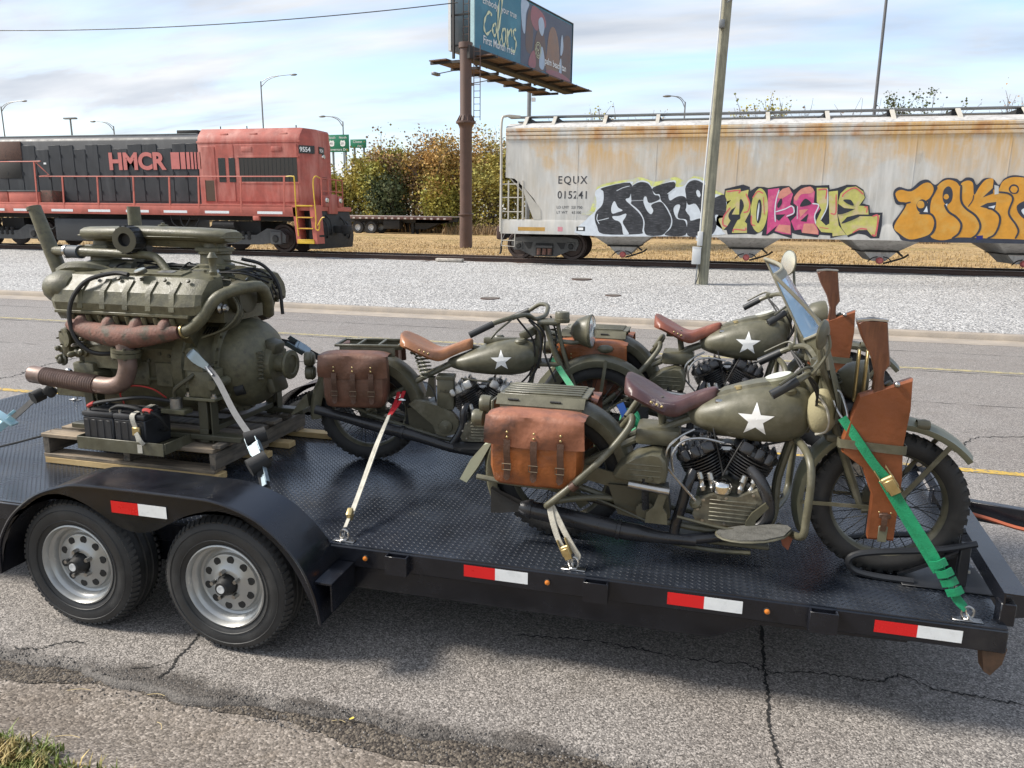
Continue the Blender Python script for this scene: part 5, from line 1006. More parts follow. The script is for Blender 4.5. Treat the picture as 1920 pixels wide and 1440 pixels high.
# ------------------------------------------------------------------ equipment trailer
DZ = .515                                                   # deck height
def xfront(y): return 1.235+(y-3.0)*.08                      # front edge runs slightly askew
def trailer_wheel(t, x, y, s):
    """s=-1: outer face towards -Y"""
    a = (0, s, 0); o = (x, y, .335); mb = MB()
    mb.lathe([(.200, -.20), (.255, -.207), (.30, -.203), (.322, -.188), (.334, -.165), (.335, -.13), (.327, -.127), (.327, -.117), (.335, -.114), (.335, -.085), (.327, -.082), (.327, -.072), (.335, -.069), (.335, -.035), (.330, -.018), (.320, -.004), (.300, .008), (.27, .014), (.242, .012), (.222, .004), (.208, -.004)], o, a, 64)
    for i in range(64):
        q = 2*pi*i/64; u = V((cos(q), 0, sin(q))); tg = V((-sin(q), 0, cos(q))); c = V(o)+V(a)*-.014
        for side, d0, d1 in ((0, -.006, -.036), (1, -.196, -.166)):
            p0 = V(o)+u*.318+V(a)*(d0+.003*(1 if side == 0 else -1)); p1 = V(o)+u*.338+V(a)*d1
            w = tg*.010; vs = [p0-w, p0+w, p1-w*.9+tg*.006, p1+w*.9+tg*.006]; e = u*.004+V(a)*(.004 if side == 0 else -.004)
            mb.add([v+e for v in vs]+[v-u*.012 for v in vs], [(0, 1, 3, 2), (0, 4, 5, 1), (1, 5, 7, 3), (3, 7, 6, 2), (2, 6, 4, 0)])
    w = bw(mb, 'tyre', SIDEW, t)
    rings = MB(); 
    for r, h in ((.288, .0125), (.236, .0135)): rings.lathe([(r-.003, h-.002), (r, h+.0015), (r+.003, h-.002)], o, a, 48)
    bw(rings, 'sidewall_ridge', SIDEW, w)
    rim = bw(MB().lathe([(.209, -.006), (.2095, .004), (.203, .007), (.198, .0), (.192, -.02), (.182, -.026), (.176, -.034), (.170, -.058), (.160, -.064), (.148, -.058), (.142, -.044), (.130, -.040), (.095, -.036), (.080, -.026), (.070, -.022), (.055, -.022), (.05, -.03)], o, a, 56), 'rim', SILV, t)
    for i in range(10):
        q = 2*pi*i/10+.2; c = V(o)+V((cos(q), 0, sin(q)))*.118+V(a)*-.0385
        bw(MB().cyl(c-V(a)*.006, c+V(a)*.0015, .019, n=16), 'vent_hole', BLKM, rim)
    for i in range(5):
        q = 2*pi*i/5+.5; c = V(o)+V((cos(q), 0, sin(q)))*.066+V(a)*-.026; bw(MB().cyl(c, c+V(a)*.034, .012, .010, n=6), 'lug_nut', STEEL, rim)
    h = bw(MB().lathe([(.048, -.03), (.046, .0), (.040, .010), (.034, .022), (.031, .030), (0, .030)], o, a, 20), 'hub_cap', BLKM, rim)
    bw(MB().lathe([(.02, .030), (.02, .034), (.008, .034), (0, .032)], o, a, 16), 'hub_plug', GREY, h)
def tape(t, x0, x1, z0, z1, y):
    bw(MB().box((x0, y-.0012, z0), ((x0+x1)/2-.002, y, z1)), 'red_reflector_tape', REDT, t); bw(MB().box(((x0+x1)/2-.002, y-.0011, z0), (x1, y, z1)), 'white_reflector_tape', WHTT, t)
def trailer():
    t = thing('equipment_trailer', 'black tandem axle equipment trailer with diamond plate deck carrying motorcycles and engine', 'trailer', (-1.5, 4.04, 0))
    XB = -5.6
    dk = bw(MB().add([(XB, 3.0, DZ), (xfront(3), 3.0, DZ), (xfront(5.08), 5.08, DZ), (XB, 5.08, DZ), (XB, 3.0, DZ-.006), (xfront(3), 3.0, DZ-.006), (xfront(5.08), 5.08, DZ-.006), (XB, 5.08, DZ-.006)], [(0, 1, 2, 3), (7, 6, 5, 4), (0, 4, 5, 1), (1, 5, 6, 2), (2, 6, 7, 3), (3, 7, 4, 0)]), 'deck_plate', TRD, t)
    # raised tread bars
    vs = []; fs = []; st = .031; o = V((-1.5, 4.04, 0)); j = 0; y = 3.02
    while y < 5.07:
        i = 0; x = XB+.03+(st/2 if j % 2 else 0)
        while x < xfront(y)-.02:
            a = (pi/4 if j % 2 else -pi/4); c, s = cos(a), sin(a); b = len(vs)
            for l, w, h in ((-.0125, 0, 0), (0, -.0042, 0), (.0125, 0, 0), (0, .0042, 0), (-.0065, 0, .0014), (.0065, 0, .0014)): vs.append((x+l*c-w*s-o.x, y+l*s+w*c-o.y, DZ+.0003+h))
            fs += [(b, b+1, b+5, b+4), (b+1, b+2, b+5), (b+2, b+3, b+4, b+5), (b+3, b, b+4)]
            x += st; i += 1
        y += st*.5; j += 1
    raw('deck_tread', vs, fs, TRT, dk, kind='stuff')
    for y, s in ((3.0, -1), (5.08, 1)):
        ya, yb = (y-.006, y+.05) if s < 0 else (y-.05, y+.006)
        bw(MB().box((XB, ya, DZ-.105), (xfront(y)+.004, yb, DZ-.0065), .006), 'side_rail', TRB, t)
        bw(MB().prism([(XB, DZ-.105), (XB, .285), (.13, .285), (.33, .375), (.9, .385), (.9, DZ-.105)], y+(.03 if s < 0 else -.10), y+(.10 if s < 0 else -.03)), 'frame_beam', TRB, t)
    for x0 in (-3.9, -1.343, -.415, .511):
        p = MB()
        for a, b, c, d in ((x0, x0+.008, 2.955, 2.9935), (x0+.10, x0+.108, 2.955, 2.9935), (x0, x0+.108, 2.950, 2.956)): p.box((a, c, DZ-.10), (b, d, DZ-.008), .001)
        bw(p, 'stake_pocket', TRB, t)
    for x in (-1.457, -.579, .351):
        b = bw(MB().lathe([(.015, 0), (.015, .006), (.012, .007)], (x, 2.994, .463), (0, -1, 0), 14), 'marker_bezel', BLKM, t); bw(MB().lathe([(.012, .004), (.011, .011), (.006, .015), (0, .016)], (x, 2.994, .463), (0, -1, 0), 14), 'marker_lens', AMB, b)
    tape(t, -.97, -.67, .438, .494, 2.9935); tape(t, -.056, .253, .434, .490, 2.9935); tape(t, .762, 1.08, .434, .486, 2.9935); tape(t, -4.6, -4.3, .438, .494, 2.9935)
    if 0: bw(MB().tube([(.18, 2.992, .40), (.26, 2.985, .388), (.32, 2.988, .378), (.38, 2.985, .374)], .0018, 5, 4), 'marker_wire', STRR, t)
    for x in (-4.5, -3.6, -1.2, -.4, .4, 1.1): bw(MB().box((x, 3.05, .40), (x+.06, 5.03, .49)), 'cross_member', TRB, t)
    # axles and wheels
    for x in (-2.913, -2.08):
        for y, s in ((2.78, -1), (5.30, 1)): trailer_wheel(t, x, y, s)
        bw(MB().cyl((x, 2.95, .335), (x, 5.13, .335), .045, n=10), 'axle', BLKM, t)
    # teardrop fender: top sheet, outer skirt with scalloped lower edge, rolled lip
    top = [(-3.338, .26), (-3.325, .40), (-3.28, .50), (-3.20, .60), (-3.06, .705), (-2.90, .765), (-2.78, .786), (-2.5, .789), (-2.2, .787), (-2.07, .782), (-1.94, .75), (-1.83, .70), (-1.72, .61), (-1.64, .51), (-1.585, .38), (-1.56, .25)]
    pts = [(p.x, p.z) for p in spline([(x, 0, z) for x, z in top], 4)]
    for y0, y1, yo, s in ((2.73, 3.0, 2.73, -1), (5.08, 5.35, 5.35, 1)):
        mb = MB(); n = len(pts); vsf = []; ff = []
        for x, z in pts: vsf += [(x, y0, z), (x, y1, z), (x, y0, z-.005), (x, y1, z-.005)]
        for i in range(n-1):
            a = i*4; b = a+4; ff += [(a, a+1, b+1, b), (a+2, b+2, b+3, a+3), (a, b, b+2, a+2), (a+1, a+3, b+3, b+1)]
        mb.add(vsf, ff); f = bw(mb, 'fender', TRB, t)
        low = [(-3.29, .42), (-3.2, .57), (-3.05, .69), (-2.92, .725), (-2.80, .70), (-2.70, .655), (-2.60, .60), (-2.50, .578), (-2.40, .598), (-2.31, .645), (-2.2, .70), (-2.05, .735), (-1.92, .705), (-1.78, .62), (-1.68, .50), (-1.60, .34)]
        pl = [(p.x, p.z) for p in spline([(x, 0, z) for x, z in low], 4)]
        # skirt strip between the top line and the scalloped line
        mb = MB(); m = min(len(pl), n); vsf = []; ff = []
        for k in range(m):
            a = pts[int(k*(n-1)/(m-1))]; b = pl[int(k*(len(pl)-1)/(m-1))]
            for yy in (yo, yo-s*.004): vsf += [(a[0], yy, a[1]-.001), (b[0], yy, b[1])]
            if k: q = k*4; ff += [(q-4, q, q+1, q-3), (q-2, q-1, q+3, q+2), (q-3, q+1, q+3, q-1)]
        mb.add(vsf, ff); bw(mb, 'fender_skirt', TRB, f)
        bw(MB().tube([(x, yo+s*.002, z-.002) for x, z in pts], .008, 6, 1), 'fender_lip', TRB, f)
    tape(t, -2.62, -2.318, .668, .726, 2.7255)
    # fender step gussets at the front of each side
    for y0, y1 in ((2.76, 2.99), (5.09, 5.32)): 
        g = bw(MB().box((-1.60, y0, .425), (-1.515, y1, .437), .002), 'fender_bracket', TRB, t); bw(MB().box((-1.522, y0, .30), (-1.515, y1, .425)), 'bracket_web', TRB, g)
    # headboard: angle beam on posts
    a, b = V((1.232, 3.03, .645)), V((1.395, 5.05, .645))
    hb = bw(MB().beam(a+V((.025, 0, 0)), b+V((.025, 0, 0)), .085, .007), 'headboard_beam', TRB, t); bw(MB().beam(a+V((-.014, 0, -.035)), b+V((-.014, 0, -.035)), .007, .07), 'headboard_flange', TRB, hb)
    for y in (3.06, 3.75, 4.4, 5.0): bw(MB().box((xfront(y)-.03, y-.03, DZ-.005), (xfront(y)+.025, y+.03, .605), .004), 'headboard_post', TRB, t)
    bw(MB().beam((1.18, 3.02, .465), (1.35, 5.06, .465), .06, .095), 'front_rail', TRB, t)
    bw(MB().prism([(1.17, .41), (1.26, .41), (1.25, .34), (1.215, .285), (1.19, .30)], 3.04, 3.10), 'corner_skid', mat('rusty skid', (.10, .055, .03), .7, var=.5, vs=20), t)
    # A-frame tongue with safety wiring
    for p, q in (((1.2, 3.3, .45), (3.1, 3.98, .45)), ((1.25, 4.62, .45), (3.1, 4.1, .45))): bw(MB().beam(p, q, .055, .11, b=.004), 'tongue_beam', TRB, t)
    bw(MB().box((3.0, 3.95, .40), (3.4, 4.13, .52), .02), 'coupler', TRB, t); bw(MB().cyl((2.6, 4.04, .1), (2.6, 4.04, .95), .035, n=10), 'tongue_jack', TRB, t); bw(MB().cyl((2.6, 4.04, .0), (2.6, 4.04, .1), .08, n=10), 'jack_foot', TRB, t)
    bw(MB().tube([(1.45, 4.46, .47), (1.62, 4.40, .45), (1.8, 4.36, .42), (2.1, 4.26, .43), (2.6, 4.12, .45)], .011, 6, 4), 'wiring_hose', mat('orange hose', (.42, .11, .05), .6), t)
    bw(MB().obox((1.52, 4.49, .45), (.05, .06, .04), (0, 0, -.26), .004), 'wiring_box', GREY, t)
    # tie-down rings
    for i, (x, y) in enumerate(((-1.587, 3.035), (-.473, 3.04), (1.10, 3.03), (-2.05, 3.06), (-5.0, 3.1), (-5.0, 4.95), (1.05, 4.95), (-1.9, 5.0))):
        r = bw(MB().box((x-.055, y-.016, DZ+.001), (x+.055, y+.016, DZ+.007), .003), 'ring_plate', STEEL, t)
        bw(MB().box((x-.018, y-.019, DZ+.007), (x+.018, y+.019, DZ+.016), .004), 'ring_strap', STEEL, r)
        bw(MB().tube([(x+.022*cos(k*pi/6), y+.004, DZ+.032+.026*sin(k*pi/6)) for k in range(12)], .0045, 6, 2, True), 'ring', STEEL, r)
    for x in (XB+.02, -4.7, -4.2): bw(MB().box((x, 2.985, .33), (x+.05, 2.9935, .40)), 'rear_bracket', TRB, t)
trailer()
def chock(x, y, label):
    t = thing('wheel_chock', label, 'wheel chock', (x, y, DZ+.004), 0, 'front wheel chocks')
    K = mat('chock black', (.018, .019, .022), .45, var=.2)
    b = MB().box((.0, -.13, 0), (.36, .13, .006), .002).build('base_plate', K, t); MB().box((-.16, -.085, 0), (.0, -.06, .012), .002).build('base_arm', K, t); MB().box((-.16, .06, 0), (.0, .085, .012), .002).build('base_arm', K, t)
    for s in (-1, 1):
        MB().tube([(.28, s*.07, .20), (.12, s*.085, .16), (-.10, s*.09, .125), (-.19, s*.09, .10), (-.215, s*.09, .065), (-.18, s*.09, .025), (-.08, s*.095, .012), (.05, s*.1, .012)], .015, 8, 6).build('wheel_hoop', K, t)
        MB().box((.22, s*.07-.015, .006), (.26, s*.07+.015, .20), .004).build('hoop_post', K, t)
    MB().beam((.0, 0, .012), (.24, 0, .15), .12, .012).build('wheel_cradle', K, t)
    for px, py in ((.22, -.10), (.31, .07)): MB().lathe([(0, .012), (.012, .012), (.014, 0)], (px, py, .006), n=8).build('bolt', STEEL, t)
chock(.92, 3.40, 'black tubular wheel chock gripping front wheel of nearest motorcycle')
# ------------------------------------------------------------------ pallet
def pallet():
    t = thing('pallet', 'weathered wooden pallet under the olive engine', 'pallet', (-3.29, 4.08, DZ)); rnd = random.Random(3)
    x0, x1, y0, y1 = -3.90, -2.685, 3.575, 4.60
    for x in (x0+.002, (x0+x1)/2-.02): bw(MB().box((x, y0+.004, .5825), (x+.045, y1, .6835), .003), 'stringer', PALD, t)
    # board ends run along Y; stringers seen on the near side are blocks
    n = 9; w = (x1-x0)/n
    for i in range(7):
        yy = y0+.0+i*(y1-y0-.10)/6; bw(MB().box((x0+rnd.uniform(-.01, .01), yy, .684), (x1+rnd.uniform(-.01, .01), yy+.115, .708), .003), 'deck_board', PALW if i < 3 else PALD, t)
    for i, yy in enumerate((3.575, 4.04, 4.49)): bw(MB().box((x0, yy, .558), (x1, yy+.11, .581), .003), 'bottom_board', PALW, t)
    bw(MB().box((x1-.03, y0+.004, .5825), (x1+.012, y1, .6835), .003), 'side_stringer', PALD, t)
    for i in range(6):
        yy = y0+.02+i*.185; bw(MB().box((x1-.02, yy, .708), (x1+.02+rnd.uniform(0, .03), yy+.10, .730), .003), 'deck_board_end', PALD, t)
    for x, y in ((x0+.02, y0+.05), (x1-.04, y0+.05), (x1-.05, y0+.23), ((x0+x1)/2, y0+.05)): bw(MB().cyl((x, y, .7085), (x, y, .7105), .005, n=6), 'nail', RUST, t)
pallet()
def timber(x0, x1, y0, y1, label): tag(MB().box((x0, y0, DZ+.003), (x1, y1, DZ+.042), .003).build('timber', BLOND), label, 'timber', 'pine timbers under the pallet')
timber(-3.895, -2.66, 3.575, 3.66, 'fresh pine timber under near edge of the pallet')
timber(-3.7, -2.62, 4.0, 4.085, 'middle pine timber end showing under the pallet')
timber(-3.7, -2.60, 4.25, 4.335, 'pine timber end beyond the middle one under the pallet')
timber(-3.7, -2.42, 4.52, 4.605, 'pine timber end under far edge of the pallet')

# ------------------------------------------------------------------ tank engine
def engine():
    t = thing('tank_engine', 'olive drab V8 tank engine with rusty exhaust standing on the pallet', 'engine', (-3.25, 4.05, .71)); CY, CZ = 4.05, 1.14
    def B(mb, n, m=ENG, p=None, **k): return bw(mb, n, m, p or t, **k)
    # crankcase and sump, blocks
    B(MB().prism([(3.80, .92), (3.76, 1.02), (3.74, 1.25), (3.86, 1.42), (4.24, 1.42), (4.36, 1.25), (4.34, 1.02), (4.30, .92), (4.2, .84), (3.9, .84)], -3.72, -2.92, 'x'), 'crankcase', ENG)
    for s in (-1, 1):   # cylinder banks lean out 30 degrees
        bank = B(MB().prism([(CY+s*.06, 1.28), (CY+s*.22, 1.20), (CY+s*.40, 1.47), (CY+s*.24, 1.56)], -3.66, -2.90, 'x'), 'cylinder_bank', ENG)
        B(MB().prism([(CY+s*.21, 1.545), (CY+s*.43, 1.425), (CY+s*.46, 1.475), (CY+s*.245, 1.60)], -3.69, -2.80, 'x'), 'cylinder_head', ENG, bank)
        # cam cover: sloped box with rounded end boss
        prof = [(CY+s*.20, 1.60), (CY+s*.465, 1.478), (CY+s*.475, 1.53), (CY+s*.455, 1.60), (CY+s*.37, 1.685), (CY+s*.22, 1.715)]
        cov = B(MB().loft([[(x, y, z) for y, z in [(CY+s*.33+(py-CY-s*.33)*k, 1.60+(pz-1.60)*k) for py, pz in prof]] for x, k in ((-3.72, .86), (-3.68, 1), (-2.83, 1), (-2.74, .93), (-2.71, .8))]), 'cam_cover', ENG, ang=22)
        B(MB().loft([[(x, CY+s*(.335+.135*cos(a)*k), 1.60+.105*sin(a)*k) for a in [2*pi*i/14 for i in range(14)]] for x, k in ((-3.80, .62), (-3.785, .85), (-3.74, 1), (-3.66, 1.0), (-3.62, .8))]), 'cam_drive_boss', ENG, cov)
        B(MB().tube([(-3.79, CY+s*.30, 1.69), (-3.72, CY+s*.30, 1.715), (-3.6, CY+s*.28, 1.72), (-3.5, CY+s*.22, 1.70)], [.03, .035, .035, .02], 8, 3), 'breather_neck', ENG, cov)
        for i in range(5):
            x = -3.52+i*.155
            B(MB().prism([(CY+s*.478, 1.50), (CY+s*.466, 1.60), (CY+s*.40, 1.668), (CY+s*.395, 1.660), (CY+s*.455, 1.595), (CY+s*.468, 1.5)], x, x+.035, 'x'), 'cover_rib', ENG, cov)
            B(MB().lathe([(.011, 0), (.011, .012), (0, .014)], (x+.09, CY+s*.40, 1.668), (0, s*.7, .75), 6), 'cover_bolt', ODD, cov)
            B(MB().lathe([(.009, 0), (.009, .012), (0, .014)], (x+.09, CY+s*.25, 1.712), (0, s*.1, 1), 6), 'cover_bolt', ODD, cov)
        q = lambda u, v: (CY+s*(.24+.12*v), 1.7145-.028*v/.9+u*0)
        B(MB().beam((-3.45, CY+s*.30, 1.703), (-2.90, CY+s*.30, 1.703), .10, .012, (0, s*.19, 1)), 'cover_plate', ENG, cov); B(MB().beam((-3.08, CY+s*.30, 1.711), (-2.98, CY+s*.30, 1.711), .05, .004, (0, s*.19, 1)), 'name_plate', ALU, cov)
        B(MB().box((-3.69, CY+s*.462-.012, 1.466), (-2.78, CY+s*.462+.012, 1.484), .003), 'head_flange', ENG, cov)
        # exhaust ports and rusty manifold
        mm = B(MB().tube([(-3.60, CY+s*.455, 1.40), (-3.50, CY+s*.47, 1.375), (-3.21, CY+s*.485, 1.345), (-2.98, CY+s*.475, 1.37), (-2.86, CY+s*.455, 1.385)], [.036, .052, .070, .054, .036], 12, 4), 'exhaust_manifold', RUST)
        for x in (-3.52, -3.33, -3.14, -2.95):
            B(MB().tube([(x, CY+s*.40, 1.43), (x+.005, CY+s*.455, 1.415), (x+.01, CY+s*.478, 1.385)], [.044, .043, .040], 10, 3), 'exhaust_port', RUST, mm)
            B(MB().box((x-.05, CY+s*.45-.01, 1.41), (x+.06, CY+s*.45+.01, 1.45), .006), 'port_flange', ENG, mm)
            for dx in (-.055, .055): B(MB().cyl((x+dx, CY+s*.445, 1.405), (x+dx, CY+s*.462, 1.462), .014, n=8), 'manifold_stud', ENG, mm)
    # near exhaust: flange, elbow, flexible pipe running left
    ex = B(MB().tube([(-3.20, 3.555, 1.33), (-3.19, 3.55, 1.24), (-3.185, 3.545, 1.17), (-3.22, 3.54, 1.09), (-3.30, 3.54, 1.055), (-3.42, 3.545, 1.055)], .05, 14, 5), 'exhaust_elbow', RUSTP)
    B(MB().lathe([(.055, -.022), (.078, -.022), (.078, .004), (.055, .006), (.078, .008), (.078, .026), (.055, .026)], (-3.195, 3.552, 1.255), (.08, 0, 1), 20), 'exhaust_flange', ENG, ex)
    for k in range(4): a = k*pi/2+.6; c = V((-3.195+.066*cos(a), 3.552+.066*sin(a), 1.25)); B(MB().cyl(c-V((0, 0, .03)), c+V((0, 0, .04)), .009, n=6), 'flange_bolt', ODD, ex)
    pf = []; L0, L1 = V((-3.41, 3.545, 1.055)), V((-3.90, 3.56, 1.085)); N = 22
    for k in range(N*2+1): pf.append((.050 if k % 2 else .056, (L1-L0).length*k/(N*2)*.78))
    pf = [(.0, 0)]+pf+[(.053, .39), (.053, .478), (.048, .483), (.046, .44), (0, .43)]
    B(MB().lathe(pf, L0, L1-L0, 18), 'flexible_exhaust', RUSTP, ex)
    # rear housing, bell housing about the crank line, hub
    bl = B(MB().lathe([(.30, -.34), (.335, -.33), (.335, -.26), (.30, -.245), (.288, -.23), (.284, -.085), (.286, -.05), (.276, -.045), (.276, -.01), (.262, .045), (.232, .09), (.18, .125), (.12, .142), (.11, .18), (0, .182)], (-2.70, CY, CZ), (1, 0, 0), 48), 'bell_housing', ENG)
    for k in range(20): a = 2*pi*k/20; c = V((-2.965, CY+.318*cos(a), CZ+.318*sin(a))); B(MB().cyl(c, c+V((.016, 0, 0)), .010, n=6), 'housing_bolt', ODD, bl)
    B(MB().lathe([(.284, -.085), (.312, -.083), (.316, -.07), (.312, -.052), (.284, -.05)], (-2.70, CY, CZ), (1, 0, 0), 48), 'housing_rim', ENG, bl)
    for k in range(24): a = 2*pi*k/24+.1; c = V((-2.752, CY+.300*cos(a), CZ+.300*sin(a))); B(MB().cyl(c, c+V((.012, 0, 0)), .008, n=6), 'rim_bolt', ODD, bl)
    for k in range(6): B(MB().obox((-2.88+k*.018, CY-.19, CZ+.218), (.007, .055, .006), (.70, 0, 0)), 'vent_slot', BLKM, bl)
    hub = B(MB().lathe([(.055, .17), (.05, .25), (.088, .252), (.092, .262), (.088, .275), (.06, .277), (.055, .268), (.02, .268), (0, .27)], (-2.70, CY, CZ), (1, 0, 0), 26), 'output_flange', ENG, bl)
    for k in range(7): B(MB().obox((-2.565+.0, CY-.125+.0, CZ+.09-k*.026), (.03, .05, .011), (0, 0, .5)), 'clutch_vent_rib', ODD, bl)
    B(MB().cyl((-2.68, CY-.225, CZ-.13), (-2.63, CY-.205, CZ-.12), .036, n=14), 'inspection_hole', BLKM, bl)
    B(MB().obox((-2.55, CY+.0, CZ+.11), (.10, .12, .08), (0, .3, 0), .02), 'release_lever', ODD, bl); B(MB().obox((-2.54, CY+.0, CZ-.12), (.06, .16, .12), (0, -.3, 0), .02), 'hub_bracket', ODD, bl)
    # intake: long air duct on top, filter, carburettors
    duct = B(MB().loft([[(x, CY-.02+dy*k, z+dz*k2) for dy, dz in ((-.07, -.040), (-.105, -.03), (-.12, 0), (-.112, .022), (-.08, .036), (-.03, .042), (.03, .042), (.08, .036), (.112, .022), (.12, 0), (.105, -.03), (.07, -.04))] for x, z, k, k2 in ((-3.80, 1.915, .7, .7), (-3.77, 1.915, 1, 1), (-3.4, 1.925, .92, 1.0), (-3.0, 1.92, .92, 1.0), (-2.80, 1.912, 1.05, 1), (-2.765, 1.91, .8, .7))]), 'air_duct', ENG, ang=50)
    B(MB().loft([[(x, CY-.02+dy*k, z) for dy in (-.06, .06)]+[(x, CY-.02+dy*k*.7, z-h) for dy in (.06, -.06)] for x, z, h, k in ((-3.72, 1.89, .015, 1), (-3.3, 1.89, .045, 1), (-2.85, 1.885, .05, 1))]), 'duct_keel', ENG, duct)
    B(MB().box((-3.80, CY-.13, 1.899), (-2.76, CY+.09, 1.909), .004), 'duct_seam', ENG, duct); B(MB().lathe([(.03, 0), (.03, .012), (.012, .014), (.012, .024), (0, .026)], (-3.27, CY, 1.962), n=12), 'duct_nut', ENG, duct)
    fl = B(MB().lathe([(.03, 0), (.078, 0), (.082, .006), (.082, .085), (.078, .095), (.04, .096), (.036, .07), (0, .07)], (-3.395, CY-.11, 1.885), (.10, -1, 0), 30), 'air_filter', BLKM, duct)
    for k in range(30): a = 2*pi*k/30; c = V((-3.395+.084*cos(a), CY-.12, 1.885+.084*sin(a))); B(MB().beam(c, c+V((.0085, -.085, 0)), .006, .006), 'filter_pleat', GRIP, fl) if k % 2 else None
    B(MB().lathe([(.04, .0965), (.078, .0965), (.078, .1), (.04, .1)], (-3.395, CY-.11, 1.885), (.10, -1, 0), 30), 'filter_rim', ODD, fl)
    for x, lab in ((-2.90, 1), (-3.70, 0)):
        c = B(MB().lathe([(.075, 1.58), (.08, 1.64), (.07, 1.655), (.105, 1.66), (.105, 1.675), (.085, 1.685), (.088, 1.715), (.112, 1.72), (.112, 1.742), (.09, 1.75), (.086, 1.80), (.098, 1.808), (.098, 1.82), (.07, 1.828), (.062, 1.87), (.075, 1.88)], (x, CY-.02, 0), (0, 0, 1), 18), 'carburettor', ENG)
        B(MB().box((x-.075, CY-.15, 1.655), (x+.05, CY-.06, 1.725), .015), 'float_bowl', ENG, c); B(MB().box((x-.085, CY-.10, 1.818), (x+.085, CY+.06, 1.846), .006), 'carb_flange', ENG, c)
        B(MB().tube([(x-.08, CY-.1, 1.70), (x+.02, CY-.14, 1.69), (x+.1, CY-.1, 1.67)], .012, 6, 3), 'fuel_banjo', ODD, c); B(MB().lathe([(.02, 0), (.02, .05), (.012, .06), (0, .06)], (x+.07, CY-.10, 1.66), (0, -.3, 1), 8), 'idle_screw', STEEL, c)
        for k in range(6): a = k*pi/3; B(MB().cyl((x+.078*cos(a), CY-.02+.078*sin(a), 1.73), (x+.078*cos(a), CY-.02+.078*sin(a), 1.742), .008, n=6), 'carb_bolt', ODD, c)
    # valley clutter between the banks
    B(MB().prism([(CY-.16, 1.42), (CY+.16, 1.42), (CY+.12, 1.60), (CY-.12, 1.60)], -3.62, -2.85, 'x'), 'intake_manifold', ODD)
    for k, (x, y) in enumerate(((-3.5, -.08), (-3.38, .05), (-3.2, -.06), (-3.08, .06))): B(MB().lathe([(.03, 1.58), (.035, 1.63), (.025, 1.66), (.03, 1.70), (0, 1.71)], (x, CY+y, 0), n=10), 'valley_fitting', ODD)
    B(MB().cyl((-3.40, CY-.05, 1.67), (-3.02, CY-.02, 1.72), .028, n=10), 'generator_rod', ODD); B(MB().cyl((-3.62, CY-.04, 1.70), (-3.45, CY-.04, 1.70), .06, n=16), 'governor', ODD)
    for k in range(5): B(MB().tube([(-3.55+k*.16, CY-.20, 1.67), (-3.5+k*.15, CY-.08, 1.74+.01*(k % 2)), (-3.3+k*.06, CY+.05, 1.72)], .006, 5, 4), 'ignition_wire', BLKM)
    # water pipes
    wp = B(MB().tube([(-4.08, CY-.05, 1.80), (-3.9, CY-.10, 1.80), (-3.7, CY-.12, 1.80), (-3.35, CY-.14, 1.795), (-3.22, CY-.15, 1.78), (-3.12, CY-.18, 1.70), (-3.08, CY-.2, 1.66)], [.030, .032, .028, .025, .025, .025, .03], 10, 4), 'coolant_pipe', ENG)
    B(MB().cyl((-3.93, CY-.095, 1.80), (-3.80, CY-.115, 1.80), .040, n=14), 'rubber_hose', mat('blue grey rubber', (.06, .07, .08), .6), wp)
    for x in (-3.915, -3.815): B(MB().cyl((x-.009, CY-.10, 1.80), (x+.009, CY-.10, 1.80), .043, n=14), 'hose_clamp', STEEL, wp)
    B(MB().cyl((-3.55, CY+.02, 1.84), (-3.40, CY+.02, 1.83), .030, n=12), 'rubber_hose', GRIP, wp)
    B(MB().tube([(-4.18, CY-.05, 2.06), (-4.09, CY-.05, 1.80), (-4.01, CY-.05, 1.58), (-3.96, CY-.05, 1.44)], [.040, .046, .046, .04], 14, 2), 'left_stack', ENG); B(MB().lathe([(.044, 0), (.044, .02), (.038, .022)], (-4.184, CY-.05, 2.055), (-.3, 0, 1), 14), 'stack_lip', ENG)
    B(MB().tube([(-3.69, CY+.25, 2.085), (-3.69, CY+.25, 1.82), (-3.68, CY+.25, 1.70)], [.040, .043, .043], 14, 2), 'right_stack', ENG)
    B(MB().tube([(-2.88, CY-.43, 1.385), (-2.80, CY-.44, 1.40), (-2.72, CY-.43, 1.47), (-2.67, CY-.39, 1.56), (-2.62, CY-.33, 1.605), (-2.55, CY-.20, 1.632), (-2.54, CY-.10, 1.615), (-2.57, CY-.0, 1.53), (-2.60, CY+.05, 1.44)], .034, 12, 4), 'water_outlet_pipe', ENG)
    for s in (-.02, .02): B(MB().lathe([(.036, -.006), (.042, -.006), (.042, .006), (.036, .006)], (-2.86+s, CY-.435, 1.39), (1, 0, .2), 14), 'pipe_clamp', BRASS)
    # rear accessories above bell housing
    B(MB().prism([(CY-.26, 1.42), (CY+.26, 1.42), (CY+.24, 1.62), (CY-.24, 1.62)], -2.92, -2.70, 'x'), 'rear_cover', ENG); B(MB().lathe([(.09, 0), (.10, .02), (.09, .10), (.05, .12), (0, .12)], (-2.72, CY+.10, 1.60), (1, 0, 0), 20), 'magneto', ENG); B(MB().lathe([(.09, 0), (.10, .02), (.09, .09), (.04, .1), (0, .1)], (-2.71, CY-.12, 1.56), (1, 0, 0), 20), 'distributor', ODD)
    for k in range(8): B(MB().tube([(-2.62, CY+.10+.05*cos(k*.8), 1.60+.05*sin(k*.8)), (-2.585, CY+.08+.06*cos(k*.8), 1.60+.06*sin(k*.8)), (-2.66, CY+.1*cos(k), 1.70+.01*sin(k*2)), (-2.85, CY+.12*cos(k), 1.70)], .006, 5, 4), 'spark_lead', BLKM)
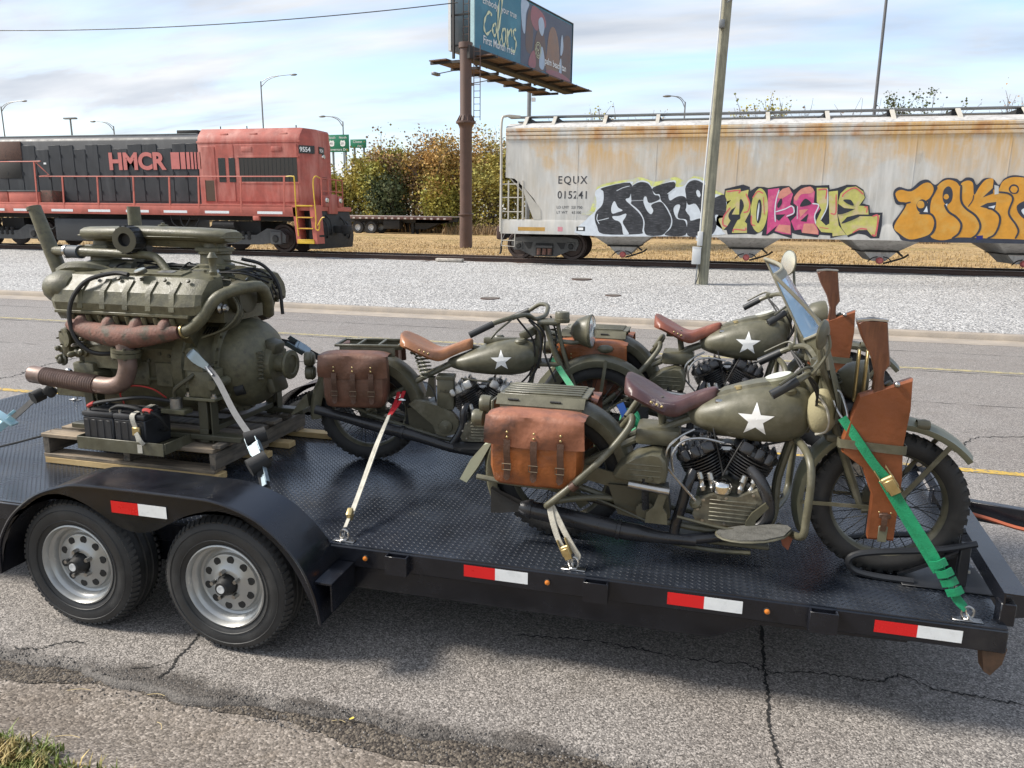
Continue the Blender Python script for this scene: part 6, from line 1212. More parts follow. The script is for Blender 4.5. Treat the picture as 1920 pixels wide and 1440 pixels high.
    B(MB().tube([(-2.72, CY-.02, 1.78), (-2.62, CY+.05, 1.74), (-2.54, CY+.08, 1.62), (-2.52, CY+.08, 1.44)], .012, 6, 5), 'drain_hose', BLKM)
    B(MB().lathe([(.02, 0), (.024, .02), (.018, .03), (.022, .09), (.03, .1), (.012, .13), (0, .13)], (-2.72, 3.75, 1.70), n=12), 'breather_cap', ENG)
    # front cover, oil lines, gauge
    B(MB().box((-3.76, 3.66, 1.18), (-3.70, 3.78, 1.36), .02), 'front_plate', ENG); B(MB().lathe([(.055, 0), (.055, .012), (.0, .014)], (-3.71, 3.655, 1.30), (-.3, -1, 0), 16), 'pump_cover', ENG)
    for k in range(6): a = k*pi/3; B(MB().cyl((-3.71+.045*cos(a), 3.645, 1.30+.045*sin(a)), (-3.71+.045*cos(a), 3.635, 1.30+.045*sin(a)), .006, n=6), 'cover_screw', ODD)
    B(MB().cyl((-3.68, 3.70, 1.36), (-3.68, 3.70, 1.50), .026, n=12), 'oil_filler', ENG); B(MB().prism([(-3.60, 1.13), (-3.28, 1.13), (-3.24, 1.24), (-3.42, 1.28), (-3.58, 1.24)], 3.66, 3.76), 'side_pump', ENG)
    B(MB().tube([(-3.22, 3.66, 1.695), (-3.32, 3.66, 1.70), (-3.45, 3.60, 1.66), (-3.53, 3.56, 1.56), (-3.55, 3.54, 1.44), (-3.52, 3.54, 1.32), (-3.44, 3.56, 1.245), (-3.34, 3.60, 1.235), (-3.28, 3.64, 1.25)], .013, 8, 6), 'oil_line', BLKM)
    gd = B(MB().lathe([(.0, 0), (.036, 0), (.036, .02), (.03, .024), (0, .024)], (-3.13, 3.66, 1.705), (-.15, -.35, 1), 18), 'pressure_gauge', ODD); B(MB().lathe([(0, .0245), (.029, .0245)], (-3.13, 3.66, 1.705), (-.15, -.35, 1), 18), 'gauge_face', GLASS, gd)
    # engine mounts and stand
    for x, y in ((-3.60, 3.70), (-2.80, 3.70), (-3.60, 4.40), (-2.80, 4.40)):
        m = B(MB().box((x-.06, y-.07, 1.00), (x+.09, y+.07, 1.16), .012), 'engine_mount', ENG); B(MB().box((x-.09, y-.08, .982), (x+.12, y+.08, 1.0), .003), 'mount_plate', ENG, m)
        for dx in (-.07, .10): B(MB().lathe([(.018, 0), (.018, .012), (.011, .013), (.011, .026), (0, .027)], (x+dx, y-.055, 1.0), n=8), 'mount_bolt', STEEL, m)
        B(MB().cyl((x+.10, y-.075, 1.08), (x+.10, y+.075, 1.08), .030, n=12), 'mount_bush', ENG, m)
        B(MB().box((x-.03, y-.035, .716), (x+.03, y+.035, .98), .003), 'stand_leg', ODD); B(MB().box((x+.05, y-.03, .716), (x+.058, y+.03, .98)), 'stand_leg', ODD)
    for y in (3.70, 4.40): B(MB().box((-3.75, y-.04, .7325), (-2.55, y+.04, .765), .004), 'stand_rail', ODD)
    for x in (-3.60, -2.80): B(MB().box((x-.03, 3.66, .766), (x+.03, 4.44, .80), .004), 'stand_cross', ODD)
    B(MB().box((-3.85, 3.68, .93), (-3.55, 3.71, 1.04), .004), 'tie_plate', ENG); B(MB().lathe([(.025, -.01), (.045, -.01), (.045, .01), (.025, .01)], (-3.87, 3.695, 1.03), (0, 1, 0), 16), 'lifting_eye', ENG)
    e = B(MB().lathe([(.022, -.012), (.05, -.012), (.05, .012), (.022, .012)], (-2.81, 3.63, 1.245), (0.3, 1, 0), 18), 'lifting_eye', ENG); B(MB().prism([(-2.87, 1.16), (-2.74, 1.16), (-2.765, 1.24), (-2.855, 1.24)], 3.62, 3.645), 'eye_bracket', ENG, e)
    B(MB().cyl((-2.94, 3.62, .93), (-2.94, 3.62, .99), .034, n=14), 'solenoid', ALU); B(MB().box((-3.02, 3.58, .90), (-2.86, 3.66, .93), .004), 'solenoid_bracket', ENG)
    B(MB().tube([(-2.94, 3.61, 1.0), (-2.92, 3.60, 1.05), (-2.83, 3.62, 1.12), (-2.80, 3.68, 1.16), (-2.74, 3.72, 1.18)], .013, 7, 5), 'starter_cable', ODD)
    rnd = random.Random(9)
    for k in range(34):      # small fittings over the valley, rear cover and front
        zone = k % 3
        if zone == 0: p = V((rnd.uniform(-3.6, -2.9), CY+rnd.uniform(-.13, .13), rnd.uniform(1.58, 1.66))); ax = V((rnd.uniform(-.3, .3), -.3, 1))
        elif zone == 1: p = V((rnd.uniform(-2.80, -2.70), CY+rnd.uniform(-.26, .22), rnd.uniform(1.44, 1.70))); ax = V((1, rnd.uniform(-.4, .1), rnd.uniform(-.2, .5)))
        else: p = V((rnd.uniform(-3.78, -3.55), rnd.uniform(3.66, 3.80), rnd.uniform(1.04, 1.34))); ax = V((-.3, -1, rnd.uniform(-.2, .3)))
        r_ = rnd.uniform(.012, .032); h_ = rnd.uniform(.03, .08); B(MB().lathe([(r_, 0), (r_*1.15, h_*.3), (r_*.7, h_*.45), (r_*.8, h_*.8), (r_*.4, h_), (0, h_)], p, ax, 10), 'fitting', rnd.choice((ENG, ODD, ENG, STEEL)))
    for k in range(12):
        a = V((rnd.uniform(-3.6, -2.95), CY-.18, 1.66)); b_ = V((rnd.uniform(-2.95, -2.65), CY+rnd.uniform(-.2, .1), rnd.uniform(1.55, 1.75))); m_ = a.lerp(b_, .5)+V((0, 0, rnd.uniform(.02, .08))); B(MB().tube([a, m_, b_], rnd.choice((.005, .007, .010)), 6, 5), 'small_pipe', rnd.choice((ENG, ODD, BLKM)))
    for k in range(5): B(MB().tube([(-2.66, CY-.24+.02*k, 1.60), (-2.60-.01*k, CY-.26+.03*k, 1.50), (-2.66, CY-.30+.02*k, 1.40), (-2.80, CY-.34, 1.34)], .007, 6, 4), 'oil_pipe', rnd.choice((ENG, ODD)))
    B(MB().prism([(3.77, 1.03), (3.745, 1.05), (3.735, 1.06), (3.745, 1.07), (3.77, 1.08)], -3.72, -2.92, 'x'), 'crankcase_ledge', ENG)
    rnd = random.Random(4)
    for k in range(14):
        x = rnd.uniform(-3.6, -2.95); z = rnd.uniform(1.0, 1.26); B(MB().lathe([(.012, 0), (.012, .01), (0, .012)], (x, 3.745, z), (0, -1, 0), 6), 'crankcase_bolt', ODD)
    for k in range(4): B(MB().box((-3.5+k*.17, 3.735, 1.02), (-3.38+k*.17, 3.752, 1.17), .006), 'crankcase_cover', ENG)
engine()
def batteries():
    tr = thing('battery_tray', 'olive steel tray holding two batteries on the pallet', 'tray', (-3.28, 3.60, .71)); M1 = mat('battery case', (.022, .023, .026), .5, var=.25, vs=10)
    x0, x1, y0, y1 = -3.49, -2.90, 3.44, 3.70
    bw(MB().box((x0, y0, .715), (x1, y1, .722)), 'tray_floor', OD, tr)
    for a, b in (((x0, y0-.008, .69), (x1, y0, .765)), ((x0, y1, .715), (x1, y1+.008, .765)), ((x0-.008, y0, .70), (x0, y1, .765)), ((x1, y0, .70), (x1+.008, y1, .765))): bw(MB().box(a, b, .002), 'tray_side', OD, tr)
    for i, (a, b) in enumerate(((-3.455, -3.245), (-3.240, -3.03))):
        bt = thing('battery', ('left of two black batteries on the pallet tray', 'right black battery nearest the bell housing')[i], 'battery', ((a+b)/2, 3.56, .7225), 0, 'batteries beside the engine')
        bw(MB().box((a, 3.455, .723), (b, 3.67, .885), .006), 'battery_case', M1, bt); bw(MB().box((a-.003, 3.452, .885), (b+.003, 3.673, .915), .008), 'battery_lid', M1, bt)
        for k in range(4): bw(MB().box((a+.012+k*.05, 3.4525, .735), (a+.045+k*.05, 3.4555, .868), .002), 'case_rib', M1, bt)
        for k in range(6): bw(MB().lathe([(.014, 0), (.014, .008), (0, .009)], (a+.03+k*.03, 3.60, .915), n=10), 'cell_cap', M1, bt)
        for k, x in enumerate((a+.03, b-.03)): bw(MB().cyl((x, 3.48, .915), (x, 3.48, .935), .009, n=10), 'terminal', ALU, bt)
    R = mat('red cable', (.35, .02, .015), .5); K = BLKM
    for nm, pts, m, r in (('battery_cable', [(-3.42, 3.48, .935), (-3.36, 3.47, .965), (-3.25, 3.49, .985), (-3.10, 3.54, 1.0), (-2.95, 3.61, .97)], K, .011), ('battery_cable', [(-3.27, 3.48, .935), (-3.2, 3.47, .96), (-3.1, 3.47, .955), (-3.05, 3.48, .935)], K, .010), ('battery_cable', [(-3.06, 3.48, .935), (-3.0, 3.47, .94), (-2.96, 3.5, .90), (-2.96, 3.55, .82), (-3.02, 3.58, .80)], K, .010), ('red_wire', [(-3.24, 3.55, .95), (-3.25, 3.54, 1.02), (-3.18, 3.56, 1.06), (-3.08, 3.60, 1.04), (-3.02, 3.64, .98)], R, .005)):
        o = MB().tube(pts, r, 7, 5).build(nm, m); tag(o, 'thin red wire looping over the batteries' if nm == 'red_wire' else {-3.42: 'long black cable from left battery to the solenoid', -3.27: 'short black cable linking the two batteries', -3.06: 'black cable curling down beside the right battery'}[pts[0][0]], 'cable', 'battery wiring')
    tag(MB().tube([(-3.425, 3.478, .94), (-3.40, 3.474, .952), (-3.375, 3.472, .963)], .0135, 8, 3).build('cable_boot', R), 'red terminal boot on the left battery', 'cable', 'battery wiring'); tag(MB().tube([(-3.045, 3.478, .94), (-3.02, 3.474, .945), (-2.99, 3.472, .94)], .0135, 8, 3).build('cable_boot', R), 'red terminal boot on the right battery', 'cable', 'battery wiring')
    s = thing('battery_strap', 'tan webbing strap buckled around the right battery', 'strap', (-3.12, 3.56, .75)); bw(MB().ribbon([(-3.14, 3.68, .80), (-3.135, 3.68, .918), (-3.12, 3.56, .920), (-3.10, 3.447, .917), (-3.085, 3.445, .84), (-3.06, 3.435, .76), (-3.055, 3.43, .70)], .032, (1, 0, 0), .004, 4), 'webbing', STRW, s); bw(MB().box((-3.10, 3.43, .80), (-3.05, 3.446, .85), .004), 'buckle', BRASS, s); bw(MB().ribbon([(-3.07, 3.428, .82), (-3.04, 3.42, .78), (-3.02, 3.425, .755)], .028, (1, 0, 0), .004, 3), 'loose_end', STRW, s)
batteries()
# ------------------------------------------------------------------ motorcycles (local: x forward from rear axle, y left, z up from the tyre contact)
from mathutils.bvhtree import BVHTree
def stick_star(tank, c, r, parent, tilt=0):
    """white star painted on the curved near flank of a tank"""
    me = tank.data; bv = BVHTree.FromPolygons([v.co for v in me.vertices], [list(p.vertices) for p in me.polygons])
    out = []
    for i in range(10):
        a = pi/2+i*pi/5+tilt; q = r if i % 2 == 0 else r*.40; out.append(V((c[0]+q*cos(a), 0, c[2]+q*sin(a))))
    ce = V((c[0], 0, c[2])); vs = []; fs = []; N = 6
    for i in range(10):
        a, b = out[i], out[(i+1) % 10]; ids = {}
        for j in range(N+1):
            for k in range(N+1-j):
                p = ce+(a-ce)*(j/N)+(b-ce)*(k/N); h = bv.ray_cast(V((p.x, -1, p.z)), V((0, 1, 0)))
                y = (h[0].y if h[0] else c[1])-.0012; ids[j, k] = len(vs); vs.append((p.x, y, p.z))
        for j in range(N):
            for k in range(N-j):
                fs.append((ids[j, k], ids[j+1, k], ids[j, k+1]))
                if j+k < N-1: fs.append((ids[j+1, k], ids[j+1, k+1], ids[j, k+1]))
    return raw('white_star', vs, fs, WHITE, parent, smooth=True)
def moto_wheel(t, x, z, R=.325, w=.052, rimm=OD, front=True):
    o = (x, 0, z); ri = R-.078; mb = MB(); n = 48; prof = []
    for k in range(15): a = -2.35+4.7*k/14; prof.append((R-w+w*cos(a)*.98+(0 if abs(a) > .7 else 0), w*sin(a)))
    mb.lathe(prof, o, (0, 1, 0), n)
    for i in range(44):      # tread lugs
        a = 2*pi*i/44; u = V((cos(a), 0, sin(a))); tg = V((-sin(a), 0, cos(a)))
        for s in (-1, 1):
            c = V(o)+u*(R-.006)+V((0, s*.022, 0)); tw = tg*(.013); yv = V((0, .013, 0))
            q = [c-tw-yv, c+tw-yv*.6, c+tw+yv, c-tw+yv*.6]; q2 = [p+u*.0028 for p in q]
            mb.add([p-u*.012 for p in q]+q2, [(4, 5, 6, 7), (0, 1, 5, 4), (1, 2, 6, 5), (2, 3, 7, 6), (3, 0, 4, 7)])
            c = V(o)+u*(R-.022)+V((0, s*.047, 0)); 
            q = [c-tw*.7-u*.012, c+tw*.7-u*.012, c+tw*.7+u*.012-V((0, s*.008, 0)), c-tw*.7+u*.012-V((0, s*.008, 0))]; e = V((0, s*.0012, 0))
            mb.add([p-e*2 for p in q]+[p+e for p in q], [(4, 5, 6, 7), (0, 1, 5, 4), (1, 2, 6, 5), (2, 3, 7, 6), (3, 0, 4, 7)])
    ty = mb.build('tyre', RUB, t)
    rim = MB().lathe([(ri+.012, -.036), (ri+.016, -.040), (ri+.004, -.040), (ri-.006, -.036), (ri-.018, -.020), (ri-.024, -.008), (ri-.024, .008), (ri-.018, .020), (ri-.006, .036), (ri+.004, .040), (ri+.016, .040), (ri+.012, .036)], o, (0, 1, 0), 48).build('rim', rimm, t)
    hub = MB().lathe([(0, -.075), (.018, -.075), (.02, -.055), (.05, -.052), (.052, -.044), (.03, -.038), (.028, .03), (.09, .032), (.092, .06), (.03, .065), (.018, .075), (0, .075)], o, (0, 1, 0), 24).build('hub', rimm, t)
    sp = MB()
    for i in range(40):
        a = 2*pi*i/40; s = -1 if i % 2 else 1; b = a+(.42 if (i//2) % 2 else -.42); rr = .05 if s < 0 else .085
        sp.cyl((x+rr*cos(b), s*.046, z+rr*sin(b)), (x+(ri-.022)*cos(a), s*.006, z+(ri-.022)*sin(a)), .0020, n=4, cap=False)
    sp.build('spokes', mat('dark spoke', (.06, .06, .055), .45, .6), rim); return ty
def fender(t, name, x, z, R, a0, a1, w, m, depth=.045, flare=None, n=30, parent=None):
    """mudguard: curved section swept round the wheel (angles in degrees, 0 = forward, 90 = up)"""
    rings = []
    for i in range(n+1):
        q = i/n; a = rad(a0+(a1-a0)*q); u = V((cos(a), 0, sin(a))); c = V((x, 0, z)); ww = w*(flare(q) if flare else 1); rr = R
        sec = [(-1, -depth), (-1.0, -depth*.35), (-.82, -.008), (-.5, .004), (0, .010), (.5, .004), (.82, -.008), (1, -depth*.35), (1, -depth)]
        ring = [c+u*(rr+h)+V((0, s*ww, 0)) for s, h in sec]+[c+u*(rr+h-.004)+V((0, s*(ww-.003), 0)) for s, h in sec[::-1]]; rings.append(ring)
    return MB().loft(rings).build(name, m, parent or t)
def tank(t, name, secs, m, ang=40):
    """lofted tank; secs = (x, zbottom, ztop, halfwidth, roundness)"""
    rings = []
    for x, zb, zt, hw, p in secs:
        r = []; zc = (zb+zt)/2; hh = (zt-zb)/2
        for i in range(24):
            a = 2*pi*i/24; c, s = cos(a), sin(a); cx = abs(c)**p*(1 if c > 0 else -1); sz = abs(s)**p*(1 if s > 0 else -1); r.append(V((x, hw*cx, zc+hh*sz)))
        rings.append(r)
    P = []
    n = len(rings)
    for i in range(24):
        P.append(spline([r[i] for r in rings], 4))
    rr = [[P[i][k] for i in range(24)] for k in range(len(P[0]))]
    return MB().loft(rr).build(name, m, t, ang=ang)
def saddle(t, m, xb, xn, z, edge, nose_z=None):
    """leather solo saddle: wide dished rear, narrow raised nose"""
    secs = []; L = xn-xb
    for q, hw, zz, dip in ((0, .09, .050, .0), (.04, .145, .046, .010), (.14, .185, .024, .028), (.30, .188, -.012, .036), (.44, .160, -.040, .030), (.57, .105, -.046, .012), (.72, .065, -.022, .0), (.86, .050, .004, -.006), (.96, .04, .016, -.008), (1, .015, .012, 0)):
        x = xb+L*q; r = []
        for k in range(11): s = -1+2*k/10; r.append(V((x, s*hw, z+zz+dip*(s*s-.35)-(.055 if abs(s) > .99 else (.016 if abs(s) > .79 else 0))*(.5+.5*min(1, hw/.1)))))
        r += [V((p.x, p.y*.92, p.z-.016)) for p in r[::-1]]; secs.append(r)
    P = [spline([r[i] for r in secs], 4) for i in range(22)]
    o = MB().loft([[P[i][k] for i in range(22)] for k in range(len(P[0]))]).build('saddle', m, t, ang=70)
    for k, (x, y) in enumerate(((.31, -.182), (.37, -.170), (.42, -.155))): MB().ell((xb+L*x, y, z-.03-.012*k), (.007, .006, .007), 8, 6).build('saddle_rivet', edge, o)
    return o
def bag(t, cx, y0, y1, z0, z1, hw, m, mf, side=-1, strap=LES):
    """leather pannier with flap and three buckled straps; outer face at y0"""
    yc = (y0+y1)/2; dy = abs(y1-y0)/2; out = side
    def rr(k, zz, b=1): return [V((cx+hw*k*c[0], yc+dy*b*c[1], zz)) for c in ((-1, -.55), (-.92, -.92), (-.6, -1), (.6, -1), (.92, -.92), (1, -.55), (1, .8), (.9, 1), (-.9, 1), (-1, .8))]
    if side > 0: 
        def rr(k, zz, b=1): return [V((cx+hw*k*c[0], yc-dy*b*c[1], zz)) for c in ((-1, -.55), (-.92, -.92), (-.6, -1), (.6, -1), (.92, -.92), (1, -.55), (1, .8), (.9, 1), (-.9, 1), (-1, .8))]
    H = z1-z0
    b = MB().loft([rr(.80, z0, .8), rr(.90, z0+.012*1.2, .95), rr(.97, z0+.08, 1.04), rr(.97, z0+H*.5, 1.03), rr(.95, z0+H*.85, .95), rr(.92, z1, .8)]).build('pannier_body', m, t, ang=50)
    ye = y0
    # flap: over the top and down the outer face
    rows = []
    for q in range(13):
        u = q/12
        if u < .4: y = y1+(y0-y1)*(u/.4); z = z1+.014+.012*sin(u/.4*pi)
        else: v = (u-.4)/.6; y = y0+out*(.010+.010*sin(v*pi)); z = z1+.012-v*H*.46
        row = []
        for k in range(13):
            s = -1+2*k/12; fl = 1.04+.05*max(0, u-.4); wav = .006*sin(s*5+q*.7); zz = z+(.012*(abs(s)**3) if u > .9 else 0)-(.018*abs(s)**6 if u <= .4 else 0)
            row.append(V((cx+hw*fl*s, y+out*wav*(1 if u > .4 else 0), zz)))
        rows.append(row)
    mb = MB(); vs = [p for r in rows for p in r]; fs = []
    for q in range(12):
        for k in range(12): a = q*13+k; fs.append((a, a+1, a+14, a+13))
    nv = len(vs); vs2 = [v+V((0, -out*.006, -.003)) for v in vs]; fs2 = [[i+nv for i in f[::-1]] for f in fs]
    mb.add(vs+vs2, fs+fs2); fl = mb.build('pannier_flap', mf, t, ang=70)
    for k, s in enumerate((-.55, .02, .58)):
        x = cx+hw*s; zt = z1-H*.30; st = MB().ribbon([(x, y0+out*.026, zt), (x, y0+out*.030, zt-H*.18), (x+.002, y0+out*.024, zt-H*.34), (x, y0+out*.022, zt-H*.52), (x-.003, y0+out*.024, zt-H*.60)], lambda q: .030 if q < .86 else .030*(1-.75*(q-.86)/.14), (1, 0, 0), .005, 4).build('pannier_strap', strap, b)
        zb = zt-H*.40; MB().tube([(x-.020, y0+out*.030, zb-.012), (x+.020, y0+out*.030, zb-.012), (x+.020, y0+out*.030, zb+.016), (x-.020, y0+out*.030, zb+.016)], .0028, 5, 1, True).build('buckle', mat('dull bronze buckle', (.16, .12, .08), .45, .7), st)
        for dz in (.012, .035): MB().ell((x, y0+out*.026, zt+dz), (.006, .004, .006), 8, 6).build('rivet', BRASS, fl)
    return b
def rack(t, x0, x1, z, ribs=True, m=OD):
    r = MB().box((x0, -.115, z-.008), (x1, .115, z), .003).build('luggage_rack', m, t)
    if ribs:
        for k in range(5): y = -.09+k*.045; MB().box((x0+.02, y-.012, z), (x1-.03, y+.012, z+.008), .003).build('rack_rib', m, r)
        for s in (-1, 1): 
            MB().prism([(s*.115, z-.004), (s*.155, z-.045), (s*.150, z-.048), (s*.110, z-.008)], x0-.01, x1-.01, 'x').build('rack_skirt', m, r); MB().box((x0+.01, s*.150-.003, z-.095), (x1-.02, s*.150+.003, z-.046), .001).build('rack_side', m, r)
            for k in range(3): MB().obox((x0+.07+k*.11, s*.1535, z-.070), (.013, .003, .022)).build('rack_slot', BLKM, r)
            for k in range(2): MB().obox((x0+.07+k*.2, s*.1375, z-.024), (.05, .006, .012), (-s*.84, 0, 0)).build('rack_slot', BLKM, r)
    return r
def vtwin(t, cx, cz, cm, hm, exh=True, fin=None):
    """45 degree V-twin: crankcase, finned barrels and heads, gear cover, tappets. cx,cz = crank centre"""
    c = MB().lathe([(0, -.10), (.10, -.10), (.125, -.07), (.13, 0), (.125, .07), (.10, .10), (0, .10)], (cx, 0, cz), (0, 1, 0), 26).build('crankcase', ALU if cm is ALU else cm, t)
    g = MB().prism([(cx-.14, cz-.03), (cx-.125, cz+.035), (cx-.05, cz+.075), (cx+.05, cz+.07), (cx+.13, cz+.11), (cx+.155, cz+.06), (cx+.14, cz-.01), (cx+.08, cz-.065), (cx-.06, cz-.07), (cx-.12, cz-.065)], -.155, -.10).build('gear_cover', cm, t)
    for k in range(6): z = cz-.05+k*.019; MB().box((cx-.07-.0*k, -.161, z), (cx+.10+.006*k, -.154, z+.008), .002).build('cover_rib', cm, g)
    for px, pz in ((-.125, .0), (-.10, .05), (.0, .068), (.12, .095), (.14, .03), (.10, -.045), (.0, -.062), (-.10, -.055)): MB().lathe([(.007, 0), (.007, .006), (0, .007)], (cx+px*.95, -.155, cz+pz*.92), (0, -1, 0), 6).build('cover_screw', STEEL, g)
    tm = MB().lathe([(.032, 0), (.036, .02), (.036, .04), (.04, .045), (0, .046)], (cx-.02, -.125, cz+.035), (0, 0, 1), 20).build('timer_base', cm, t); MB().lathe([(.043, .0), (.045, .03), (.040, .044), (.028, .053), (0, .056)], (cx-.02, -.125, cz+.082), (0, 0, 1), 20).build('timer_cap', CHROME, tm)
    for s, ta in ((-1, 29), (1, 25)):
        d = V((s*sin(rad(ta)), 0, cos(rad(ta)))); b = V((cx, -.01, cz))+d*.115; fb = MB(); u = V((d.z, 0, -d.x))
        core = MB().cyl(b, b+d*.13, .050, n=16).build('barrel', BLK, t)
        for k in range(8):
            p = b+d*(.035+k*.0135); w = .090+.014*min(1, k/4); rg = []
            for h in (0, .0045): rg.append([p+d*h+u*(w*cos(a)*1.0)+V((0, (w*.98)*sin(a)-.01, 0)) for a in [2*pi*i/20 for i in range(20)]])
            MB().loft(rg).build('cooling_fin', fin or BLK, core)
        hp = b+d*.145; rg = []
        for h, k in ((0, .92), (.012, 1), (.030, .97), (.045, .80)): rg.append([hp+d*h+u*(.106*k*cos(a))+V((0, .10*k*sin(a)-.02, 0)) for a in [2*pi*i/20 for i in range(20)]])
        h = MB().loft(rg).build('cylinder_head', hm, t)
        for k in range(5):
            off = -.072+k*.036; q = hp+d*.048+u*off; MB().obox(q+V((0, -.02, 0)), (.014, .16-.02*abs(k-2), .034), (0, s*rad(ta), 0), .005).build('head_fin', hm, h)
        
        for o2, w2 in ((-.055, .055), (.005, .04), (.05, .035)): MB().obox(hp+d*.03+u*(o2*s)+V((0, -.108, 0)), (w2, .03, .055), (rad(-20), s*rad(ta), 0), .012).build('head_lobe', hm, h)
        for k in (0, 1):   # tappet tubes
            p0 = V((cx+s*(.055+.045*k), -.115, cz+.075)); p1 = p0+V((s*.022, .01, .085)); MB().lathe([(.014, 0), (.017, .02), (.013, .025), (.013, .05), (.017, .055), (.015, .085), (.01, .09)], p0, p1-p0, 12).build('tappet_cover', STEEL, core)
    MB().tube([(cx-.09, -.02, cz+.24), (cx, -.02, cz+.25), (cx+.09, -.02, cz+.24)], .02, 8, 3).build('intake_manifold', STEEL, t); MB().lathe([(.03, 0), (.035, .02), (.035, .07), (.02, .08)], (cx, .03, cz+.23), (0, 1, 0), 14).build('carburettor', ODD, t)
    return c
def scabbard(t):
    """rifle scabbard on the right fork leg"""
    y = -.20
    prof = [(1.255, .845), (1.443, .925), (1.45, .80), (1.44, .64), (1.452, .50), (1.45, .235), (1.352, .232), (1.350, .42), (1.30, .54), (1.215, .60), (1.212, .66), (1.235, .76)]
    pts = prof; n = len(pts); rings = []
    cx = sum(p[0] for p in pts)/n; cz = sum(p[1] for p in pts)/n
    for d, k in ((-.026, .97), (-.016, 1), (.016, 1), (.026, .97)): rings.append([V((cx+(x-cx)*k, y+d, cz+(z-cz)*k)) for x, z in pts])
    return rings
def rifle_and_scabbard(B, label_s, label_r, tilt=0):
    """top-level things: scabbard strapped to the bike, rifle stock standing in it. B = world origin of the bike"""
    s = thing('rifle_scabbard', label_s, 'scabbard', (B[0]+1.35, B[1]-.20, B[2]+.23), 0, 'leather rifle scabbards'); r = scabbard(None); o = V((1.35, -.20, .23))
    MB().loft([[p-o for p in q] for q in r]).build('scabbard_body', SCAB, s, ang=30)
    mb = MB().ribbon([(1.20-1.35, -.005, .405), (1.215-1.35, -.031, .41), (1.33-1.35, -.034, .405), (1.44-1.35, -.031, .40), (1.45-1.35, 0, .40), (1.43-1.35, .03, .40), (1.22-1.35, .03, .405), (1.20-1.35, -.005, .405)], .036, (0, 0, 1), .004, 4); mb.build('steel_band', OD, s)
    MB().box((.035, -.031, .0), (.07, -.026, .07), .002).build('foot_plate', ODL, s); st = MB().ribbon([(.05, -.03, .13), (.052, -.036, .09), (.05, -.034, .05)], .022, (1, 0, 0), .004, 3).build('closing_strap', LES, s); MB().box((.03, -.035, .105), (.075, -.028, .125), .003).build('strap_loop', LES, s)
    for x in (.03, .075): MB().ell((x, -.030, .13), (.004, .003, .004), 8, 6).build('rivet', BRASS, s)
    k = thing('rifle', label_r, 'rifle', (B[0]+1.34, B[1]-.20, B[2]+.86), 0, 'rifle stocks in scabbards'); o = V((1.34, -.20, .86))
    pr = [(1.217, 1.138), (1.23, 1.148), (1.30, 1.150), (1.328, 1.142), (1.342, 1.05), (1.356, .975), (1.338, .945), (1.340, .905), (1.352, .86), (1.36, .75), (1.30, .75), (1.305, .86), (1.308, .93), (1.285, 1.0), (1.24, 1.08)]
    rg = []; cx, cz = 1.30, 1.0
    for d, q in ((-.024, .9), (-.016, 1), (.016, 1), (.024, .9)): rg.append([V((cx+(x-cx)*q, -.20+d, cz+(z-cz)*(1-.4*(1-q))))-o for x, z in pr])
    MB().loft(rg).build('stock', WAL, k, ang=30)
    rg = []
    for d, q in ((0, 1), (.008, 1.0)): rg.append([V((1.272+(x-1.272)*1.0, -.20+yy*1.04, 1.145+dz+d))-o for x, yy, dz in ((1.216, -.02, -.004), (1.216, .02, -.004), (1.272, .024, .004), (1.329, .02, -.0), (1.329, -.02, -.0), (1.272, -.024, .004))])
    MB().loft(rg).build('butt_plate', STEEL, k); MB().cyl(V((1.355, -.20, .90))-o, V((1.41, -.20, .84))-o, .016, n=10).build('bolt_action', ODD, k); MB().ell(V((1.385, -.235, .90))-o, (.012, .012, .012), 10, 8).build('bolt_knob', STEEL, k)
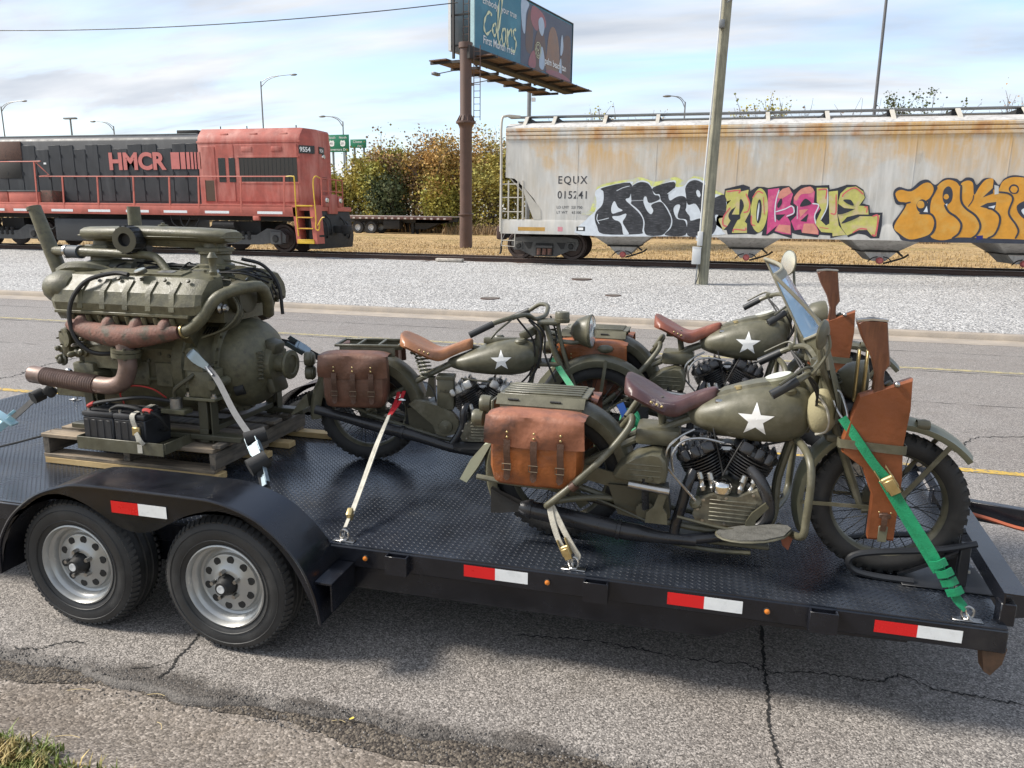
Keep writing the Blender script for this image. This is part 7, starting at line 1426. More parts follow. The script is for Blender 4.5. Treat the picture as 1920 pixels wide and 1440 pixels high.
def harley(loc, label, seatm, bagm, flapm, wind=False, steer=0, crash=True, group='olive army motorcycles'):
    t = thing('military_motorcycle', label, 'motorcycle', loc, 0, group); Bm = lambda mb, n, m=OD, p=None, **k: mb.build(n, m, p or t, **k)
    moto_wheel(t, 0, .325); moto_wheel(t, 1.457, .325)
    # frame tubes
    for s in (-1, 1):
        Bm(MB().tube([(0, s*.085, .325), (.12, s*.085, .40), (.35, s*.06, .53), (.60, s*.03, .645), (.80, s*.02, .70)], .017, 8, 4), 'seat_stay'); Bm(MB().tube([(0, s*.09, .32), (.25, s*.09, .25), (.55, s*.10, .16), (.9, s*.09, .15), (.99, s*.06, .22), (1.0, s*.03, .40), (1.06, s*.02, .66)], .016, 8, 4), 'frame_rail')
    Bm(MB().tube([(.60, 0, .645), (.85, 0, .75), (1.10, 0, .80)], .018, 8, 3), 'top_tube'); Bm(MB().cyl((1.085, 0, .62), (1.105, 0, .90), .030, n=14), 'steering_head'); Bm(MB().tube([(.47, 0, .22), (.50, 0, .45), (.505, 0, .62)], .02, 8, 2), 'seat_tube')
    # springer fork
    for s in (-1, 1):
        Bm(MB().tube([(1.135, s*.06, .90), (1.21, s*.064, .66), (1.29, s*.066, .45), (1.345, s*.066, .31)], [.014, .019, .018, .013], 8, 3), 'rear_fork_leg'); Bm(MB().tube([(1.165, s*.072, .92), (1.25, s*.074, .70), (1.36, s*.074, .48), (1.425, s*.072, .33)], [.011, .012, .012, .012], 8, 3), 'front_fork_leg')
        Bm(MB().cyl((1.345, s*.072, .305), (1.457, s*.072, .325), .016, n=8), 'fork_rocker')
        Bm(MB().tube([(1.20+.016*cos(k*.9), s*.05+.016*sin(k*.9), .70+k*.006) for k in range(34)], .004, 5, 1), 'fork_spring', ODD)
        Bm(MB().beam((1.457, s*.082, .325), (1.10, s*.082, .318), .006, .016), 'fender_stay'); Bm(MB().beam((1.457, s*.080, .325), (1.655, s*.080, .62), .006, .020), 'fender_stay')
        Bm(MB().beam((0, s*.09, .325), (-.24, s*.088, .56), .006, .018), 'rear_fender_stay')
    Bm(MB().box((1.10, -.085, .885), (1.18, .085, .915), .012), 'top_clamp'); Bm(MB().box((1.17, -.085, .60), (1.25, .085, .635), .012), 'lower_clamp')
    # fenders
    f1 = fender(t, 'front_fender', 1.457, .325, .385, 40, 205, .072, ODL if wind else OD, .03, flare=lambda q: 1+.25*(1-q)**3)
    f2 = fender(t, 'rear_fender', 0, .325, .365, 12, 208, .088, OD, .06); Bm(MB().prism([(-.32, .47), (-.365, .45), (-.43, .37), (-.485, .265), (-.45, .25), (-.39, .34)], -.085, .085), 'fender_tail', mat('pale green paint', (.34, .35, .25), .5), f2)
    for s in (-.06, .06): Bm(MB().lathe([(.0, 0), (.025, 0), (.040, .010), (.043, .04), (.043, .052), (.040, .060), (.0, .062)], (-.315-.03*(s < 0), -.10+s*.2, .625+s*.55), (-1, 0, 0), 18), 'tail_lamp', OD)
    Bm(MB().box((-.315, -.13, .48), (-.30, .04, .69), .004), 'lamp_bracket', OD)
    # rack and bags
    rack(t, -.275, .14, .725)
    bag(t, -.07, -.285, -.135, .335, .655, .215, bagm, flapm, -1); bag(t, -.07, .285, .135, .335, .655, .215, bagm, flapm, 1)
    for s in (-1, 1): Bm(MB().tube([(-.36, s*.20, .33), (-.2, s*.22, .325), (.05, s*.21, .32), (.14, s*.10, .33)], .014, 8, 4), 'pannier_rail')
    if crash:
        for s in (-1, 1):
            g = Bm(MB().tube([(.30, s*.08, .60), (.345, s*.15, .665), (.335, s*.20, .62), (.24, s*.26, .50), (.10, s*.30, .36), (.02, s*.315, .285), (.0, s*.30, .262), (.03, s*.22, .258), (.20, s*.12, .255), (.42, s*.10, .25)], .0155, 10, 5), 'rear_crash_bar', OD)
            Bm(MB().cyl((.105, s*.299, .355), (.125, s*.299, .375), .022, n=10), 'bar_strap', LES, g)
            Bm(MB().tube([(1.05, s*.05, .60), (1.075, s*.18, .59), (1.09, s*.27, .555), (1.095, s*.30, .48), (1.09, s*.31, .33), (1.085, s*.30, .25), (1.06, s*.22, .215), (1.01, s*.10, .20)], .0165, 10, 5), 'front_crash_bar', OD)
    # tank
    tk = tank(t, 'fuel_tank', [(.585, .64, .665, .012, 1), (.60, .622, .69, .05, .9), (.66, .598, .735, .098, .85), (.76, .578, .785, .135, .82), (.88, .566, .825, .152, .8), (.98, .57, .84, .15, .8), (1.06, .59, .828, .128, .82), (1.10, .63, .80, .085, .9), (1.112, .68, .76, .03, 1)], OD)
    stick_star(tk, (.872, -.15, .69), .078 if wind else .075, tk)
    Bm(MB().loft([[(x, -hw, z-.02), (x, -hw*.8, z+h*.7), (x, 0, z+h), (x, hw*.8, z+h*.7), (x, hw, z-.02)] for x, hw, z, h in ((.68, .02, .745, .005), (.74, .05, .778, .018), (.86, .062, .812, .026), (.98, .068, .832, .034), (1.05, .05, .838, .03), (1.08, .02, .83, .01))]), 'instrument_panel', OD, tk)
    Bm(MB().lathe([(.0, .03), (.058, .03), (.068, .022), (.070, 0)], (.97, 0, .835), (-.32, 0, 1), 26), 'speedometer', ODL if wind else OD, tk); Bm(MB().lathe([(.0, .0315), (.055, .0315)], (.97, 0, .835), (-.32, 0, 1), 26), 'speedometer_face', mat('dial cream', (.55, .56, .50), .3), tk)
    for y in (-.085, .085): Bm(MB().lathe([(.034, 0), (.034, .018), (.026, .026), (0, .028)], (1.0, y, .806), (-.1, y*2, 1), 16), 'filler_cap', OD, tk)
    Bm(MB().lathe([(.022, 0), (.02, .012), (0, .016)], (.80, -.03, .80), (-.2, 0, 1), 12), 'ignition_switch', BRASS, tk); Bm(MB().box((.70, -.09, .735), (.76, -.06, .755), .008), 'panel_bracket', STEEL, tk)
    # saddle on post
    sd = saddle(t, seatm, .30, .715, .775, BRASS); Bm(MB().cyl((.485, 0, .56), (.455, 0, .73), .019, n=10), 'seat_post', ODD); Bm(MB().tube([(.70, 0, .765), (.75, -.02, .75), (.79, 0, .74)], .014, 6, 3), 'saddle_pivot', ODD); Bm(MB().box((.38, -.12, .705), (.47, .12, .72), .004), 'saddle_frame', ODD)
    # engine, tool box, pipes, exhaust
    vtwin(t, .775, .265, CASE, BLK)
    Bm(MB().tube([(.87, -.10, .46), (.925, -.14, .40), (.955, -.145, .32), (.955, -.145, .25), (.91, -.14, .195), (.80, -.12, .14), (.62, -.14, .105)], .026, 10, 5), 'front_exhaust', BLK); Bm(MB().tube([(.63, -.09, .42), (.605, -.12, .36), (.59, -.125, .28), (.565, -.13, .17), (.56, -.13, .12)], .024, 10, 4), 'rear_exhaust', BLK)
    mf = Bm(MB().tube([(.66, -.14, .105), (.50, -.145, .105), (.40, -.15, .115), (.30, -.155, .125), (.0, -.16, .165), (-.12, -.16, .18), (-.16, -.16, .186)], [.026, .028, .040, .042, .042, .040, .026], 12, 4), 'muffler', BLK)
    for x, z in ((.31, .124), (.0, .165), (-.11, .179)): Bm(MB().lathe([(.043, -.01), (.0465, -.008), (.0465, .008), (.043, .01)], (x, -.157, z), (-1, 0, .135), 16), 'muffler_band', BLK, mf)
    Bm(MB().loft([[(-.155, -.16-.024, .17), (-.155, -.16+.024, .17), (-.155, -.16+.024, .205), (-.155, -.16-.024, .205)], [(-.25, -.16-.018, .15), (-.25, -.16+.018, .15), (-.25, -.16+.018, .245), (-.25, -.16-.018, .245)], [(-.30, -.16-.015, .145), (-.30, -.16+.015, .145), (-.30, -.16+.015, .27), (-.30, -.16-.015, .27)]]), 'fishtail', BLKM, mf)
    tb = MB().loft([[V((.40+(x-.40)*k, -.165+d, .44+(z-.44)*k)) for x, z in ((.275, .40), (.30, .445), (.37, .495), (.445, .520), (.485, .515), (.51, .485), (.518, .43), (.512, .385), (.49, .376), (.33, .382), (.29, .385))] for d, k in ((.10, 1), (-.02, 1), (-.036, .97), (-.044, .88))]); tbo = Bm(tb, 'tool_box')
    for z in (.41, .435, .46): Bm(MB().box((.34, -.2125, z), (.49, -.208, z+.006), .002), 'tool_box_rib', OD, tbo)
    Bm(MB().lathe([(.012, 0), (.012, .008), (0, .01)], (.445, -.209, .40), (0, -1, 0), 10), 'tool_box_latch', ODD, tbo)
    Bm(MB().cyl((.35, -.215, .37), (.53, -.215, .352), .016, n=10), 'kick_shaft', STEEL); Bm(MB().beam((.42, -.20, .40), (.43, -.19, .25), .014, .030), 'kick_starter', BLK); Bm(MB().prism([(.43, .19), (.53, .19), (.525, .24), (.505, .27), (.525, .35), (.49, .35), (.465, .27), (.435, .24)], -.20, -.185), 'kick_bracket', OD); Bm(MB().lathe([(.03, 0), (.045, .01), (.045, .03), (0, .034)], (.43, -.15, .235), (0, -1, 0), 16), 'clutch_drum', ODD)
    Bm(MB().prism([(.25, .33), (.52, .33), (.54, .20), (.5, .16), (.3, .19)], -.13, -.02), 'gearbox', ODD); 
    Bm(MB().beam((.02, -.105, .395), (.50, -.105, .30), .012, .07), 'chain_guard', OD); Bm(MB().tube([(.02, -.085, .25), (.30, -.085, .205), (.48, -.085, .19)], .010, 6, 2), 'drive_chain', mat('oily chain', (.05, .045, .04), .6, .5, var=.6, vs=90))
    Bm(MB().lathe([(.06, -.01), (.075, -.01), (.075, .01), (.06, .01)], (0, -.085, .325), (0, 1, 0), 26), 'sprocket', ODD); Bm(MB().beam((.05, -.10, .31), (.14, -.10, .20), .01, .05), 'brake_stay', ODD)
    for nm, pts, r, m in (('oil_line', [(.62, -.10, .615), (.56, -.13, .585), (.51, -.15, .53), (.508, -.15, .46), (.525, -.15, .43), (.60, -.155, .35), (.667, -.158, .28)], .006, STEEL), ('oil_line', [(.75, -.12, .57), (.65, -.13, .585), (.57, -.14, .565), (.53, -.15, .50), (.54, -.14, .42)], .006, STEEL), ('throttle_cable', [(1.06, -.20, .90), (1.12, -.10, .78), (1.06, -.08, .62), (.90, -.06, .55)], .005, BLKM), ('spark_lead', [(.72, -.05, .60), (.70, -.10, .63), (.75, -.12, .45), (.755, -.125, .42)], .004, BLKM), ('spark_lead', [(.86, -.05, .58), (.84, -.10, .60), (.78, -.12, .48), (.755, -.125, .42)], .004, BLKM), ('brake_rod', [(.57, -.20, .235), (.75, -.21, .21), (.93, -.22, .20)], .007, ODD), ('rear_brake_rod', [(.45, -.19, .19), (.25, -.14, .24), (.05, -.11, .28)], .006, ODD)):
        Bm(MB().tube(pts, r, 6, 6), nm, m)
    Bm(MB().lathe([(.024, 0), (.03, .01), (.03, .04), (.015, .055), (0, .055)], (.665, -.12, .27), (-.5, -.6, .5), 14), 'oil_pump', OD)
    # floorboards, pedal, jiffy bits
    for s in (-1, 1):
        P = [(.74, s*.24), (.76, s*.20), (.85, s*.18), (.98, s*.18), (1.035, s*.20), (1.045, s*.24), (1.01, s*.31), (.93, s*.345), (.84, s*.34), (.77, s*.30)]
        fb = MB().loft([[V((x, y, .185+(x-.74)*.17+d)) for x, y in P] for d in (0, .014)]); fo = Bm(fb, 'footboard', mat('worn footboard rubber', (.09, .088, .078), .7, var=.3, vs=30, bump=.5, bs=150)); Bm(MB().box((.80, min(s*.10, s*.22), .175), (.84, max(s*.10, s*.22), .19), .003), 'footboard_bracket', OD, fo); Bm(MB().tube([(x, y, .185+(x-.74)*.17+.004) for x, y in P], .005, 5, 2, True), 'footboard_edge', OD, fo)
    Bm(MB().prism([(.86, .19), (.90, .19), (.905, .25), (.955, .315), (.94, .335), (.885, .28), (.865, .24)], -.19, -.175), 'brake_pedal', ODD); Bm(MB().prism([(1.01, .19), (1.055, .225), (1.06, .20), (1.045, .14), (1.02, .16)], -.215, -.20), 'mud_flap', LER)
    Bm(MB().tube([(.28, -.10, .085), (.5, -.11, .085), (.58, -.11, .065), (.75, -.12, .06), (.9, -.13, .07)], .010, 6, 3), 'skid_rail', OD); Bm(MB().box((.55, -.12, .085), (.98, .12, .105), .006), 'skid_plate', OD)
    Bm(MB().box((.36, -.10, .52), (.56, .10, .60), .02), 'oil_tank_battery', OD)
    # handlebars, controls
    cs, sn = cos(steer), sin(steer); piv = V((1.12, 0, 0))
    def S(p): p = V(p)-piv; return V((p.x*cs-p.y*sn, p.x*sn+p.y*cs, p.z))+piv
    for s in (-1, 1):
        Bm(MB().tube([S(p) for p in ((1.12, 0, .925), (1.125, s*.08, .93), (1.10, s*.17, .965), (1.07, s*.27, .955), (1.02, s*.33, .925), (.96, s*.355, .89))], .0135, 8, 5), 'handlebar', OD); Bm(MB().tube([S((1.0, s*.345, .912)), S((.905, s*.365, .853))], [.018, .0195], 12, 1), 'hand_grip', GRIP)
        Bm(MB().tube([S(p) for p in ((1.06, s*.30, .955), (1.03, s*.33, .965), (.98, s*.36, .935), (.93, s*.385, .90))], .006, 6, 3), 'control_lever', ODD); Bm(MB().obox(S((1.05, s*.30, .945)), (.045, .03, .035), (0, 0, 0), .008), 'lever_clamp', OD)
        for k in range(2): Bm(MB().tube([S((1.04, s*.29, .93)), S((1.10, s*.20, .82+.03*k)), (1.10, s*.07, .70), (1.02, s*.06, .58)], .0055, 6, 5), 'control_cable', BLKM)
    Bm(MB().lathe([(.03, -.01), (.03, .02), (.018, .03), (0, .03)], S((1.12, 0, .925)), (0, 0, 1), 14), 'steering_damper', ODD)
    # headlamp, horn
    hl = Bm(MB().lathe([(0, -.10), (.04, -.095), (.075, -.06), (.09, -.01), (.093, .01), (.085, .014)], S((1.30, 0, .86)), (cs, sn, 0), 26), 'headlamp', OD); Bm(MB().lathe([(.086, .012), (.05, .02), (0, .024)], S((1.30, 0, .86)), (cs, sn, 0), 24), 'headlamp_lens', GLASS, hl)
    Bm(MB().lathe([(0, -.03), (.05, -.03), (.062, 0), (.06, .03), (.02, .035)], S((1.26, .0, .73)), (cs, sn, 0), 20), 'horn', BLK); Bm(MB().box((1.15, -.02, .80), (1.26, .02, .83), .006), 'lamp_bracket', OD)
    Bm(MB().lathe([(.022, -.03), (.026, 0), (.02, .02), (0, .022)], (1.55, -.06, .70), (1, 0, 0), 14), 'marker_lamp', OD, f1); Bm(MB().lathe([(.035, 0), (.04, .02), (.04, .10), (.03, .12)], (1.30, .13, .80), (.1, .1, 1), 16), 'air_cleaner', OD)
    if wind:
        X = lambda z: 1.09-(z-.99)*.53
        fr = MB()
        m = bpy.data.materials.new('windshield plastic with painted sky tint'); m.use_nodes = True; p = m.node_tree.nodes['Principled BSDF']; p.inputs['Base Color'].default_value = (.30, .48, .72, 1); p.inputs['Roughness'].default_value = .05; p.inputs['Alpha'].default_value = .62; p.inputs['Specular IOR Level'].default_value = .9  # blue base colour paints in the sky mirrored by the sheet
        NE = [V((.885, -.265, 1.318)), V((.905, -.27, 1.297)), V((1.053, -.28, 1.155)), V((1.085, -.28, 1.08)), V((1.12, -.27, .95)), V((1.17, -.22, .80)), V((1.185, -.12, .69))]   # near edge, top to bottom
        FE = [V((.885, .28, 1.355)), V((.90, .28, 1.335)), V((1.0, .28, 1.15)), V((1.09, .28, .985)), V((1.12, .27, .93)), V((1.16, .22, .80)), V((1.185, .12, .69))]
        def sheet2(a0, a1, b0, b1, nm, mm, th_=.003):
            vs = []; fs = []; n = 8
            for i in range(n+1):
                for j in range(n+1):
                    u, v = i/n, j/n; q = (a0.lerp(a1, v)).lerp(b0.lerp(b1, v), u); q.x += .05*sin(pi*u); vs.append(q)
            for i in range(n):
                for j in range(n): a = i*(n+1)+j; fs.append((a, a+1, a+n+2, a+n+1))
            k = len(vs); vs += [v+V((th_, 0, 0)) for v in vs]; fs += [[x+k for x in f[::-1]] for f in fs]; return MB().add(vs, fs).build(nm, mm, t, ang=80)
        gz = sheet2(NE[1], NE[2], FE[1], FE[3], 'windshield', m)
        sheet2(NE[0], NE[1], FE[0], FE[1], 'windshield_top_band', mat('bleached olive binding', (.24, .225, .17), .7, var=.2, vs=12), .006)
        BD = MATS['bleached olive binding']; bow = lambda a, b: [a.lerp(b, k/6)+V((.05*sin(pi*k/6), 0, 0)) for k in range(7)]
        for pts in (NE[:5], FE[:5], bow(NE[0], FE[0]), bow(NE[2], FE[3])): Bm(MB().tube(pts, .008, 8, 3), 'windshield_frame', BD)
        for k in range(2, 6): sheet2(NE[k], NE[k+1], FE[max(k, 3)] if k > 2 else FE[3], FE[k+1] if k > 2 else FE[3].lerp(FE[4], .3), 'windshield_apron', CANO, .005)
        for s in (-1, 1): Bm(MB().tube([(1.075, s*.285, 1.04), (1.10, s*.27, .95), (1.18, s*.16, .80), (1.20, s*.10, .72)], .012, 8, 3), 'windshield_strut', OD)
        Bm(MB().ell((1.14, -.09, .735), (.065, .075, .10), 18, 12), 'canvas_bundle', CANV); Bm(MB().tube([(1.10, -.15, .83), (1.15, -.165, .76), (1.16, -.14, .67), (1.12, -.12, .64)], .006, 6, 4), 'bundle_cord', STRW)
        Bm(MB().box((1.245, -.16, .80), (1.255, -.13, 1.02), .003), 'brass_bracket', BRASS); Bm(MB().box((1.275, -.17, .80), (1.285, -.14, 1.02), .003), 'brass_bracket', BRASS)
        for s, z0, c in ((1, 1.14, (1.0, .36, 1.335)), (-1, .93, (1.075, -.345, 1.10))):
            Bm(MB().tube([(1.05, s*.29, .96), (1.055+.0*s, s*.335, (z0+.96)/2), (c[0]+.028, c[1], c[2]-.06), (c[0]+.022, c[1], c[2])], .006, 6, 4), 'mirror_stalk', OD); q = Bm(MB().lathe([(0, -.016), (.04, -.012), (.058, -.002), (.060, .004), (.056, .006)], c, (-.85, -s*.45, .05), 22), 'mirror_shell', OD); Bm(MB().lathe([(.056, .0055), (0, .0065)], c, (-.85, -s*.45, .05), 22), 'mirror_glass', CHROME, q)
    return t
A0 = (-.61, 3.40, DZ+.003)
harley(A0, 'nearest olive army motorcycle with windshield and plum saddle', LEP, LEO, LEF, True)
rifle_and_scabbard(A0, 'chestnut rifle scabbard on the nearest motorcycle fork', 'walnut rifle stock standing in the nearest scabbard')
CZ0 = .108
C0 = (-.577, 4.85, DZ+CZ0)
for x, lb in ((0, 'rear'), (1.457, 'front')): tag(MB().box((C0[0]+x-.16, C0[1]-.12, DZ+.003), (C0[0]+x+.16, C0[1]+.12, DZ+CZ0-.001), .006).build('timber_block', PALD), 'weathered timber block under %s wheel of farthest motorcycle' % lb, 'timber block', 'blocks under the far motorcycle')
harley(C0, 'farthest olive army motorcycle with red brown saddle and no windshield', LER, LEF, LEO, False, rad(8))
rifle_and_scabbard(C0, 'chestnut rifle scabbard on the farthest motorcycle', 'walnut rifle stock rising from the farther scabbard')
# ------------------------------------------------------------------ the middle motorcycle: girder fork, sprung tan saddle
def indian(loc, rz, label):
    t = thing('military_motorcycle', label, 'motorcycle', loc, rz, 'olive army motorcycles'); Bm = lambda mb, n, m=OD, p=None, **k: mb.build(n, m, p or t, **k)
    RX, FX, FZ = .03, 1.46, .335
    moto_wheel(t, RX, .325); moto_wheel(t, FX, FZ, .325)
    for s in (-1, 1):
        Bm(MB().tube([(RX, s*.09, .34), (.20, s*.07, .45), (.40, s*.045, .56), (.56, s*.03, .64)], .0165, 8, 3), 'seat_stay'); Bm(MB().tube([(RX, s*.09, .32), (.35, s*.09, .22), (.6, s*.09, .16), (.92, s*.08, .16), (1.0, s*.05, .26), (1.05, s*.025, .55), (1.08, s*.02, .70)], .016, 8, 4), 'frame_rail')
        # girder fork blades
        Bm(MB().tube([(1.13, s*.06, .90), (1.20, s*.065, .70), (1.33, s*.068, .48), (FX, s*.068, FZ)], [.014, .017, .015, .012], 8, 3), 'girder_blade'); Bm(MB().tube([(1.20, s*.065, .92), (1.24, s*.065, .74), (1.33, s*.068, .48)], .012, 8, 3), 'girder_strut')
        Bm(MB().beam((FX, s*.085, FZ), (1.50, s*.082, .69), .005, .020), 'fender_stay'); Bm(MB().beam((FX, s*.085, FZ), (1.12, s*.078, .50), .005, .014), 'fender_stay'); Bm(MB().beam((FX, s*.085, FZ), (1.77, s*.078, .55), .005, .014), 'fender_stay')
        Bm(MB().beam((RX, s*.095, .33), (-.30, s*.09, .45), .006, .018), 'rear_fender_stay')
    Bm(MB().tube([(1.185+.026*cos(k*.85), .0+.026*sin(k*.85), .72+k*.0042) for k in range(44)], .0045, 5, 1), 'fork_spring', ODD)
    Bm(MB().cyl((1.075, 0, .62), (1.105, 0, .92), .028, n=14), 'steering_head'); Bm(MB().box((1.08, -.08, .895), (1.22, .08, .92), .010), 'top_clamp'); Bm(MB().box((1.09, -.08, .64), (1.24, .08, .668), .010), 'lower_clamp'); Bm(MB().tube([(.55, 0, .645), (.8, 0, .73), (1.09, 0, .79)], .017, 8, 3), 'top_tube')
    f1 = fender(t, 'front_fender', FX, FZ, .368, 22, 172, .078, OD, .055); f2 = fender(t, 'rear_fender', RX, .325, .368, 10, 188, .10, OD, .075)
    Bm(MB().prism([(-.335, .36), (-.345, .44), (-.37, .42), (-.45, .31), (-.445, .30)], -.095, .095), 'fender_tail', OD, f2); Bm(MB().ell((1.50, 0, .745), (.05, .026, .026), 14, 8), 'marker_lamp', OD, f1)
    for z, y in ((.655, -.05), (.565, -.03)):
        l = Bm(MB().lathe([(0, 0), (.03, 0), (.044, .012), (.046, .05), (.04, .062), (0, .066)], (-.30+.05*(z-.61), y, z), (-1, -.15, 0), 20), 'tail_lamp'); Bm(MB().lathe([(.0465, .018), (.049, .022), (.0465, .026)], (-.30+.05*(z-.61), y, z), (-1, -.15, 0), 20), 'lamp_ring', OD, l)
    Bm(MB().beam((-.28, -.03, .45), (-.27, -.04, .68), .05, .012, (1, 0, 0)), 'lamp_bracket', ODD)
    # open luggage rack
    rk = Bm(MB().box((-.15, -.13, .748), (.25, -.108, .764), .004), 'luggage_rack'); Bm(MB().box((-.15, .108, .748), (.25, .13, .764), .004), 'rack_rail', OD, rk)
    for x in (-.15, -.02, .11, .232): Bm(MB().box((x, -.109, .747), (x+.018, .109, .7635), .003), 'rack_bar', OD, rk)
    for s in (-1, 1): Bm(MB().box((-.12, s*.122-.004, .69), (.22, s*.122+.004, .748), .002), 'rack_side', OD, rk)
    bag(t, .0, -.285, -.13, .405, .715, .195, LEB, LEB, -1); bag(t, .0, .285, .13, .405, .715, .195, LEB, LEB, 1)
    # saddle with coil springs
    saddle(t, LET, .245, .685, .775, BRASS)
    for s in (-.07, .07): Bm(MB().tube([(.35+.044*q/60+.026*cos(q*.72), s+.026*sin(q*.72), .715-.155*q/60) for q in range(61)], .0055, 6, 1), 'saddle_spring', ODL)
    Bm(MB().cyl((.32, -.1, .715), (.32, .1, .715), .012, n=8), 'saddle_bar', ODD); Bm(MB().tube([(.66, 0, .745), (.72, 0, .735), (.76, 0, .73)], .014, 6, 2), 'saddle_pivot', ODD)
    tk = tank(t, 'fuel_tank', [(.525, .632, .65, .01, 1), (.545, .615, .67, .045, .9), (.62, .595, .70, .092, .85), (.74, .58, .752, .128, .82), (.86, .576, .79, .146, .8), (.97, .582, .802, .146, .8), (1.05, .61, .79, .122, .82), (1.085, .65, .765, .08, .9), (1.097, .69, .735, .03, 1)], OD)
    stick_star(tk, (.868, -.15, .685), .066, tk, .05)
    for x, y in ((.98, -.07), (.84, .06)): Bm(MB().lathe([(.036, 0), (.036, .014), (.028, .024), (0, .026)], (x, y, .785), (-.1, y, 1), 16), 'filler_cap', OD, tk)
    Bm(MB().box((.75, -.02, .765), (1.02, .02, .805), .01), 'tank_spine', OD, tk); Bm(MB().lathe([(.05, -.03), (.056, 0), (.05, .016), (0, .018)], (1.02, 0, .84), (-.5, 0, 1), 20), 'speedometer', ODD)
    vtwin(t, .755, .245, CASE, ALU, fin=BLK)
    # generator box with script lettering, chain case
    gb = Bm(MB().box((.475, -.125, .365), (.578, -.03, .575), .010), 'oil_box'); Bm(MB().box((.470, -.129, .552), (.583, -.03, .580), .006), 'box_lid', OD, gb); text('script_lettering', 'Indian', mat('dark script', (.03, .028, .02), .6), .030, (.488, -.1262, .475), (pi/2, 0, 0), gb, ext=.0006, shear=.35)
    cc = Bm(MB().loft([[V((x, -.125-d, z)) for x, z in ((.30, .40), (.34, .43), (.46, .40), (.56, .36), (.605, .31), (.612, .26), (.58, .215), (.52, .198), (.47, .215), (.45, .27), (.38, .33))] for d in (-.04, .012)]), 'chain_case'); Bm(MB().lathe([(.045, 0), (.04, .014), (.012, .02), (.012, .028), (0, .03)], (.53, -.137, .265), (0, -1, 0), 20), 'clutch_dome', OD, cc)
    Bm(MB().prism([(.28, .36), (.46, .40), (.46, .20), (.30, .22)], -.09, .09), 'gearbox', ODD)
    Bm(MB().tube([(.66, -.09, .41), (.64, -.13, .36), (.635, -.135, .28), (.60, -.14, .20), (.555, -.14, .135)], .024, 10, 4), 'rear_exhaust', BLK); Bm(MB().tube([(.86, -.09, .42), (.93, -.13, .36), (.93, -.135, .22), (.85, -.14, .13), (.72, -.145, .11), (.55, -.15, .135)], .024, 10, 4), 'front_exhaust', BLK)
    mf = Bm(MB().tube([(.72, -.15, .108), (.56, -.15, .135), (.40, -.155, .185), (.28, -.16, .222), (.10, -.165, .265), (-.12, -.17, .325), (-.27, -.17, .362)], [.028, .030, .030, .036, .036, .030, .028], 12, 4), 'muffler', BLK); Bm(MB().lathe([(.038, -.012), (.043, -.01), (.043, .01), (.038, .012)], (.26, -.161, .227), (-1, 0, .26), 16), 'muffler_band', BLK, mf)
    for s in (-1, 1): Bm(MB().loft([[V((x, y*s, .155+d)) for x, y in ((.58, .17), (.62, .14), (.74, .14), (.80, .18), (.80, .25), (.74, .29), (.64, .29), (.59, .25))] for d in (0, .014)]), 'footboard', BLKM)
    Bm(MB().tube([(.62, -.09, .56), (.72, -.10, .55), (.86, -.10, .545)], .006, 6, 3), 'gear_rod', ODD); Bm(MB().ell((.86, -.11, .55), (.02, .02, .02), 12, 8), 'gear_knob', BLK)
    for pts, r in (([(.96, -.2, .955), (1.06, -.12, .80), (1.05, -.09, .62), (.95, -.08, .5)], .006), ([(1.0, -.15, .965), (1.12, -.11, .86), (1.13, -.09, .72), (1.2, -.09, .55)], .006), ([(1.03, -.10, .93), (1.10, -.12, .84), (1.09, -.10, .66), (1.02, -.09, .52)], .007), ([(1.16, .1, .93), (1.2, .0, .80), (1.15, -.05, .64)], .006), ([(.42, -.10, .52), (.46, -.13, .47), (.47, -.13, .42)], .005)): Bm(MB().tube(pts, r, 6, 5), 'control_cable', BLKM)
    Bm(MB().prism([(.40, .44), (.455, .44), (.455, .56), (.42, .56)], -.10, -.03), 'regulator', ODD)
    for pts, rr, nm, m in (([(1.083, 0, .925), (1.06, -.08, .935), (1.02, -.17, .968), (.94, -.24, .962), (.84, -.30, .935), (.80, -.315, .915)], .0135, 'handlebar', OD), ([(1.083, 0, .925), (1.13, .08, .94), (1.14, .17, .985), (1.09, .25, .985), (1.03, .285, .945), (.99, .30, .925)], .0135, 'handlebar', OD), ([(.83, -.302, .930), (.697, -.335, .866)], .019, 'hand_grip', GRIP), ([(1.02, .29, .94), (.91, .325, .885)], .019, 'hand_grip', GRIP), ([(.95, -.23, .965), (.92, -.27, .94), (.86, -.33, .895), (.82, -.345, .85)], .006, 'control_lever', ODD)): Bm(MB().tube(pts, rr, 10, 4 if len(pts) > 2 else 1), nm, m)
    hl = Bm(MB().lathe([(0, -.115), (.035, -.11), (.075, -.075), (.096, -.02), (.10, 0), (.104, .004), (.104, .016), (.094, .02)], (1.40, -.01, .855), (1, -.28, .05), 30), 'headlamp'); Bm(MB().lathe([(.094, .018), (.06, .028), (0, .034)], (1.40, -.01, .855), (1, -.28, .05), 26), 'headlamp_lens', GLASS, hl); Bm(MB().lathe([(.0, .035), (.03, .036)], (1.40, -.01, .855), (1, -.28, .05), 14), 'headlamp_bulb', CHROME, hl)
    Bm(MB().lathe([(0, 0), (.044, 0), (.047, .01), (.047, .022), (.044, .024), (.044, .058), (.04, .064), (0, .064)], (1.23, -.05, .912), (0, 0, 1), 22), 'horn_drum'); Bm(MB().tube([(1.20, -.05, .80), (1.30, -.05, .79), (1.36, -.03, .80)], .014, 8, 3), 'lamp_bracket')
    return t
B0 = (-2.02, 4.22, DZ+.003)
indian(B0, rad(11.5), 'middle olive army motorcycle with sprung tan saddle and big headlamp')
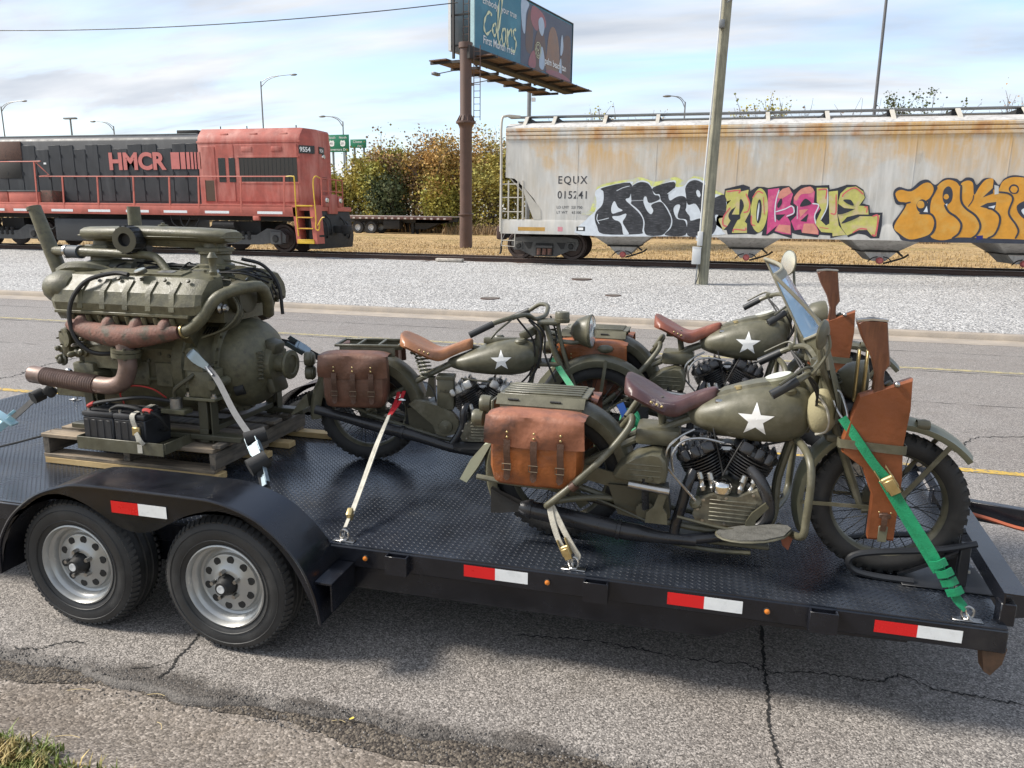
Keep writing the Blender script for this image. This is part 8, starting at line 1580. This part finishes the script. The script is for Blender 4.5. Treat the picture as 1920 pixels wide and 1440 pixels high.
# ------------------------------------------------------------------ tie-down straps
def ratchet(t, p, ax, up, m=ZINC, s=1.0, web=STRB):
    """ratchet buckle: two side plates, spool, handle"""
    p = V(p); ax = V(ax).normalized(); up = V(up); sd = ax.cross(up).normalized(); up = sd.cross(ax).normalized(); M_ = Matrix((ax, sd, up)).transposed().to_4x4(); M_.translation = p
    f = None
    for k in (-1, 1):
        mb = MB().box((-.055*s, k*.026*s-.002, -.012*s), (.05*s, k*.026*s+.002, .020*s), .001, M_); o = bw(mb, 'ratchet_plate', m, t); f = f or o
    bw(MB().cyl(M_ @ V((0, -.03*s, .006*s)), M_ @ V((0, .03*s, .006*s)), .012*s, n=10), 'ratchet_spool', m, t); bw(MB().box((.005*s, -.024*s, .012*s), (.075*s, .024*s, .022*s), .003, M_), 'ratchet_handle', m, t)
    return f
def strap(name, label, pts, w, side, m, th=.004, k=5, group='tie-down straps'):
    o = V(pts[-1]); t = thing(name, label, 'strap', o, 0, group); bw(MB().ribbon(pts, w, side, th, k), 'webbing', m, t); return t
def hook(t, p, d, m=ZINC, s=1):
    p = V(p); d = V(d).normalized(); u, w = frame(d); bw(MB().tube([p-d*.04*s, p, p+d*.03*s+u*.01*s, p+d*.045*s+u*.03*s, p+d*.02*s+u*.045*s, p-d*.005*s+u*.038*s], .006*s, 8, 4), 'hook', m, t)
# green strap, nearest motorcycle fork to front corner ring
g = strap('green_strap', 'bright green ratchet strap from nearest motorcycle fork to trailer corner', [(.592, 3.19, 1.262), (.65, 3.165, 1.185), (.72, 3.14, 1.092), (.765, 3.12, 1.045)], .036, (.6, -.2, .5), STRG)
bw(MB().ribbon([(.762, 3.11, 1.046), (.86, 3.085, .905), (.95, 3.06, .775), (.995, 3.05, .70), (1.03, 3.045, .645), (1.055, 3.04, .60), (1.09, 3.03, .563)], .035, [(.6, -.2, .5), (.6, -.2, .5), (.6, -.2, .5), (.3, -.5, .3), (-.4, -.5, -.1), (.5, -.2, .4), (.4, .5, .2)], .005, 6), 'lower_webbing', STRG, g)
bw(MB().ribbon([(.755, 3.125, 1.03), (.84, 3.10, .90), (.93, 3.075, .765), (.98, 3.06, .69)], .030, (.6, -.2, .5), .004, 4), 'tail_webbing', STRG, g)
for k, (x, y, z) in enumerate(((.975, 3.05, .735), (1.0, 3.045, .70), (1.02, 3.045, .665), (1.042, 3.04, .63))): bw(MB().ribbon([(x-.026, y-.004, z-.012), (x, y-.017, z+.002), (x+.026, y-.006, z+.014)], .030, (.4, -.1, -.7), .008, 4), 'wrapped_webbing', STRG, g)
ratchet(g, (.766, 3.105, 1.045), (.53, -.1, -.75), (-.2, -1, .1), BRASS, .9); hook(g, (1.092, 3.03, .552), (.3, 0, -1), CHROME, .55)
bw(MB().tube([(.605, 3.19, 1.25), (.575, 3.21, 1.285), (.555, 3.235, 1.345), (.58, 3.235, 1.36), (.605, 3.21, 1.30), (.612, 3.19, 1.262)], .0055, 8, 4, True), 'steel_clip', STEEL, g); bw(MB().ribbon([(.567, 3.24, 1.352), (.545, 3.27, 1.40), (.53, 3.33, 1.44)], .026, (.8, -.3, .5), .005, 4), 'soft_loop', STRB, g)
# white strap on crash bar
w = strap('white_strap', 'worn white strap looped from crash bar of nearest motorcycle', [(-.60, 3.09, .80), (-.585, 3.075, .74), (-.555, 3.06, .66), (-.515, 3.05, .585), (-.482, 3.045, .55)], .028, (1, -.3, 0), STRW)
bw(MB().ribbon([(-.60, 3.10, .80), (-.56, 3.075, .745), (-.515, 3.055, .675), (-.475, 3.045, .615), (-.455, 3.045, .585), (-.462, 3.05, .565)], .028, (1, -.3, .1), .004, 5), 'tail_webbing', STRW, w); bw(MB().ribbon([(-.598, 3.095, .80), (-.575, 3.072, .72), (-.545, 3.055, .64), (-.505, 3.045, .585)], .026, (1, -.2, .2), .004, 5), 'loop_webbing', STRW, w)
ratchet(w, (-.515, 3.045, .615), (.4, -.1, -.8), (-.1, -1, .1), BRASS, .75); hook(w, (-.478, 3.042, .553), (.2, 0, -1), STEEL, .5)
# red and white strap on middle motorcycle
r = strap('red_and_white_strap', 'worn white strap with red loop holding the middle motorcycle', [(-1.735, 3.93, .90), (-1.70, 3.65, .79), (-1.64, 3.30, .645), (-1.603, 3.08, .565)], .018, (1, .1, .2), STRW)
bw(MB().ribbon([(-1.745, 4.11, 1.0), (-1.74, 4.05, .955), (-1.735, 3.93, .895)], .022, (1, .1, .2), .005, 4), 'red_loop', STRR, r); bw(MB().ribbon([(-1.715, 4.12, 1.005), (-1.715, 4.05, .955), (-1.73, 3.94, .90)], .022, (.9, .3, .3), .005, 4), 'red_loop', STRR, r); bw(MB().ribbon([(-1.732, 3.94, .90), (-1.685, 3.66, .80), (-1.628, 3.32, .66), (-1.60, 3.16, .60)], .015, (.5, .5, .7), .004, 5), 'tail_webbing', STRW, r)
bw(MB().obox((-1.615, 3.16, .60), (.03, .05, .05), (.5, 0, .2), .008), 'cam_buckle', BRASS, r); bw(MB().ell((-1.71, 4.06, .965), (.03, .015, .012), 10, 6), 'clip', CHROME, r); hook(r, (-1.592, 3.05, .55), (0, -.2, -1), STEEL, .5)
# grey engine strap
e = strap('grey_strap', 'grey ratchet strap from engine mount down behind the fender', [(-2.70, 3.60, 1.20), (-2.60, 3.555, 1.13), (-2.40, 3.40, 1.0), (-2.22, 3.27, .915)], .032, (.8, .3, .1), STRK)
bw(MB().ribbon([(-2.815, 3.612, 1.272), (-2.79, 3.598, 1.262), (-2.74, 3.595, 1.225), (-2.69, 3.595, 1.195)], lambda q: .05+.03*q if q < .5 else .095-.06*q, (.8, .1, .5), .005, 4), 'flat_hook', ZINC, e); bw(MB().tube([(-2.70, 3.60, 1.20), (-2.68, 3.59, 1.18), (-2.64, 3.57, 1.155)], .008, 6, 3), 'wire_loop', STEEL, e)
ratchet(e, (-2.17, 3.225, .885), (.55, -.45, -.5), (-.3, -.6, .7), ZINC, 1.1); bw(MB().cyl((-2.23, 3.23, .91), (-2.15, 3.30, .93), .038, n=14), 'webbing_roll', STRB, e); bw(MB().cyl((-2.14, 3.12, .80), (-2.08, 3.19, .835), .046, n=18), 'webbing_roll', STRB, e); bw(MB().ribbon([(-2.14, 3.2, .86), (-2.06, 3.11, .77), (-1.97, 3.03, .64), (-1.95, 3.02, .56)], .045, (.8, .3, .1), .006, 4), 'lower_webbing', STRB, e); ratchet(e, (-2.06, 3.12, .765), (.5, -.5, -.6), (-.4, -.5, .6), ZINC, .8)
# black strap running off to the left with a pale blue ratchet
b = strap('black_strap', 'black strap with pale blue ratchet at left of the pallet', [(-3.885, 3.69, .98), (-3.98, 3.665, .92), (-4.08, 3.63, .83), (-4.15, 3.60, .765)], .05, (0, .5, .8), STRB)
PB = mat('pale blue ratchet', (.42, .62, .68), .4, .3, var=.1); bw(MB().tube([(-3.89, 3.69, .95), (-3.87, 3.68, .99), (-3.87, 3.685, 1.04)], .008, 6, 4), 'hook', CHROME, b); bw(MB().obox((-3.90, 3.68, .95), (.07, .05, .06), (0, .7, .3), .012), 'hook_keeper', STRB, b); bw(MB().cyl((-3.99, 3.63, .91), (-3.97, 3.69, .93), .040, n=18), 'webbing_roll', STRB, b)
ratchet(b, (-4.17, 3.595, .755), (-.7, -.15, -.55), (-.4, -.5, .8), PB, 1.3); bw(MB().obox((-4.16, 3.57, .785), (.15, .07, .018), (0, .6, .2), .008), 'ratchet_cover', PB, b); bw(MB().ribbon([(-4.2, 3.59, .74), (-4.32, 3.57, .62), (-4.40, 3.56, .54)], .05, (0, .6, .8), .005, 3), 'lower_webbing', STRB, b)
tag(MB().tube([(-4.45, 3.56, .53), (-4.1, 3.75, .62), (-3.75, 4.0, .74), (-3.5, 4.3, .86)], .007, 6, 4).build('steel_cable', BLKM), 'thin black cable running from deck to engine at left', 'cable', 'tie-down straps')
# zinc ratchet on far side
f = strap('far_black_strap', 'black strap with zinc ratchet behind the bell housing', [(-2.85, 4.45, 1.21), (-2.70, 4.55, 1.165), (-2.45, 4.72, .98), (-2.1, 4.92, .70), (-1.93, 4.99, .56)], .045, (.3, .3, .9), STRB); ratchet(f, (-2.69, 4.555, 1.16), (.6, .4, -.5), (-.2, -.5, .8), ZINC, 1.3)
# green strap on middle motorcycle fork, with a bundled tail
m = strap('thin_green_strap', 'green strap from middle motorcycle fork with bundled tail', [(-.86, 4.42, 1.21), (-.79, 4.36, 1.135), (-.66, 4.22, 1.02), (-.50, 4.05, .87), (-.34, 3.86, .70), (-.24, 3.72, .56), (-.22, 3.70, .53)], .036, (.7, .2, .5), STRG)
for i in range(5): bw(MB().tube([(-.34+.05*cos(a+i)+.01*i, 4.05+.02*sin(a), .95+.06*sin(a+i*.7)-.012*i) for a in [j*pi/4 for j in range(8)]], .010, 6, 2, True), 'bundled_webbing', STRG, m)
bw(MB().ribbon([(-.40, 4.06, 1.04), (-.37, 4.05, .98), (-.36, 4.05, .93)], .04, (1, 0, .3), .012, 3), 'blue_tie', mat('blue webbing', (.02, .08, .32), .6), m)
